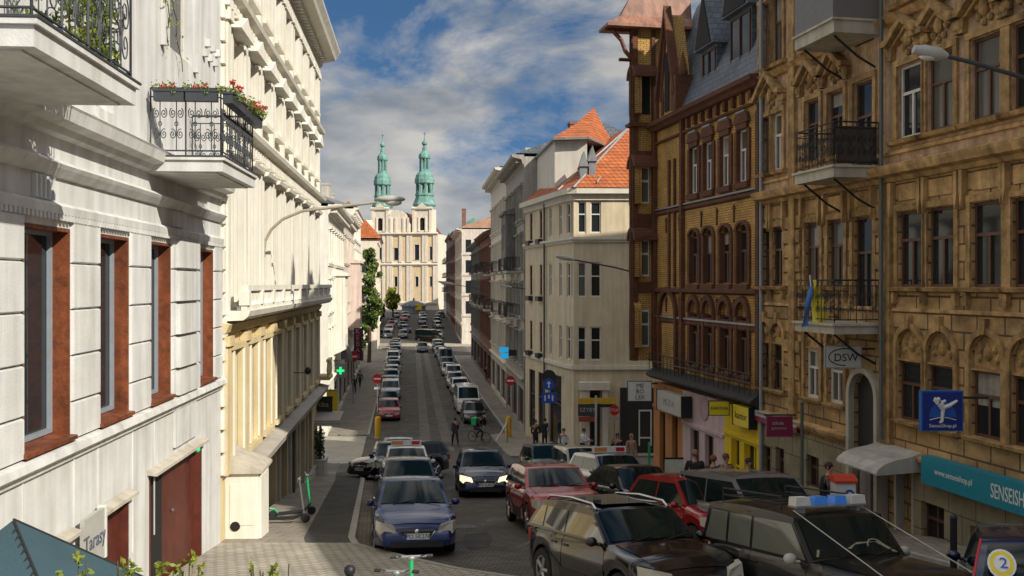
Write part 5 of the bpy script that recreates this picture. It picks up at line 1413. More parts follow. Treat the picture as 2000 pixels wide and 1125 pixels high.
    b = MB(); ap = (X2(1163), 8.2, Z2(203)); mid = [(p[0] * .45 + ap[0] * .55, p[1] * .45 + ap[1] * .55, Z2(286) + (ap[2] - Z2(286)) * .48) for p in qe]
    b.add([(p[0], p[1], Z2(286) + .003) for p in qe] + mid + [ap], [(i, (i + 1) % 5, 5 + (i + 1) % 5, 5 + i) for i in range(5)] + [(5 + i, 5 + (i + 1) % 5, 10) for i in range(5)] + [(4, 3, 2, 1, 0)]); b.build('attic_roof', X['tile'], o)
    for p, y0, dz in ((1135, 5.5, 0), (1152, 5.2, .3)):
        b = MB(); b.box(x(p) - .0, x(p) + .4, .6, 2.2, ev + .4, ev + 1.3 + dz); b.prism([(x(p) - .08, ev + 1.302 + dz), (x(p) + .48, ev + 1.302 + dz), (x(p) + .2, ev + 2.2 + dz)], .5, 2.4); b.build('dormer', X['lead'], o)
    # back wing along the side street, gutter pipe and string of plain stone
    MB().tube([tuple((pts[1] + Vector((-.1, -.12))).to_3d() + Vector((0, 0, H0 - .3))), tuple((pts[1] + Vector((-.1, -.12))).to_3d() + Vector((0, 0, .2)))], .07, 6).build('downpipe', X['dkgreen'], o)
    MB().box(x(1211), x(1282), -.06, -.003, .2, z(757)).build('black_shopfront', X['ink'], o)
    b = MB(); 
    for u0, u1, v0, v1 in ((1247, 1249.5, 870, 800), (1270, 1272.5, 870, 800), (1249.6, 1269.9, 803, 800), (1249.6, 1269.9, 856, 853)): b.box(x(u0), x(u1), -.09, -.061, z(v0), z(v1))
    b.build('shop_window', X['framew'], o)
    return o
beige_house()
# ---------------------------------------------------------------- vehicles
def lerp_pts(pts, x):
    if x <= pts[0][0]: return pts[0][1]
    for (a, u), (b, v) in zip(pts, pts[1:]):
        if x <= b: return u + (v - u) * (x - a) / (b - a) if b > a else v
    return pts[-1][1]
KINDS = {   # length, width, height, wheelbase, wheel radius, then x of: cowl, roof front, roof rear, rear glass foot; belt, cowl, nose, tail heights, clearance, boxiness
 'sedan':  dict(L=4.35, W=1.72, H=1.42, wb=2.60, rw=.31, xc=.78, xf=.12, xr=-1.05, xd=-1.72, zb=.90, zh=.93, zn=.66, zt=.92, cl=.19, box=.0, rt=.74),
 'hatch':  dict(L=3.95, W=1.70, H=1.46, wb=2.48, rw=.30, xc=.86, xf=.25, xr=-1.50, xd=-1.88, zb=.90, zh=.95, zn=.68, zt=.88, cl=.19, box=.0, rt=.76),
 'wagon':  dict(L=4.55, W=1.76, H=1.47, wb=2.66, rw=.32, xc=.82, xf=.15, xr=-1.85, xd=-2.16, zb=.92, zh=.95, zn=.68, zt=.92, cl=.19, box=.05, rt=.76),
 'suv':    dict(L=4.30, W=1.78, H=1.52, wb=2.63, rw=.36, xc=.90, xf=.28, xr=-1.60, xd=-2.05, zb=1.02, zh=1.06, zn=.82, zt=1.0, cl=.24, box=.15, rt=.78),
 'mpv':    dict(L=4.20, W=1.80, H=1.66, wb=2.70, rw=.32, xc=1.15, xf=.45, xr=-1.85, xd=-2.08, zb=1.02, zh=1.08, zn=.80, zt=1.0, cl=.2, box=.1, rt=.82),
 'city':   dict(L=3.55, W=1.63, H=1.49, wb=2.30, rw=.29, xc=.88, xf=.28, xr=-1.25, xd=-1.66, zb=.90, zh=.95, zn=.72, zt=.90, cl=.19, box=.0, rt=.72),
 'jeep':   dict(L=4.30, W=1.76, H=1.62, wb=2.58, rw=.37, xc=.62, xf=.22, xr=-1.90, xd=-2.06, zb=1.02, zh=1.06, zn=.98, zt=1.02, cl=.30, box=.6, rt=.84),
 'van':    dict(L=5.0, W=1.92, H=2.15, wb=3.1, rw=.34, xc=1.75, xf=1.05, xr=-2.35, xd=-2.45, zb=1.15, zh=1.2, zn=.95, zt=1.15, cl=.22, box=.4, rt=.86),
}
class Car:
    def __init__(s, kind, M, name, label, cat, body, group=None, detail=2, lit=False, rails=False, plate='PO 5K278', sign=None, mirror=True, glass=None, doors=2, hub=True, sideglass=None):
        k = KINDS[kind]; s.k = k; s.__dict__.update(k)
        s.root = thing(name, label, cat, M=M, group=group)
        s.body = body; s.det = detail; s.sg_ = sideglass
        s.lower(); s.cabin(glass or X['carglass'])
        if detail: s.details(lit, rails, plate, sign, mirror, doors)
        s.wheels(hub)
    def top(s, x):
        hl = s.L / 2
        pts = [(-hl, s.zt - .30), (-hl + .05, s.zt - .10), (-hl + .18, s.zt), (s.xd, s.zb + .02), (s.xc, s.zh), (s.xc + (hl - s.xc) * .6, s.zh - (s.zh - s.zn) * (.45 - .2 * s.box)), (hl - .22, s.zn + .03), (hl - .06, s.zn - .10), (hl, s.zn - .22)]
        return lerp_pts(pts, x)
    def bot(s, x):
        hl = s.L / 2; z = s.cl + .05 * max(0, (abs(x) - hl + .5) / .5)
        for xw in (s.wb / 2 + s.off, -s.wb / 2 + s.off):
            ra = s.rw + .055
            if abs(x - xw) < ra: z = max(z, s.rw + math.sqrt(ra * ra - (x - xw) ** 2))
        return z
    @property
    def off(s): return -.02
    def half(s, x):
        hl = s.L / 2; e = max(0, (abs(x) - hl + .75) / .75)
        return s.W / 2 * (1 - (.20 - .14 * s.box) * e ** 2.4)
    def ring(s, x):
        w, t, b = s.half(x), s.top(x), s.bot(x)
        f = lambda u: b + (t - b) * u
        return [(0, b), (w * .86, b), (w * .975, f(.06) if b < s.rw else b + .005), (w, max(b + .012, f(.36))), (w * 1.0, max(b + .02, f(.62))), (w * .975, f(.86)), (w * .90, t - .012), (w * .80, t), (w * .4, t + .022), (0, t + .03)]
    def lower(s):
        hl = s.L / 2; xs = {-hl, -hl + .04, -hl + .12, -hl + .25, hl, hl - .04, hl - .12, hl - .25, hl - .45, s.xc, s.xd, s.xc + (hl - s.xc) * .6, 0}
        n = 9 if s.det else 5
        for xw in (s.wb / 2 + s.off, -s.wb / 2 + s.off):
            ra = s.rw + .055
            for i in range(n + 1): xs.add(round(xw - ra * math.cos(math.pi * i / n), 4))
            xs.add(xw - ra - .004); xs.add(xw + ra + .004)
        xs = sorted(xs); b = MB(); m = 10; vs = []
        for x in xs:
            r = s.ring(x)
            vs += [(x, -y, z) for y, z in r] + [(x, y, z) for y, z in r[1:-1][::-1]]
        N = 2 * m - 2; fs = []
        for i in range(len(xs) - 1):
            for j in range(N): fs.append((i * N + j, i * N + (j + 1) % N, (i + 1) * N + (j + 1) % N, (i + 1) * N + j))
        fs += [tuple(range(N)), tuple(range((len(xs) - 1) * N, len(xs) * N))]
        b.add(vs, fs)
        s.b = b.build('body', s.body, s.root, 38)
    def cab_pts(s):
        H, r = s.H, .06
        A, Bp, Cp, Dp = Vector((s.xc + .05, s.zh - .02)), Vector((s.xf, H - .035)), Vector((s.xr, H - .045 if s.box < .5 else H - .02)), Vector((s.xd, s.zb - .0))
        out = [A, A.lerp(Bp, .5), Bp.lerp(A, .12)]
        for t in (.0, .1, .3, .5, .7, .9, 1): out.append(Bp.lerp(Cp, t) + Vector((0, .035 * math.sin(math.pi * t) + (.012 if 0 < t < 1 else 0))))
        out += [Cp.lerp(Dp, .14) + Vector((-.015, 0)), Cp.lerp(Dp, .5) + Vector((-.04 if s.box < .3 else 0, 0)), Dp]
        return out
    def wz(s, z):
        t = (z - s.zb) / (s.H - s.zb); wb_ = s.W / 2 * .93
        return wb_ + (s.W / 2 * s.rt - wb_) * max(-.3, t) ** 1 if t < 1 else s.W / 2 * s.rt
    def crown(s, p, u):
        y = s.wz(p.y) * u
        return (p.x - .05 * u * u * (1 if p.x > s.xf else 0) * 1.2, y, p.y + .03 * (1 - u * u))
    def cabin(s, gm):
        P = s.cab_pts(); us = (-1, -.6, -.2, .2, .6, 1); b = MB()
        vs = [s.crown(p, u) for p in P for u in us]; n = len(us)
        b.add(vs, [(i * n + j, i * n + j + 1, (i + 1) * n + j + 1, (i + 1) * n + j) for i in range(len(P) - 1) for j in range(n - 1)])
        for q in (0, n - 1): b.add([vs[i * n + q] for i in range(len(P))], [tuple(range(len(P)))])
        b.build('cabin', s.body, s.root, 38)
        def pane(name, pa, pb, t0, t1, uu):
            q = MB(); g = []; m = 5
            nrm = Vector((pb.y - pa.y, -(pb.x - pa.x))).normalized()
            if nrm.y < 0: nrm = -nrm
            for t in (t0, (t0 + t1) / 2, t1):
                p = pa.lerp(pb, t) + nrm * .012 + (Vector((-.035, 0)) if name == 'rear_window' and .3 < t < .7 and s.box < .3 else Vector((0, 0)))
                for j in range(m): g.append(s.crown(p, uu * (-1 + 2 * j / (m - 1))))
            q.add(g, [(i * m + j, i * m + j + 1, (i + 1) * m + j + 1, (i + 1) * m + j) for i in range(2) for j in range(m - 1)])
            return q.build(name, gm, s.root, 30)
        pane('windshield', P[0], P[3], .07, .93, .90)
        pane('rear_window', P[-1], P[-4], .12, .88, .86)
        # side glass
        z0, z1 = s.zb + .05, s.H - .115
        fx = lambda z, e: P[0].x + (P[3].x - P[0].x) * (z - P[0].y) / (P[3].y - P[0].y) - e
        rx = lambda z, e: P[-1].x + (P[-4].x - P[-1].x) * (z - P[-1].y) / (P[-4].y - P[-1].y) + e
        xm = (s.xf + s.xr) / 2 + .12; cuts = [xm] if s.L < 3.8 else [xm, s.xr + (.22 if s.box < .5 else .55)]
        if s.box < .3 and s.zt < 1 and len(cuts) == 2: cuts[1] = max(cuts[1], rx(z0, .35))
        ends = [('f',)] + [c for c in cuts] + [('r',)]
        for sd in (-1, 1):
            for i in range(len(ends) - 1):
                a, c = ends[i], ends[i + 1]
                q = []
                for z, far in ((z0, 0), (z1, 0), (z1, 1), (z0, 1)):
                    e = a if not far else c
                    x = fx(z, .10) if e == ('f',) else (rx(z, .10) if e == ('r',) else e + (.03 if far else -.03))
                    q.append((x, sd * (s.wz(z) + .007), z))
                if abs(q[0][0] - q[3][0]) < .08: continue
                MB().add(q, [(0, 1, 2, 3)]).build('side_window', s.sg_ or gm, s.root)
    def patch(s, x0, x1, r0, r1, off, sd, n=4):
        b = MB(); vs = []
        for i in range(n + 1):
            x = x0 + (x1 - x0) * i / n; r = s.ring(x)
            for j in range(r0, r1 + 1): vs.append((x, sd * (r[j][0] + off), r[j][1]))
        m = r1 - r0 + 1
        return b.add(vs, [(i * m + j, i * m + j + 1, (i + 1) * m + j + 1, (i + 1) * m + j) for i in range(n) for j in range(m - 1)])
    def details(s, lit, rails, plate, sign, mirror, doors):
        hl = s.L / 2; w = s.W / 2; big = s.det > 1; R_ = s.root
        for sd in (-1, 1):
            b = MB(); y = sd * w * (.66 if s.box < .5 else .66); xh = hl - .10 - .02
            if s.box > .5: b.box(hl - .06, hl + .02, y - .13, y + .13, s.zn - .30, s.zn - .12)
            else:
                zc = s.zn - .085
                b.add([(hl - .015, y - sd * .16, zc - .07), (hl - .012, y - sd * .10, zc + .075), (hl - .12, y + sd * .17, zc + .135), (hl - .34, y + sd * .262, zc + .15), (hl - .30, y + sd * .268, zc - .02), (hl - .07, y + sd * .17, zc - .10),
                       (hl - .4, y, zc - .05), (hl - .4, y, zc + .09)], [(0, 1, 2, 5), (2, 3, 4, 5), (1, 7, 3, 2), (0, 5, 4, 6), (0, 6, 7, 1), (3, 7, 6, 4)])
            b.build('headlight', X['lit'] if lit else X['lampglass'], R_, 30)
            MB().box(-hl - .02, -hl + .14, sd * w * .74 - .09, sd * w * .74 + .09, s.zt - .26, s.zt - .04).build('tail_light', X['tail'], R_)
            if mirror:
                b = MB(); b.ball((s.xc - .22, sd * (w + .08), s.zb + .06), .07, .10, .075, 8, 5); b.tube([(s.xc - .2, sd * (w * .9), s.zb + .01), (s.xc - .2, sd * (w + .05), s.zb + .03)], .022, 4)
                b.build('mirror', s.body if s.box < .5 else X['signg'], R_, 60)
        g = MB()
        if s.box > .5:
            g.box(hl - .05, hl + .012, -.40, .40, s.zn - .30, s.zn - .12)
        else: g.add([(hl + .008, -.36, s.zn - .12), (hl + .008, .36, s.zn - .12), (hl + .012, .27, s.zn - .24), (hl + .012, -.27, s.zn - .24), (hl - .12, -.36, s.zn - .06), (hl - .12, .36, s.zn - .06)], [(0, 1, 2, 3), (0, 4, 5, 1)])
        go = g.build('grille', X['black'], R_)
        g = MB(); g.tube([(hl + .012, -.37, s.zn - .12), (hl + .016, -.27, s.zn - .25), (hl + .016, .27, s.zn - .25), (hl + .012, .37, s.zn - .12)], .011, 4); g.ball((hl + .012, 0, s.zn - .13), .02, .055, .055, 10, 5); g.build('badge', X['chrome'], go, 60)
        b = MB(); b.box(hl - .03, hl + .018, -.62 * w, .62 * w, s.cl + .03, s.cl + .15); b.build('bumper', X['black'], R_)
        p = MB().box(hl + .002, hl + .030, -.26, .26, s.cl + .19, s.cl + .305).build('license_plate', X['plate'], R_)
        if big:
            MB().box(hl + .0305, hl + .032, -.26, -.215, s.cl + .19, s.cl + .305).build('country_band', X['eu'], p)
            text(plate, .115, X['ink'], p, face_m((hl + .033, .02, s.cl + .247), (0, 1, 0)), .001)
            b = MB(); n = 6; g = []
            for i in range(n + 1):
                x = s.xc + .03 + (hl - .20 - s.xc) * i / n; rg = s.ring(x); k_ = 1 - .10 * (i / n) ** 2
                half = [(rg[7][0] * k_, rg[7][1]), (rg[8][0] * k_, rg[8][1]), (0, rg[9][1])]
                for y_, z_ in [(-a, z) for a, z in half] + [(a, z) for a, z in half[:2][::-1]]: g.append((x, y_, z_ + .010))
            b.add(g, [(i * 5 + j, i * 5 + j + 1, (i + 1) * 5 + j + 1, (i + 1) * 5 + j) for i in range(n) for j in range(4)]).build('bonnet', s.body, R_, 38)
            # wipers along the screen foot, door leaves with handles
            b = MB()
            for y0 in (-.45, .12): b.tube([(s.xc + .06, y0, s.zh + .02), (s.xc - .05, y0 + .48, s.zh + .095)], .010, 4)
            b.build('wiper', X['black'], R_)
            xm = (s.xf + s.xr) / 2 + .12
            for sd in (-1, 1):
                for x0, x1 in ((xm + .012, s.xc - .02), (-s.wb / 2 + s.rw + .0, xm - .012))[:doors]:
                    d = s.patch(x0, x1, 2, 6, .006, sd, 5).build('door', s.body, R_, 38)
                    MB().box(x0 + .06, x0 + .22, sd * (w * .985) - .02, sd * (w * .985) + .025, s.zb - .14, s.zb - .11).build('handle', s.body, d)
                s.patch(-s.wb / 2 + s.rw, s.wb / 2 - s.rw - .06, 2, 3, .012, sd, 4).build('side_trim', X['black'], R_, 38)
        if rails:
            b = MB()
            for sd in (-1, 1):
                y = sd * (w * s.rt - .05)
                b.tube([(s.xf - .05, y, s.H - .03), (s.xf - .18, y, s.H + .05), ((s.xf + s.xr) / 2, y, s.H + .085), (s.xr + .15, y, s.H + .045), (s.xr + .02, y, s.H - .04)], .022, 6)
            b.build('roof_rail', X['chrome'] if s.box < .5 else X['black'], R_, 60)
        if sign:
            o = MB().box(s.xf - .62, s.xf - .42, -.56, .56, s.H + .035, s.H + .23).build('roof_sign', X['signw'], R_)
            MB().box(s.xf - .42 + .001, s.xf - .415, -.54, -.12, s.H + .07, s.H + .20).build('orange_panel', plain('sign_orange', (.62, .25, .06)), o)
            MB().box(s.xf - .42 + .001, s.xf - .415, .20, .50, s.H + .07, s.H + .20).build('red_panel', X['signr'], o)
    def wheels(s, hub):
        hb = s.W / 2
        for xw in (s.wb / 2 + s.off, -s.wb / 2 + s.off):
            for sd in (-1, 1):
                r = s.rw; yo = sd * (hb - .015); yi = sd * (hb - .21); m = 14 if s.det > 1 else 9
                o = MB().lathe([(r * .6, yi), (r * .96, yi), (r, yi + (yo - yi) * .25), (r, yi + (yo - yi) * .75), (r * .955, yo), (r * .68, yo + sd * .004), (r * .66, yo - sd * .02)], (xw, 0, r), m, 'y').build('wheel', X['rubber'], s.root, 40)
                if s.det and hub:
                    b = MB(); b.lathe([(r * .66, yo - sd * .05), (r * .66, yo - sd * .005), (r * .60, yo - sd * .012), (r * .58, yo - sd * .05)], (xw, 0, r), m, 'y')
                    b.lathe([(r * .17, yo - sd * .05), (r * .15, yo - sd * .005), (.01, yo)], (xw, 0, r), 8, 'y')
                    for k in range(5 if s.det > 1 else 4):
                        a = 2 * math.pi * k / (5 if s.det > 1 else 4)
                        b.tube([(xw + r * .12 * math.cos(a), yo - sd * .025, r + r * .12 * math.sin(a)), (xw + r * .61 * math.cos(a), yo - sd * .022, r + r * .61 * math.sin(a))], r * .10, 4)
                    b.build('rim', X['rim'], o, 40)
PAINT = dict(blue=paint('blue_paint', (.008, .018, .095)), dkblue=paint('dark_blue_paint', (.012, .018, .05)), red=paint('red_paint', (.30, .006, .010)), black=paint('black_paint', (.004, .004, .005), .0, .14), silver=paint('silver_paint', (.30, .31, .32), .6), white=paint('white_paint', (.70, .70, .68), 0), grey=paint('grey_paint', (.14, .15, .155)), dkgrey=paint('dark_grey_paint', (.045, .048, .05)), green=paint('dark_green_paint', (.02, .045, .045)), beige=paint('champagne_paint', (.34, .31, .25), .5), jeep=paint('dull_black_paint', (.006, .006, .006), .0, .3))
def car_at(px, py, th, back=0, **kw):
    """front bumper foot at photo point px, py; nose turned th degrees from facing the viewer"""
    x, y, z = at(px, py); t = R(th)
    kind = kw['kind']; L = KINDS[kind]['L'] / 2
    return Car(M=slope_matrix(x - math.sin(t) * L, y + math.cos(t) * L, t), **kw)
G1 = 'cars parked along the left kerb'; G2 = 'cars parked slantwise on the right'
def near_cars():
    car_at(814, 1091, 9, kind='sedan', name='parked_car', label='dark blue car at the front of the left parked row, with a chrome edged grille', cat='car', body=PAINT['blue'], group=G1)
    car_at(803, 1008, 9, kind='hatch', name='parked_car', label='dark grey car tucked behind the dark blue one, only its roof and screen showing', cat='car', body=PAINT['dkgrey'], group=G1, plate='PO 7M104')
    car_at(797, 962, 8, kind='wagon', name='taxi', label='white taxi with a lettered roof board, third in the left parked row', cat='taxi', body=PAINT['white'], group=G1, sign=True, plate='PO 9T551')
    car_at(772, 940, 10, kind='hatch', name='parked_car', label='dark blue car at the kerb half hidden behind the white taxi', cat='car', body=PAINT['dkblue'], group=G1, detail=1)
    car_at(782, 921, 9, kind='sedan', name='parked_car', label='silver car with a pale roof behind the white taxi', cat='car', body=PAINT['silver'], group=G1, detail=1)
    car_at(700, 938, -40, kind='wagon', name='car', label='black estate car turning at the corner with its nose to the left pavement', cat='car', body=PAINT['black'], plate='PO 3H816')
    car_at(948, 974, 6, kind='hatch', name='car', label='dark blue car driving up the street with both headlamps lit', cat='car', body=PAINT['dkblue'], lit=True, plate='PO 1L642')
    red = car_at(1114, 1052, 10, kind='suv', name='car', label='bright red off road car with a slotted grille in the middle of the street', cat='car', body=PAINT['red'], plate='PO 2X390')
    car_at(1090, 950, 10, kind='hatch', name='parked_car', label='dark grey green hatchback at the far end of the right queue', cat='car', body=PAINT['green'], group=G2, detail=1)
    car_at(1175, 962, 12, kind='wagon', name='parked_car', label='champagne car between the grey green hatchback and the silver taxi', cat='car', body=PAINT['beige'], group=G2, detail=1)
    car_at(1255, 992, 16, kind='wagon', name='taxi', label='silver taxi with a white roof board behind the red off road car', cat='taxi', body=PAINT['silver'], group=G2, sign=True, plate='PO 8T127')
    car_at(1318, 1036, 18, kind='sedan', name='parked_car', label='black saloon between the silver taxi and the small red car', cat='car', body=PAINT['black'], group=G2)
    car_at(1450, 1086, 24, kind='city', name='parked_car', label='small rounded red city car beside the silver people carrier', cat='car', body=PAINT['red'], group=G2, plate='PO 6C733')
    car_at(1592, 1118, 17, kind='mpv', name='parked_car', label='silver people carrier with black roof panel behind the black jeep', cat='car', body=PAINT['silver'], group=G2)
    return red
red_car = near_cars()
def slotted_grille(c):
    hl = c.L / 2; z = c.zn; b = MB(); b.box(hl - .10, hl + .025, -.46, .46, z - .18, z - .03); g = b.build('slotted_grille', X['chrome'], c.root); b = MB()
    for k in range(7): b.box(hl + .0255, hl + .03, -.42 + .123 * k, -.345 + .123 * k, z - .165, z - .045)
    b.build('slots', X['black'], g)
    b = MB(); b.bar([(-.84, c.cl + .02), (.84, c.cl + .02), (.80, c.cl + .20), (-.80, c.cl + .20)], hl - .2, hl + .02); b.build('lower_bumper', X['black'], c.root)
    for y, m in ((-.62, X['lit']), (.62, X['lampglass'])): MB().lathe([(.065, hl - .02), (.06, hl + .035)], (0, y, c.cl + .30), 10, 'x').build('fog_lamp', m, c.root)
slotted_grille(red_car)
SHINY = glassmat('polished_glass', (.03, .032, .028), .03); SHINY.node_tree.nodes['Principled BSDF'].inputs['Specular IOR Level'].default_value = 1.0; SHINY.node_tree.nodes['Principled BSDF'].inputs['Coat Weight'].default_value = 1.0
PALEG = glassmat('pale_opaque_glass', (.15, .15, .12), .06); PALEG.node_tree.nodes['Principled BSDF'].inputs['Specular IOR Level'].default_value = .8  # opaque; pale base colour stands in for bright fronts showing in the glass
def wagon_suv():
    c = Car('suv', slope_matrix(1.82, 15.45, R(23)), 'parked_car', 'black crossover with silver roof rails, left of the black jeep', 'car', PAINT['black'], G2, rails=True, plate='PO 4N985', sideglass=SHINY)
    MB().add([(c.xf - .1, -.52, c.H + .045), (c.xf - .1, .52, c.H + .045), (c.xr + .3, .5, c.H + .045), (c.xr + .3, -.5, c.H + .045)], [(0, 1, 2, 3)]).build('sunroof', X['carglass'], c.root)
wagon_suv()
def jeep():
    c = Car('jeep', slope_matrix(4.48, 13.6, R(20.5)), 'jeep', 'boxy dull black four wheel drive with a blue and white light bar on its roof', 'car', PAINT['jeep'], G2, plate='PO 0J447', rails=False, sideglass=PALEG)
    H = c.H; b = MB()
    for y in (-.58, .58): b.tube([(c.xf - .5, y, H + .10), (c.xr + .12, y, H + .10)], .016, 5)
    for i in range(5): b.tube([(c.xf - .5 - i * .34, -.58, H + .10), (c.xf - .5 - i * .34, .58, H + .10)], .012, 5)
    for y in (-.58, .58):
        for x in (c.xf - .5, c.xr + .12): b.tube([(x, y, H - .02), (x, y, H + .20)], .014, 5)
        b.tube([(c.xf - .5, y, H + .20), (c.xr + .12, y, H + .20)], .014, 5)
    b.build('roof_rack', X['black'], c.root)
    o = MB().box(c.xf - .33, c.xf - .12, -.60, .60, H + .075, H + .10).box(c.xf - .30, c.xf - .15, -.5, -.44, H - .0, H + .075).box(c.xf - .30, c.xf - .15, .44, .5, H, H + .075).build('light_bar', X['lead'], c.root)
    for y0, y1, m in ((-.60, -.35, X['framew']), (-.27, -.06, plain('blue_beacon', (.05, .20, .62), .15, 0, .12)), (.06, .27, plain('blue_beacon', (.05, .20, .62), .15, 0, .12)), (.35, .60, X['framew'])):
        q = MB(); q.bar([(y0, H + .102), (y1, H + .102), (y1 - .015, H + .22), (y0 + .015, H + .22)], c.xf - .31, c.xf - .14); q.build('beacon', m, o)
    for y in (-.6, .6):
        MB().tube([(c.xf - .2, y, H + .04), (c.L / 2 - .15, y * 1.12, c.zn + .03)], .008, 4).build('limb_riser', X['signg'], c.root)
    # pale dashboard and steering wheel behind the screen
    b = MB(); zz = c.zh + .03
    P = c.cab_pts(); p = P[0].lerp(P[3], .10); p2 = P[0].lerp(P[3], .34)
    n = Vector((P[3].y - P[0].y, -(P[3].x - P[0].x))).normalized() * .015
    b.add([c.crown(p + n, -.84), c.crown(p + n, .84), c.crown(p2 + n, .55), c.crown(p2 + n, .05), c.crown(p.lerp(p2, .5) + n, -.2), c.crown(p.lerp(p2, .6) + n, -.78)], [(0, 1, 2, 3, 4, 5)]).build('dashboard', plain('cream_dash', (.30, .29, .18), .5), c.root)
    q = [c.crown(P[0].lerp(P[3], .24 + .15 * math.sin(a)) + n * 1.2, .42 + .17 * math.cos(a)) for a in [math.pi * k / 12 for k in range(13)]]
    MB().tube(q, .010, 4).build('steering_wheel', plain('cream_wheel', (.34, .32, .22)), c.root)
    MB().box(-c.L / 2 - .04, -c.L / 2 + .02, -.8, .8, .45, .62).build('rear_bumper', X['black'], c.root)
jeep()
def edge_car():
    x, y = 6.95, 13.0
    c = Car('city', slope_matrix(x, y, R(157)), 'parked_car', 'navy small car with red trim and an oval badge at the right edge', 'car', PAINT['dkblue'], G2)
    P = c.cab_pts(); a, e = P[-1], P[-4]; n = Vector((e.y - a.y, -(e.x - a.x))).normalized(); n = n if n.x < 0 else -n
    def disc(r1, r2, off, m, name, par, u0=.40, t0=.45):
        b = MB(); pc = a.lerp(e, t0) + n * off; d = (e - a).normalized()
        q = []
        for k in range(20):
            t = 2 * math.pi * k / 20; p = pc + d * r2 * math.sin(t); q.append((p.x - .02, u0 + r1 * math.cos(t), p.y))
        q2 = [(x_ - .006, y_, z_) for x_, y_, z_ in q]
        return b.add(q, [tuple(range(20))]).build(name, m, par)
    o = disc(.16, .20, .10, X['signw'], 'badge', c.root)
    disc(.135, .17, .105, X['signy'], 'badge_ring', o); disc(.09, .115, .11, X['signw'], 'badge_centre', o)
    pc = a.lerp(e, .45) + n * .115; d = (e - a).normalized()
    text('2', .20, X['signb'], o, face_m((pc.x - .03, .38, pc.y), (0, -1, 0), (d.x, 0, d.y)), .001)
    for sd in (-1, 1): MB().tube([(p.x, sd * (c.wz(p.y) + .004), p.y + .004) for p in P[9:]], .018, 5).build('red_trim', X['signr'], c.root)
edge_car()
# the long parked rows further down, copied from a handful of cars
def far_cars():
    protos = {}
    def get(kind, col):
        key = (kind, col)
        if key not in protos:
            protos[key] = Car(kind, Matrix.Identity(4), 'parked_car', '', 'car', PAINT[col], detail=1, mirror=True).root
            return protos[key], True
        return copy_tree(protos[key]), False
    r = random.Random(21); KN = dict(suv='tall car', mpv='people carrier', city='small car', wagon='estate car', hatch='hatchback', sedan='saloon')
    cols = ['red', 'dkgrey', 'silver', 'dkblue', 'grey', 'silver', 'black', 'grey', 'white', 'dkgrey', 'green', 'silver', 'black', 'grey']
    names = dict(red='red', dkgrey='charcoal', silver='silver', dkblue='navy', grey='mid grey', white='white', black='black', green='dark green', beige='champagne')
    ordn = ['first', 'second', 'third', 'fourth', 'fifth', 'sixth', 'seventh', 'eighth', 'ninth', 'tenth', 'eleventh', 'twelfth', 'thirteenth', 'fourteenth', 'fifteenth']
    for i in range(14):
        y = 76 + i * 6.4; kind = ['hatch', 'sedan', 'mpv', 'city', 'suv', 'wagon'][i % 6]; col = cols[i]
        y += r.uniform(-.7, .7); o, _ = get(kind, col); o.matrix_world = slope_matrix(-1.05 - .113 * y + r.uniform(-.15, .15), y, R(6.4 + r.uniform(-2, 2)))
        tag(o, f'{names[col]} {KN.get(kind, kind)}, {ordn[i]} in the far left parked row', 'car', 'cars parked down the left side of the far block')
    cols = ['black', 'white', 'dkblue', 'white', 'silver', 'white', 'silver', 'dkgrey', 'grey', 'silver', 'dkgrey', 'black', 'grey']
    for i in range(13):
        y = 73 + i * 6.6; kind = ['hatch', 'van', 'city', 'suv', 'wagon', 'mpv', 'sedan'][i % 7]; col = cols[i]
        y += r.uniform(-.7, .7); o, _ = get(kind, col); o.matrix_world = slope_matrix(4.9 - .108 * y + r.uniform(-.15, .15), y, R(6.4 + r.uniform(-2, 2)))
        tag(o, f'{names[col]} {KN.get(kind, kind)} {ordn[i]} in the right parked row beyond the crossing', 'car', 'cars parked down the right side of the far block')
    o, _ = get('hatch', 'dkgrey'); o.matrix_world = slope_matrix((825 - CX) / F * 148, 148, R(6)); tag(o, 'charcoal car driving up the middle of the lane in the far block', 'car')
    o, _ = get('van', 'black'); o.matrix_world = slope_matrix((838 - CX) / F * 172, 172, R(62)); tag(o, 'black van turning across the far crossing', 'van')
    k = 0; where = ['left of the lane', 'in the lane', 'right of the lane', 'at the right edge']
    for row in range(6):
        y = 181 + row * 14
        for j, px in enumerate((752 + row * 4, 788, 828, 856)):
            if (row + j) % 5 == 4: continue
            col = ['grey', 'dkgrey', 'silver', 'white', 'dkblue', 'black', 'red'][(row * 3 + j) % 7]; kind = ['hatch', 'wagon', 'suv', 'sedan'][(row + j) % 4]
            o, _ = get(kind, col); o.matrix_world = slope_matrix((px + r.uniform(-4, 4) - CX) / F * y, y, R(r.choice([5, 6, 8, 20])))
            tag(o, f'small distant {names[col]} {KN.get(kind, kind)} {where[j]}, row {["one", "two", "three", "four", "five", "six"][row]} beyond the far crossing', 'car', 'distant cars before the church square')
far_cars()
# ---------------------------------------------------------------- signs, lamps, street furniture
def board(name, label, cat, x, y, z, w, hh, m, rz=0, t=.06, frame=None):
    o = thing(name, label, cat, (x, y, z), rz)
    MB().box(-w, w, -t, t, -hh, hh).build('board', m, o)
    if frame: MB().box(-w - .03, w + .03, -t * .8, t * .8, hh + .002, hh + .03).box(-w - .03, w + .03, -t * .8, t * .8, -hh - .03, -hh - .002).box(-w - .03, -w - .002, -t * .8, t * .8, -hh, hh).box(w + .002, w + .03, -t * .8, t * .8, -hh, hh).build('frame', frame, o)
    return o
def px3(px, py, D): return ((px - CX) / F * D, D, (HY - py) / F * D)
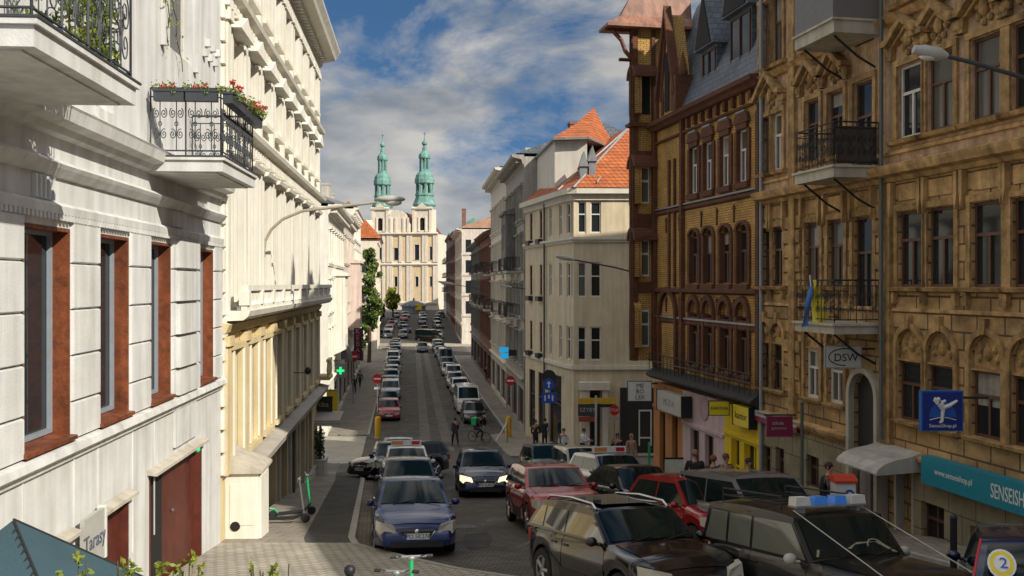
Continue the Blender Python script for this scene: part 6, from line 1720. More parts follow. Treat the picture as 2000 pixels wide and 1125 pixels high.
# letters face the camera (-Y): x runs right
FM = lambda x, z, d=-.063: face_m((x, d, z), (1, 0, 0))
def right_signs():
    x, y, z = px3(1646, 697, 24.2)
    o = board('hanging_sign', 'pale grey projecting sign with dark DSW lettering beside the arched gateway', 'sign', x, y, z, .43, .26, X['signg'], .0, .05, X['lead'])
    text('DSW', .27, X['ink'], o, FM(.06, -.02)); b = MB(); b.tube([(.1 + .42 * math.cos(a) - .05, -.056, .21 * math.sin(a)) for a in [math.pi * (.35 + 1.15 * k / 14) for k in range(15)]], .012, 4); b.build('swoosh', X['ink'], o)
    MB().tube([(.43, 0, .2), (.95, 0, .2)], .025, 5).build('bracket', X['iron'], o)
    x, y, z = px3(1838, 802, 18.6)
    o = board('hanging_sign', 'dark blue square projecting sign with a white high kicking figure', 'sign', x, y, z, .37, .355, X['navy'], 0, .07, plain('bright_blue', (.01, .11, .42)))
    MB().prism([(.26 * math.cos(math.pi * k / 12), -.12 + .30 * math.sin(math.pi * k / 12)) for k in range(13)], -.074, -.0705).build('glow_panel', plain('mid_blue', (.01, .09, .38)), o)
    fig = MB(); f = lambda pts, r: fig.tube([(a, -.085, c) for a, c in pts], r, 6)
    f([(-.02, -.20), (-.01, -.05), (.0, .06)], [.03, .035, .045]); f([(.0, .05), (-.06, .14)], [.06, .065]); f([(.0, .07), (.12, .11), (.27, .20)], [.05, .04, .025]); f([(-.10, .14), (-.16, .21), (-.14, .26)], [.035, .03, .022]); f([(-.04, .17), (.05, .2)], [.03, .025]); fig.ball((-.09, -.085, .22), .045, .03, .05); f([(-.02, -.2), (-.07, -.215)], [.025, .02])
    fig.build('emblem', X['signw'], o, 50)
    MB().tube([(-.25 + .5 * k / 10, -.08, -.17 + .05 * math.sin(math.pi * k / 10)) for k in range(11)], .008, 4).build('ground_line', X['signw'], o)
    text('SenseiShop.pl', .095, X['signw'], o, FM(0, -.28, -.073)); MB().tube([(.37, 0, .25), (.9, 0, .25)], .025, 5).build('bracket', X['iron'], o)
    # long teal shop banner on the plinth
    d = .34; s0, s1 = T.s(1792, d), T.s(2110, d); zt, zb = T.z(1792, 887, d), T.z(1792, 940, d); s0, s1 = min(s0, s1), max(s0, s1)
    x, y, z = T.world((s0 + s1) / 2, d, (zt + zb) / 2)
    o = thing('shop_banner', 'long teal banner with white shop lettering below the ground floor windows', 'sign', (x, y, z), math.atan2(1, KR))
    w = (s1 - s0) / 2; hh = (zt - zb) / 2
    MB().box(-w, w, -.26, 0, -hh, hh).build('board', X['teal'], o)
    text('www.senseishop.pl', .19, X['signw'], o, face_m((w - 1.12, .004, .03), (-1, 0, 0)), .003, sx=.86); text('SENSEISHOP', .42, X['signw'], o, face_m((w - 2.95, .004, -.01), (-1, 0, 0)), .003, sx=.56)
    # maroon school sign
    x, y, z = px3(1522, 833, 27.0)
    o = board('hanging_sign', 'maroon projecting sign with small white lines near the dark pole', 'sign', x, y, z, .36, .28, X['maroon'], 0, .05)
    text('szkoła', .13, X['signg'], o, FM(-.05, .1)); text('JĘZYKOWA', .08, X['signg'], o, FM(-.02, -.05)); MB().box(-.42, -.05 + .5, -.03, .03, .30, .34).build('bracket', X['iron'], o)
    d = .2; s0, s1 = sorted((T.s(1472, d), T.s(1553, d))); zt = T.z(1500, 806, d)
    x, y, z = T.world((s0 + s1) / 2, d, zt - .18); o = thing('shop_banner', 'narrow pale blue, white and maroon banner at the far end of the plinth', 'sign', (x, y, z), math.atan2(1, KR)); w = (s1 - s0) / 2
    MB().box(-w, w, -.03, 0, -.02, .16).build('pale_field', plain('pale_blue', (.38, .48, .55)), o); MB().box(-w, w, -.03, .002, -.18, -.022).build('maroon_field', X['maroon'], o)
    # shop signs of the brick house
    x, y, z = px3(1249, 764, 39.6)
    o = board('hanging_sign', 'white square sign with black letters in three lines at the brick corner', 'sign', x, y, z, .47, .39, X['signw'], 0, .06, X['irong'])
    for k, t in enumerate(('ME', 'BO', 'LEK')): text(t, .25, X['ink'], o, FM(.02, .22 - .235 * k))
    MB().tube([(.47, 0, .3), (.8, .2, .3)], .03, 5).build('bracket', X['iron'], o)
    def flat_sign(px0, px1, y0, y1, d, label, m, txt, size, tm, name='shop_sign'):
        s0, s1 = sorted((B.s(px0, d), B.s(px1, d))); zt, zb = B.z(px0, y0, d), B.z(px0, y1, d); x, y, z = B.world((s0 + s1) / 2, d, (zt + zb) / 2)
        o = thing(name, label, 'sign', (x, y, z), math.atan2(1, KR)); w = (s1 - s0) / 2; hh = (zt - zb) / 2
        MB().box(-w, w, -d + .13, 0, -hh, hh).build('board', m, o)
        for u0, u1 in ((-w - .03, -w - .002), (w + .002, w + .03)): MB().box(u0, u1, -d + .1, .02, -hh - .03, hh + .03).build('end_cap', X['iron'], o)
        if txt: text(txt, size, tm, o, face_m((0, .004, 0), (-1, 0, 0)), .003)
        return o
    flat_sign(1280, 1327, 760, 797, .5, 'off white box sign with faded grey letters on the orange shopfront', X['signg'], 'MODA', .40, plain('faded_ink', (.25, .24, .22)))
    flat_sign(1428, 1459, 788, 826, .35, 'bright yellow box sign with dark letters over the yellow shop', X['signy'], 'kantor', .33, X['ink'])
    x, y, z = px3(1404, 797, 32.2); o = board('hanging_sign', 'yellow projecting sign with a dark edge between the pink and yellow shops', 'sign', x, y, z, .32, .22, X['signy'], 0, .05, X['irong']); text('KANTOR', .14, X['ink'], o, FM(0, 0)); MB().tube([(.3, 0, .15), (.75, .1, .15)], .02, 5).build('bracket', X['iron'], o)
    s, z = B.P(1375, 798, .07); x, y, z = B.world(s, .085, z); o = thing('wall_emblem', 'faded round mauve emblem painted board over the pink shop', 'sign', (x, y, z), math.atan2(1, KR))
    MB().lathe([(.42, -.015), (.42, .015)], (0, 0, 0), 16, 'y').build('disc', plain('mauve', (.42, .27, .32)), o); text('LODY', .24, X['pinkshop'], o, face_m((0, .02, 0), (-1, 0, 0)), .002)
    # yellow strip and shop board at the beige corner house
    x, y, z = px3(1166, 783, 53.9); o = thing('shop_fascia', 'long yellow strip over a grey and red shop board at the beige portico', 'sign', (x, y, z)); MB().box(-1.05, 1.05, -.05, .05, -.16, .16).build('strip', plain('amber_strip', (.60, .36, .02)), o)
    MB().box(-1.05, .0, -.03, .03, -.85, -.18).build('board', X['irong'], o); MB().box(-1.02, -.02, -.035, -.031, -1.15, -.87).build('red_board', plain('dull_red', (.30, .05, .03)), o); text('SZYBY', .3, X['signg'], o, face_m((-.52, -.032, -.5), (1, 0, 0)), .002)
    MB().box(.02, 1.05, -.04, .04, -.35, -.18).build('dark_board', X['ink'], o)
    x, y, z = px3(1072, 736, 57); o = thing('hanging_sign', 'round dark sign on the street side of the beige house', 'sign', (x, y, z)); MB().lathe([(.42, -.06), (.42, .06)], (0, 0, 0), 14, 'y').build('disc', X['ink'], o); MB().tube([(.4, 0, 0), (.9, 0, 0)], .03, 5).build('bracket', X['iron'], o)
    x, y, z = px3(1000, 689, 72); o = thing('hanging_sign', 'black bar sign with a bright blue end reaching over the right pavement', 'sign', (x, y, z)); MB().box(-.25, 1.1, -.1, .1, -.22, .22).build('bar', X['ink'], o)
    b = MB(); b.box(-.95, -.26, -.1, .1, .05, .42); b.box(-.85, -.26, -.1, .1, -.42, -.02); b.build('blue_light', plain('cyan_sign', (.02, .32, .62), .4, 0, .6), o)
right_signs()
def post_sign(name, label, px, D, parts, hpost, m=None, off=0):
    x = (px - CX) / F * D; o = thing(name, label, 'road sign', (x, D, -h(D) + off)); 
    MB().tube([(0, 0, 0), (0, 0, hpost)], .035, 6).build('post', m or X['lead'], o)
    for kind, z, r in parts:
        if kind == 'noentry':
            q = MB().lathe([(r, -.05), (r, -.02)], (0, 0, z), 20, 'y').build('disc', X['signr'], o); MB().box(-r * .72, r * .72, -.056, -.051, z - r * .17, z + r * .17).build('bar', X['signw'], q)
        elif kind == 'red': q = MB().lathe([(r, -.05), (r, -.02)], (0, 0, z), 8, 'y', R(22.5)).build('disc', X['signr'], o); text('STOP', r * .75, X['signw'], q, face_m((0, -.052, z), (1, 0, 0)), .001)
        elif kind == 'disc': q = MB().lathe([(r, -.05), (r, -.02)], (0, 0, z), 20, 'y').build('disc', X['signb'], o); b = MB().box(-r * .12, r * .12, -.056, -.051, z - r * .6, z + r * .2); b.prism([(-r * .4, z + r * .15), (r * .4, z + r * .15), (0, z + r * .65)], -.056, -.051); b.build('arrow', X['signw'], q)
        elif kind == 'blue': q = MB().box(-r, r, -.05, -.02, z - r * .72, z + r * .72).build('panel', X['signb'], o); b = MB(); b.box(-r * .6, -r * .42, -.056, -.051, z - r * .4, z + r * .35); b.box(r * .4, r * .58, -.056, -.051, z - r * .4, z + r * .35); b.box(-r * .1, r * .1, -.056, -.051, z - r * .1, z + r * .4); b.build('symbol', X['signw'], q)
        elif kind == 'plate': MB().box(-r, r, -.05, -.02, z - r * .35, z + r * .35).build('plate', X['signg'], o)
    return o
post_sign('no_entry_sign', 'no entry sign on a post at the start of the left parked row', 737, 66.4, [('noentry', 3.75, .33), ('plate', 3.1, .22)], 4.1, off=.1)
post_sign('no_entry_sign', 'no entry sign on a post by the right parked row', 997, 66.0, [('noentry', 3.65, .33)], 4.0, off=.1)
post_sign('stop_sign', 'red stop sign with a small plate in front of the beige house shop', 1200, 47.5, [('red', 2.75, .26), ('plate', 2.35, .24)], 3.05)
post_sign('direction_sign', 'blue round arrow sign above a blue panel sign on one post', 1072, 55, [('disc', 3.95, .32), ('blue', 3.2, .42)], 4.3, off=.03)
post_sign('red_disc_sign', 'plain red round sign among the shop signs on the left pavement', 690, 84, [('noentry', 4.1, .46)], 4.6, off=.1)
def lefty():
    x, y, z = px3(665, 724, 72); o = thing('pharmacy_cross', 'lit green pharmacy cross in a dark box on the left shops', 'sign', (x, y, z)); MB().box(-.42, .42, .02, .14, -.5, .5).build('box', X['ink'], o)
    b = MB(); b.box(-.28, .28, -.02, .018, -.09, .09); b.box(-.09, .09, -.021, .0175, .091, .28); b.box(-.09, .09, -.021, .0175, -.28, -.091); b.build('cross', X['ledgreen'], o); MB().tube([(-.42, .05, .4), (-1.2, .05, .4)], .03, 5).build('bracket', X['iron'], o)
    x, y, z = px3(699, 672, 88); o = thing('vertical_sign', 'tall dark vertical sign with pink letters over the left pavement', 'sign', (x, y, z)); MB().box(-.36, .36, -.06, .06, -1.45, 1.45).build('board', plain('dark_plum', (.05, .015, .03)), o)
    for k, ch in enumerate('KEBAB'): text(ch, .62, plain('pink_letters', (.62, .18, .22)), o, FM(0, 1.12 - .56 * k, -.07))
    MB().tube([(-.36, 0, 1.2), (-1.4, 0, 1.2)], .03, 5).build('bracket', X['iron'], o)
    x, y, z = px3(660, 708, 74); o = thing('shop_sign', 'small white sign above the pharmacy cross', 'sign', (x, y, z)); MB().box(-.5, .5, -.05, .05, -.22, .22).build('board', X['signw'], o); MB().tube([(-.5, 0, .1), (-1.5, 0, .1)], .025, 5).build('bracket', X['iron'], o)
    x, y, z = px3(672, 683, 82); o = thing('arched_awning', 'dark arched awning frame over a shop on the left', 'awning', (x - 1, y, z)); b = MB()
    b.prism([(1.6 * math.cos(math.pi * k / 10), 1.9 * math.sin(math.pi * k / 10) - 1) for k in range(11)], -.9, .9); b.build('canopy', X['dkgrey'], o)
lefty()
def small_things():
    def guard(px, D, label):
        x = (px - CX) / F * D; o = thing('sign_guard', label, 'bollard', (x, D, -h(D)))
        MB().lathe([(.2, 0), (.2, 1.35), (.15, 1.45)], (0, 0, 0), 10).build('sleeve', plain('signal_yellow', (.62, .33, .01)), o, 50); MB().lathe([(.26, -.02), (.26, .1)], (0, 0, 0), 10).build('foot', X['kerb'], o)
    guard(738, 64.2, 'yellow guard post at the left no entry sign'); guard(993, 64.2, 'yellow guard post at the right no entry sign')
    x, y, z = at(975, 868); o = thing('barrier_pole', 'white slanting barrier rail beside the right yellow guard post', 'barrier', (x, y, z)); MB().tube([(-.2, 0, .2), (.5, .1, 1.35)], .05, 6).build('rail', X['signw'], o); MB().tube([(.5, .1, 0), (.5, .1, 1.4)], .05, 6).build('post', X['lead'], o)
    # cast bollard in the light paving
    def bollard(x, y, z, label, hh=1.0):
        o = thing('bollard', label, 'bollard', (x, y, z)); MB().lathe([(.10, 0), (.10, .08), (.06, .12), (.05, hh * .55), (.07, hh * .57), (.07, hh * .6), (.045, hh * .62), (.04, hh * .8), (.06, hh * .82), (.035, hh * .84)], (0, 0, 0), 12).build('shaft', X['iron'], o, 50); MB().ball((0, 0, hh * .93), .085).build('knob', X['iron'], o, 80)
    D = 14.0; bollard((683 - CX) / F * D, D, -h(D) + .11, 'black ball topped bollard on the sunny paving at the bottom', .70)
    x, y, z = at(1040, 1124); D = 15.0
    o = thing('pole', 'thin dark post on the right pavement before the teal banner', 'post', (6.9, 15.2, -h(15.2) + .1)); MB().tube([(0, 0, 0), (0, 0, 1.25)], .055, 8).build('shaft', X['iron'], o); MB().ball((0, 0, 1.27), .06).build('cap', X['iron'], o)
    s = T.s(1557, .7); x, y, z = T.world(s, .7, 0); o = thing('pole', 'tall dark pole by the maroon sign', 'post', (x, y, -h(y) + .1)); MB().tube([(0, 0, 0), (0, 0, 3.0)], .045, 8).build('shaft', X['dkgreen'], o); MB().ball((0, 0, 3.03), .06).build('cap', X['dkgreen'], o)
    # white cabinet with a domed red top
    D = 21.5; x = (1646 - CX) / F * D; z = -h(D) + .1; ht = (HY - 925) / F * D - z
    o = thing('cabinet', 'white street cabinet with a domed red top and a blue round emblem', 'cabinet', (x, D, z)); MB().box(-.22, .22, -.2, .2, 0, ht - .17).build('casing', X['signw'], o)
    MB().bar([(-.24, ht - .168), (.24, ht - .168), (.24, ht - .12), (.1, ht - .02), (-.1, ht - .02), (-.24, ht - .12)], -.25, .25).build('lid', plain('orange_red', (.55, .05, .02)), o)
    q = MB().lathe([(.11, -.215), (.11, -.2)], (.08, 0, ht - .42), 16, 'y').build('emblem', X['signb'], o); MB().lathe([(.06, -.219), (.06, -.216)], (.08, 0, ht - .42), 12, 'y').build('emblem_centre', X['signw'], q)
    # white post before the beige portico, door bench board
    D = 52; x = (1164 - CX) / F * D; o = thing('pole', 'slim white post in front of the beige portico', 'post', (x, D, -h(D))); MB().tube([(0, 0, 0), (0, 0, 3.4)], .07, 6).build('shaft', X['signg'], o); MB().lathe([(.14, 0), (.14, .1)], (0, 0, 0), 8).build('foot', X['signg'], o)
    D = 37.5; x = (1268 - CX) / F * D; o = thing('pole', 'thin bright green post at the orange shop corner', 'post', (x, D, -h(D) + .1)); MB().tube([(0, 0, 0), (0, 0, 1.5)], .05, 6).build('shaft', X['green'], o); MB().lathe([(.15, 0), (.15, .06)], (0, 0, 0), 8).build('foot', X['iron'], o)
    D = 33.0; x = (1316 - CX) / F * D; o = thing('sandwich_board', 'pale folding shop board standing on the pavement by the orange shop', 'sign', (x, D, -h(D) + .1)); b = MB(); b.add([(-.35, -.3, 0), (.35, -.3, 0), (.3, -.02, 1.15), (-.3, -.02, 1.15)], [(0, 1, 2, 3)]); b.add([(-.35, .3, 0), (.35, .3, 0), (.3, .02, 1.15), (-.3, .02, 1.15)], [(0, 1, 2, 3)]); b.build('board', X['signg'], o); MB().box(-.33, .33, -.03, .03, 1.12, 1.18).build('hinge', X['iron'], o)
small_things()
def manholes():
    for px, py, label in ((905, 1030, 'round iron manhole cover in the road right of the dark blue parked car'), (862, 905, 'iron manhole cover in the road behind the lit car'), (835, 780, 'iron manhole cover in the lane of the far block')):
        x, y, z = at(px, py); o = thing('manhole_cover', label, 'manhole cover', M=slope_matrix(x, y, 0)); MB().lathe([(.36, .002), (.36, .014), (.31, .016)], (0, 0, 0), 18).build('ring', X['irong'], o); b = MB()
        for k in range(5): b.box(-.22, .22, -.2 + .09 * k, -.16 + .09 * k, .0165, .022)
        b.build('tread', X['iron'], o)
manholes()
def scooter(M, label, stem, lean=0, group='parked electric scooters'):
    o = thing('electric_scooter', label, 'scooter', M=M @ Matrix.Rotation(R(lean), 4, 'X'), group=group)
    b = MB(); b.box(-.45, .25, -.08, .08, .10, .15); b.tube([(.25, 0, .13), (.42, 0, .22), (.47, 0, .34)], .035, 6); b.build('deck', X['black'], o)
    MB().tube([(.47, 0, .25), (.36, 0, 1.08)], .032, 8).build('stem', stem, o)
    b = MB(); b.tube([(.35, -.30, 1.12), (.36, -.1, 1.12), (.36, .1, 1.12), (.35, .30, 1.12)], .018, 6); b.ball((.36, 0, 1.10), .05, .06, .04); b.build('handlebar', X['lead'], o, 60)
    b = MB()
    for y in (-.30, .22): b.tube([(.35, y, 1.12), (.35, y + .09, 1.12)], .024, 6)
    b.tube([(.38, -.14, 1.13), (.44, -.2, 1.16)], .008, 4); b.tube([(.38, .14, 1.13), (.44, .2, 1.16)], .008, 4); b.build('grip', X['black'], o)
    for x in (.52, -.52):
        w = MB().lathe([(.06, -.03), (.11, -.03), (.12, 0), (.11, .03), (.06, .03)], (x, 0, .12), 12, 'y').build('wheel', X['rubber'], o, 50); MB().lathe([(.06, -.02), (.06, .02)], (x, 0, .12), 8, 'y').build('hub', X['rim'], w)
    MB().tube([(-.62, 0, .3), (-.5, 0, .27), (-.40, 0, .16)], .03, 5).build('mudguard', stem, o)
def scooters():
    for px, D, label, st, th, ln, dz in ((556, 24.6, 'dark scooter with a green fork leaning at the yellow wall, the nearer of two', X['dkgreen'], 95, 0, .11), (571, 25.9, 'bright green scooter leaning behind the darker one at the yellow wall', X['green'], 118, 6, .11)):
        x = (px - CX) / F * D; scooter(slope_matrix(x, D, R(th), -h(D) + dz, False), label, st, ln)
    D = 14.0; z = -h(D) + .11
    scooter(slope_matrix((797 - CX) / F * D, D + .3, R(8), (HY - 1082) / F * D - 1.14, False), 'bright green scooter at the bottom, farther handlebar of the pair', X['green'])
    D = 13.4
    scooter(slope_matrix((785 - CX) / F * D, D, R(-6), (HY - 1098) / F * D - 1.14, False), 'bright green scooter at the bottom edge, nearer handlebar of the pair', X['green'])
scooters()
def lamp_arm(name, label, pts, head, D, hl=.36, m=None):
    P = lambda px, py, dd=0: ((px - CX) / F * (D + dd), D + dd, (HY - py) / F * (D + dd)); o0 = P(*pts[0]); o = thing(name, label, 'street lamp', o0)
    L_ = lambda q: tuple(a - c for a, c in zip(q, o0)); MB().tube([L_(P(*p)) for p in pts], .035, 8).build('arm', m or X['irong'], o)
    a, c = L_(P(*head[0])), L_(P(*head[1])); mid = [(u + v) / 2 for u, v in zip(a, c)]; d = Vector(c) - Vector(a)
    b = MB(); b.tube([a, tuple(Vector(a).lerp(Vector(c), .25)), tuple(Vector(a).lerp(Vector(c), .7)), c], [.05, hl * .32, hl * .30, .06], 10); b.build('lamp_head', X['signg'], o, 60)
    MB().ball((mid[0], mid[1], mid[2] - hl * .16), d.length * .34, hl * .22, hl * .2).build('diffuser', X['signw'], o, 60)
lamp_arm('street_lamp', 'big street lamp on a long arm in front of the tan house', [(2140, 190), (2000, 152), (1900, 122), (1850, 110)], ((1850, 110), (1784, 96)), 15.0, .34)
lamp_arm('wall_lamp', 'dark lamp arm reaching left from the brick corner before the beige house', [(1272, 541), (1200, 522), (1120, 507)], ((1122, 507), (1086, 500)), 40.5, .30)
lamp_arm('street_lamp', 'small far lamp arm over the street by the dark tenements', [(960, 573), (925, 562), (890, 556)], ((890, 556), (856, 550)), 98, .5)
lamp_arm('street_lamp', 'thin second lamp arm crossing before the grey house and the beige one', [(1090, 578), (1040, 566), (1000, 561)], ((1000, 561), (978, 558)), 66, .3)
def flag():
    p = 1.28; s, z = T.s(1722) + 2.0, 0
    x, y, z = px3(1582, 545, 24.6); o = thing('flag', 'blue and yellow flag hanging from the lower balcony railing', 'flag', (x, y, z))
    MB().tube([(.12, .1, -1.1), (.0, 0, .1)], .018, 5).build('pole', X['signw'], o)
    def cloth(u0, u1, m, name, flare):
        b = MB(); vs = []; n = 10
        for i in range(n + 1):
            t = i / n
            for j in range(5):
                u = u0 + (u1 - u0) * j / 4
                vs.append((-.22 * t + (u * (.14 + .30 * t * flare)) + .02 * math.sin(9 * t + j), .05 * math.sin(5 * u + 7 * t), -.02 - 1.2 * t + (.10 * t * u * flare)))
        b.add(vs, [(i * 5 + j, i * 5 + j + 1, (i + 1) * 5 + j + 1, (i + 1) * 5 + j) for i in range(n) for j in range(4)]); b.build(name, m, o, 70)
    cloth(0, .55, plain('flag_blue', (.06, .16, .42), .8), 'blue_half', .6); cloth(.55, 1.35, plain('flag_yellow', (.72, .58, .04), .8), 'yellow_half', 1.3)
flag()
def parasol():
    D = 7.4; x, y, z = px3(28, 1014, D); g = -h(D); o = thing('market_parasol', 'slate teal canvas parasol with a toothed edge at the bottom left corner', 'parasol', (x, y, g)); zt = z - g
    w = 1.15; b = MB(); c4 = [(-w, -w, zt - 1.05), (w, -w, zt - 1.05), (w, w, zt - 1.05), (-w, w, zt - 1.05)]; b.add([(0, 0, zt)] + c4, [(0, 1, 2), (0, 2, 3), (0, 3, 4), (0, 4, 1)])
    for (a, e) in ((0, 1), (1, 2), (2, 3), (3, 0)):
        A, E = Vector(c4[a]), Vector(c4[e]); n = 14
        for k in range(n):
            p, q = A.lerp(E, k / n), A.lerp(E, (k + 1) / n); b.add([p, q, q - Vector((0, 0, .12)), p.lerp(q, .5) - Vector((0, 0, .2)), p - Vector((0, 0, .12))], [(0, 1, 2, 3, 4)])
    b.build('canopy', X['parasol'], o)
    A, E = Vector((0, 0, zt)), Vector(c4[1]); n = 26; A2, E2 = A, Vector(c4[2])
    for (P0, P1) in ((A, E), (A2, E2)):
        b = MB(); b.tube([P0 + Vector((0, -.012, .004)), P1 + Vector((0, -.012, .004))], .008, 4)
        for k in range(1, n):
            p = P0.lerp(P1, k / n); q = P0.lerp(P1, (k + .5) / n); dn = Vector((-.035, -.02, -.05)); b.add([p + Vector((0, -.012, .004)), q + Vector((0, -.012, .004)), p.lerp(q, .5) + dn + Vector((0, -.03, .0))], [(0, 1, 2)])
        b.build('tooth_trim', X['ink'], o)
    MB().tube([(0, 0, 0), (0, 0, zt - .02)], .03, 8).build('pole', X['wood'], o)
    MB().lathe([(.35, 0), (.35, .06), (.08, .1)], (0, 0, 0), 12).build('foot', X['iron'], o)
parasol()
def shrubs():
    r = random.Random(4)
    for px, top, wpx, label in ((105, 1100, 45, 'leafy shrub tip at the bottom left in front of the parasol'), (262, 1082, 36, 'taller leafy shoots at the bottom before the basement doors'), (345, 1092, 18, 'thin leafy shoot at the bottom between the doors and the paving'), (525, 1088, 30, 'leafy twig at the bottom in front of the light paving')):
        D = 6.3; x, y, z = px3(px, top, D); g = -h(D); o = thing('shrub', label, 'shrub', (x, y, g)); H = z - g; w = wpx / F * D; b = MB(); pts = []
        for k in range(7):
            tx, ty = r.uniform(-w, w), r.uniform(-.3, .3); hh = H * r.uniform(.93, 1.0); b.tube([(tx * .3, ty * .3, 0), (tx * .7, ty * .7, H * .5), (tx, ty, hh)], [.012, .008, .004], 4)
            for q in range(12): t = r.uniform(.55, 1); pts.append((tx * (.7 + .3 * t), ty * (.7 + .3 * t), hh * t + .02, .05))
        b.build('stem', X['bark'], o); leaves(MB(), pts, 380, .030, r).build('foliage', X['leafy'], o)
shrubs()
# ---------------------------------------------------------------- people
SKIN = plain('skin', (.46, .27, .19), .6)
def skinned(name, pts, edges, rad, m, parent, sub=1, root=0):
    me = bpy.data.meshes.new(name); me.from_pydata(pts, edges, []); me.materials.append(m)
    o = bpy.data.objects.new(name, me); COL.objects.link(o); o.parent = parent
    sk = o.modifiers.new('Skin', 'SKIN'); sk.use_smooth_shade = True; sk.branch_smoothing = .4
    for i, v in enumerate(me.skin_vertices[0].data): v.radius = (rad[i], rad[i]); v.use_root = (i == root)
    ss = o.modifiers.new('Subdivision', 'SUBSURF'); ss.levels = sub; ss.render_levels = sub
    return o
def person(label, x, y, z, th, pose='stand', coat=(.02, .02, .022), legs=(.03, .03, .04), hair=(.04, .025, .015), long=False, scale=1.0, skirt=False, cap=None, hold=None, group='people in the street', seat=0):
    o = thing('person', label, 'person', M=slope_matrix(x, y, th, z, False) @ Matrix.Scale(scale, 4), group=group)
    J = {}
    sw = dict(stand=0, walk=1, carry=0, cycle=2)[pose]
    J['pel'] = (0, 0, .93); J['spi'] = (.01, 0, 1.12); J['che'] = (.0, 0, 1.32); J['nb'] = (0, 0, 1.46); J['nk'] = (.015, 0, 1.53); J['hd'] = (.035, 0, 1.63); J['cr'] = (.02, 0, 1.715)
    J['face'] = (.125, 0, 1.615)
    for sd, s in (('l', 1), ('r', -1)):
        J['hip' + sd] = (0, .095 * s, .90); a = s * sw if sw == 1 else 0
        if sw == 2: J['kn' + sd] = (.40, .13 * s, .72 - .12 * s); J['an' + sd] = (.14 + .12 * s, .13 * s, .30 - .12 * s)
        else: J['kn' + sd] = (.03 + .17 * a, .10 * s, .50); J['an' + sd] = (-.02 + (.30 if a > 0 else -.28 if a < 0 else 0), .10 * s, .09 + (.06 if a < 0 else 0))
        J['to' + sd] = (J['an' + sd][0] + .15, .12 * s, J['an' + sd][2] - .055)
        J['sh' + sd] = (-.01, .185 * s, 1.42)
        if pose == 'carry' or sw == 2: J['el' + sd] = (.06, .25 * s, 1.16); J['wr' + sd] = (.30, .17 * s, 1.14 if sw == 0 else 1.04)
        else: J['el' + sd] = (-.03 - .12 * a, .24 * s, 1.14); J['wr' + sd] = (.05 - .24 * a, .25 * s, .90)
    if sw == 2:
        for k in ('che', 'nb', 'nk', 'hd', 'cr', 'face', 'shl', 'shr', 'spi'):
            p = J[k]; t = (p[2] - .93); J[k] = (p[0] + t * .55, p[1], p[2] - t * .10)
        for sd, s in (('l', 1), ('r', -1)): J['el' + sd] = (J['sh' + sd][0] + .14, .24 * s, 1.12); J['wr' + sd] = (.62, .22 * s, 1.02)
    names = list(J); idx = {k: i for i, k in enumerate(names)}; pts = [J[k] for k in names]
    rad = dict(pel=.12, spi=.11, che=.125, nb=.06, nk=.05, hd=.088, cr=.06, face=.035)
    rl = dict(hip=.085, kn=.055, an=.036, to=.028, sh=.055, el=.040, wr=.026)
    rr = [rad[k] if k in rad else rl[k[:-1]] for k in names]
    E = [('pel', 'spi'), ('spi', 'che'), ('che', 'nb'), ('nb', 'nk'), ('nk', 'hd'), ('hd', 'cr'), ('hd', 'face')]
    for sd in 'lr': E += [('pel', 'hip' + sd), ('hip' + sd, 'kn' + sd), ('kn' + sd, 'an' + sd), ('an' + sd, 'to' + sd), ('che', 'sh' + sd), ('sh' + sd, 'el' + sd), ('el' + sd, 'wr' + sd)]
    edges = [(idx[a], idx[c]) for a, c in E]
    for sd, s in (('l', 1), ('r', -1)):      # palm, four unequal fingers and a thumb from the side of the palm
        w = Vector(J['wr' + sd]); d = (w - Vector(J['el' + sd])).normalized(); side = d.cross(Vector((0, s, 0))); side = side.normalized() if side.length > .1 else Vector((1, 0, 0)); nrm = d.cross(side).normalized()
        pi = len(pts); pts.append(tuple(w + d * .075)); rr.append(.030); edges.append((idx['wr' + sd], pi))
        for k, ln in enumerate((.070, .082, .076, .058)):
            q = w + d * .10 + side * (.030 - .02 * k); a = len(pts); pts += [tuple(q), tuple(q + d * ln * .5 - nrm * .006 * s), tuple(q + d * ln - nrm * .03 * s)]; rr += [.0095, .0088, .0075]; edges += [(pi, a), (a, a + 1), (a + 1, a + 2)]
        q = w + d * .045 + side * .035; a = len(pts); pts += [tuple(q), tuple(q + d * .035 + side * .02)]; rr += [.011, .009]; edges += [(pi, a), (a, a + 1)]
    cm = mat('clothing', coat, var=.2, scale=5, streak=0, bump=.15); lm = mat('trousers', legs, var=.2, scale=5, streak=0, bump=.1); hm = mat('hair', hair, var=.3, scale=12, streak=0)
    skinned('body', pts, edges, rr, SKIN, o)
    K = ['pel', 'spi', 'che', 'nb', 'shl', 'ell', 'wrl', 'shr', 'elr', 'wrr']; ki = {k: i for i, k in enumerate(K)}
    low = [tuple(Vector(J['pel']) - Vector((0, 0, .10 + (.35 if long else 0))))]
    cp = [J[k] for k in K] + low; cut = lambda a, c: tuple(Vector(a).lerp(Vector(c), .9)); cp[6] = cut(J['ell'], J['wrl']); cp[9] = cut(J['elr'], J['wrr'])
    skinned('coat', cp, [(ki[a], ki[c]) for a, c in (('pel', 'spi'), ('spi', 'che'), ('che', 'nb'), ('che', 'shl'), ('shl', 'ell'), ('ell', 'wrl'), ('che', 'shr'), ('shr', 'elr'), ('elr', 'wrr'))] + [(0, 10)], [.155, .145, .165, .075, .085, .062, .045, .085, .062, .045, .17 if long else .15], cm, o)
    K = ['pel', 'hipl', 'knl', 'anl', 'hipr', 'knr', 'anr']; ki = {k: i for i, k in enumerate(K)}
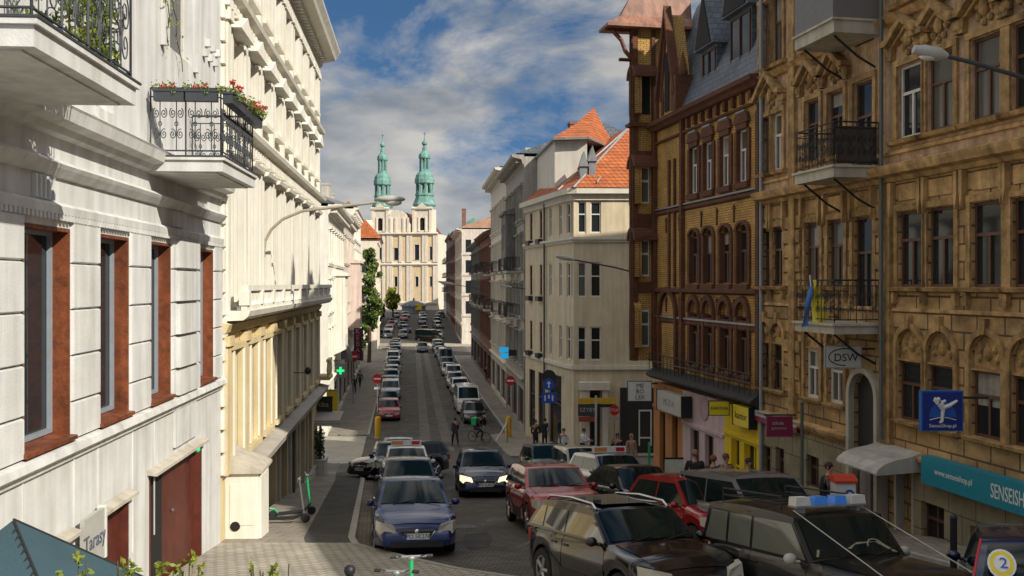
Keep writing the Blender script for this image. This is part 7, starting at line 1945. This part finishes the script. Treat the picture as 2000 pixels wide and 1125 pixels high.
    skinned('trousers', [J[k] for k in K], [(0, 1), (1, 2), (2, 3), (0, 4), (4, 5), (5, 6)], [.135, .105, .075, .058, .105, .075, .058], lm, o)
    for sd in 'lr':
        a = J['an' + sd]; MB().ball((a[0] + .06, a[1], a[2] - .045), .145, .05, .05, 8, 5).build('shoe', X['ink'] , o, 60)
    hd = Vector(J['hd']); b = MB(); b.ball((hd.x - .025, 0, hd.z + .035), .105, .095, .10, 10, 7); 
    if hair and (long or skirt): b.ball((hd.x - .06, 0, hd.z - .08), .06, .085, .14, 8, 6)
    b.build('hair', hm, o, 70)
    f = MB()
    for s in (-1, 1): f.ball((hd.x + .112, .034 * s, hd.z + .012), .012, .012, .010, 6, 4)
    f.build('eyes', X['ink'], o); MB().ball((hd.x + .125, 0, hd.z - .02), .022, .014, .02, 6, 4).build('nose', SKIN, o); MB().ball((hd.x + .113, 0, hd.z - .052), .01, .024, .007, 6, 4).build('mouth', plain('lips', (.35, .12, .1)), o)
    e = MB()
    for s in (-1, 1): e.ball((hd.x, .088 * s, hd.z), .018, .012, .03, 6, 4)
    e.build('ears', SKIN, o)
    return o
def on(px, D, off=.0): return ((px - CX) / F * D, D, -h(D) + off)
W_ = (.62, .60, .58); BK = (.015, .015, .018)
def people():
    P = lambda label, px, D, th, off=0, **k: person(label, *on(px, D, off), R(th), **k)
    P('person in a dark vest and white sleeves with pink scarf striding across the street', 889, 60, 200, pose='walk', coat=(.05, .03, .04), legs=(.02, .02, .025))
    P('person in a dark coat standing at the corner left of the blue signs', 1046, 58, 20, .03, coat=BK, long=True)
    P('person in dark clothes right beside the one in the dark coat at the blue signs', 1064, 59, 190, .03, coat=(.03, .03, .035))
    P('person in a white open shirt over dark at the beige house corner', 1101, 50, -10, coat=W_, legs=(.05, .03, .03), hair=(.10, .04, .02))
    P('person in a white blouse and black trousers turned to the shop', 1140, 50, 60, pose='carry', coat=W_, legs=BK, hair=(.05, .02, .012))
    P('person in a long black coat near the stop sign', 1206, 44, 0, coat=BK, long=True)
    P('person in a tan coat and long fair hair at the black shopfront', 1233, 43, 30, coat=(.30, .20, .13), legs=(.3, .27, .24), hair=(.30, .16, .07), long=True)
    P('person in a black jacket seen from behind at the pink shop', 1357, 27.4, 170, 0, coat=BK, hair=(.30, .17, .11), scale=1.04)
    P('person with reddish hair at the yellow shop, partly behind the silver carrier', 1393, 26.6, 150, 0, coat=(.06, .035, .02), hair=(.18, .07, .03), scale=.98)
    P('person in black next to the red haired one before the yellow shop', 1417, 26.2, 20, 0, coat=BK, hair=(.10, .05, .03), scale=1.02)
    P('person in black with a pale bag on the shoulder at the yellow shop window', 1461, 25.6, 10, 0, coat=BK, scale=.97)
    P('person in a dark jacket half hidden by the white cabinet', 1618, 21.9, 40, .11, coat=BK, scale=.98)
    P('person in dark clothes walking on the far left pavement by the bright strip', 731, 168, 190, pose='walk', coat=(.02, .025, .05))
    P('person in black on the left pavement under the red disc sign', 692, 92, 10, .11, coat=BK)
    P('person in grey next to the one under the red disc sign', 703, 97, 170, .11, coat=(.08, .08, .09), pose='walk')
    P('person in a grey jacket on the right pavement by the dark shops', 938, 118, 5, .11, coat=(.16, .15, .15), pose='walk')
    P('person in black behind the grey jacketed walker on the right pavement', 951, 104, 8, .11, coat=BK)
    P('person with a red bag on the right pavement under the blue light sign', 1003, 78, 12, .11, coat=(.05, .05, .06), pose='walk')
people()
def cyclist():
    x, y, z = on(936, 62); th = R(60)
    M = slope_matrix(x, y, th, z, False)
    o = thing('bicycle', 'dark bicycle ridden across the street towards the right', 'bicycle', M=M)
    for xx in (-.52, .52):
        q = MB(); q.tube([(xx + .33 * math.cos(a), 0, .34 + .33 * math.sin(a)) for a in [2 * math.pi * k / 16 for k in range(17)]], .022, 5); w = q.build('wheel', X['rubber'], o)
        q = MB()
        for k in range(6): a = math.pi * k / 6; q.tube([(xx - .32 * math.cos(a), 0, .34 - .32 * math.sin(a)), (xx + .32 * math.cos(a), 0, .34 + .32 * math.sin(a))], .004, 3)
        q.build('spokes', X['lead'], w)
    b = MB(); b.tube([(-.52, 0, .34), (-.08, 0, .3), (-.2, 0, .85)], .018, 5); b.tube([(-.08, 0, .3), (.38, 0, .82), (-.18, 0, .78)], .018, 5); b.tube([(.36, 0, .95), (.52, 0, .34)], .018, 5); b.tube([(-.52, 0, .34), (-.18, 0, .78)], .014, 5); b.build('frame', X['irong'], o)
    MB().tube([(.5, -.27, 1.0), (.40, -.1, .97), (.40, .1, .97), (.5, .27, 1.0)], .016, 5).build('handlebar', X['iron'], o); MB().ball((-.22, 0, .88), .14, .09, .04).build('saddle', X['black'], o)
    p = person('person in dark clothes riding a bicycle with a green box on the back', x, y, z, th, 'cycle', coat=BK); p.matrix_world = M @ Matrix.Translation((-.2, 0, .02))
    bx = thing('delivery_bag', 'bright green square bag on the cyclist back', 'bag', M=M @ Matrix.Translation((-.30, 0, 1.12))); MB().bar([(-.2, 0), (.2, 0), (.2, .40), (.16, .44), (-.16, .44), (-.2, .40)], -.19, .17).build('bag_body', plain('bag_green', (.02, .36, .09), .6, 0, 0), bx); MB().box(.171, .2, -.15, .15, .05, .35).build('strap', X['ink'], bx)
cyclist()
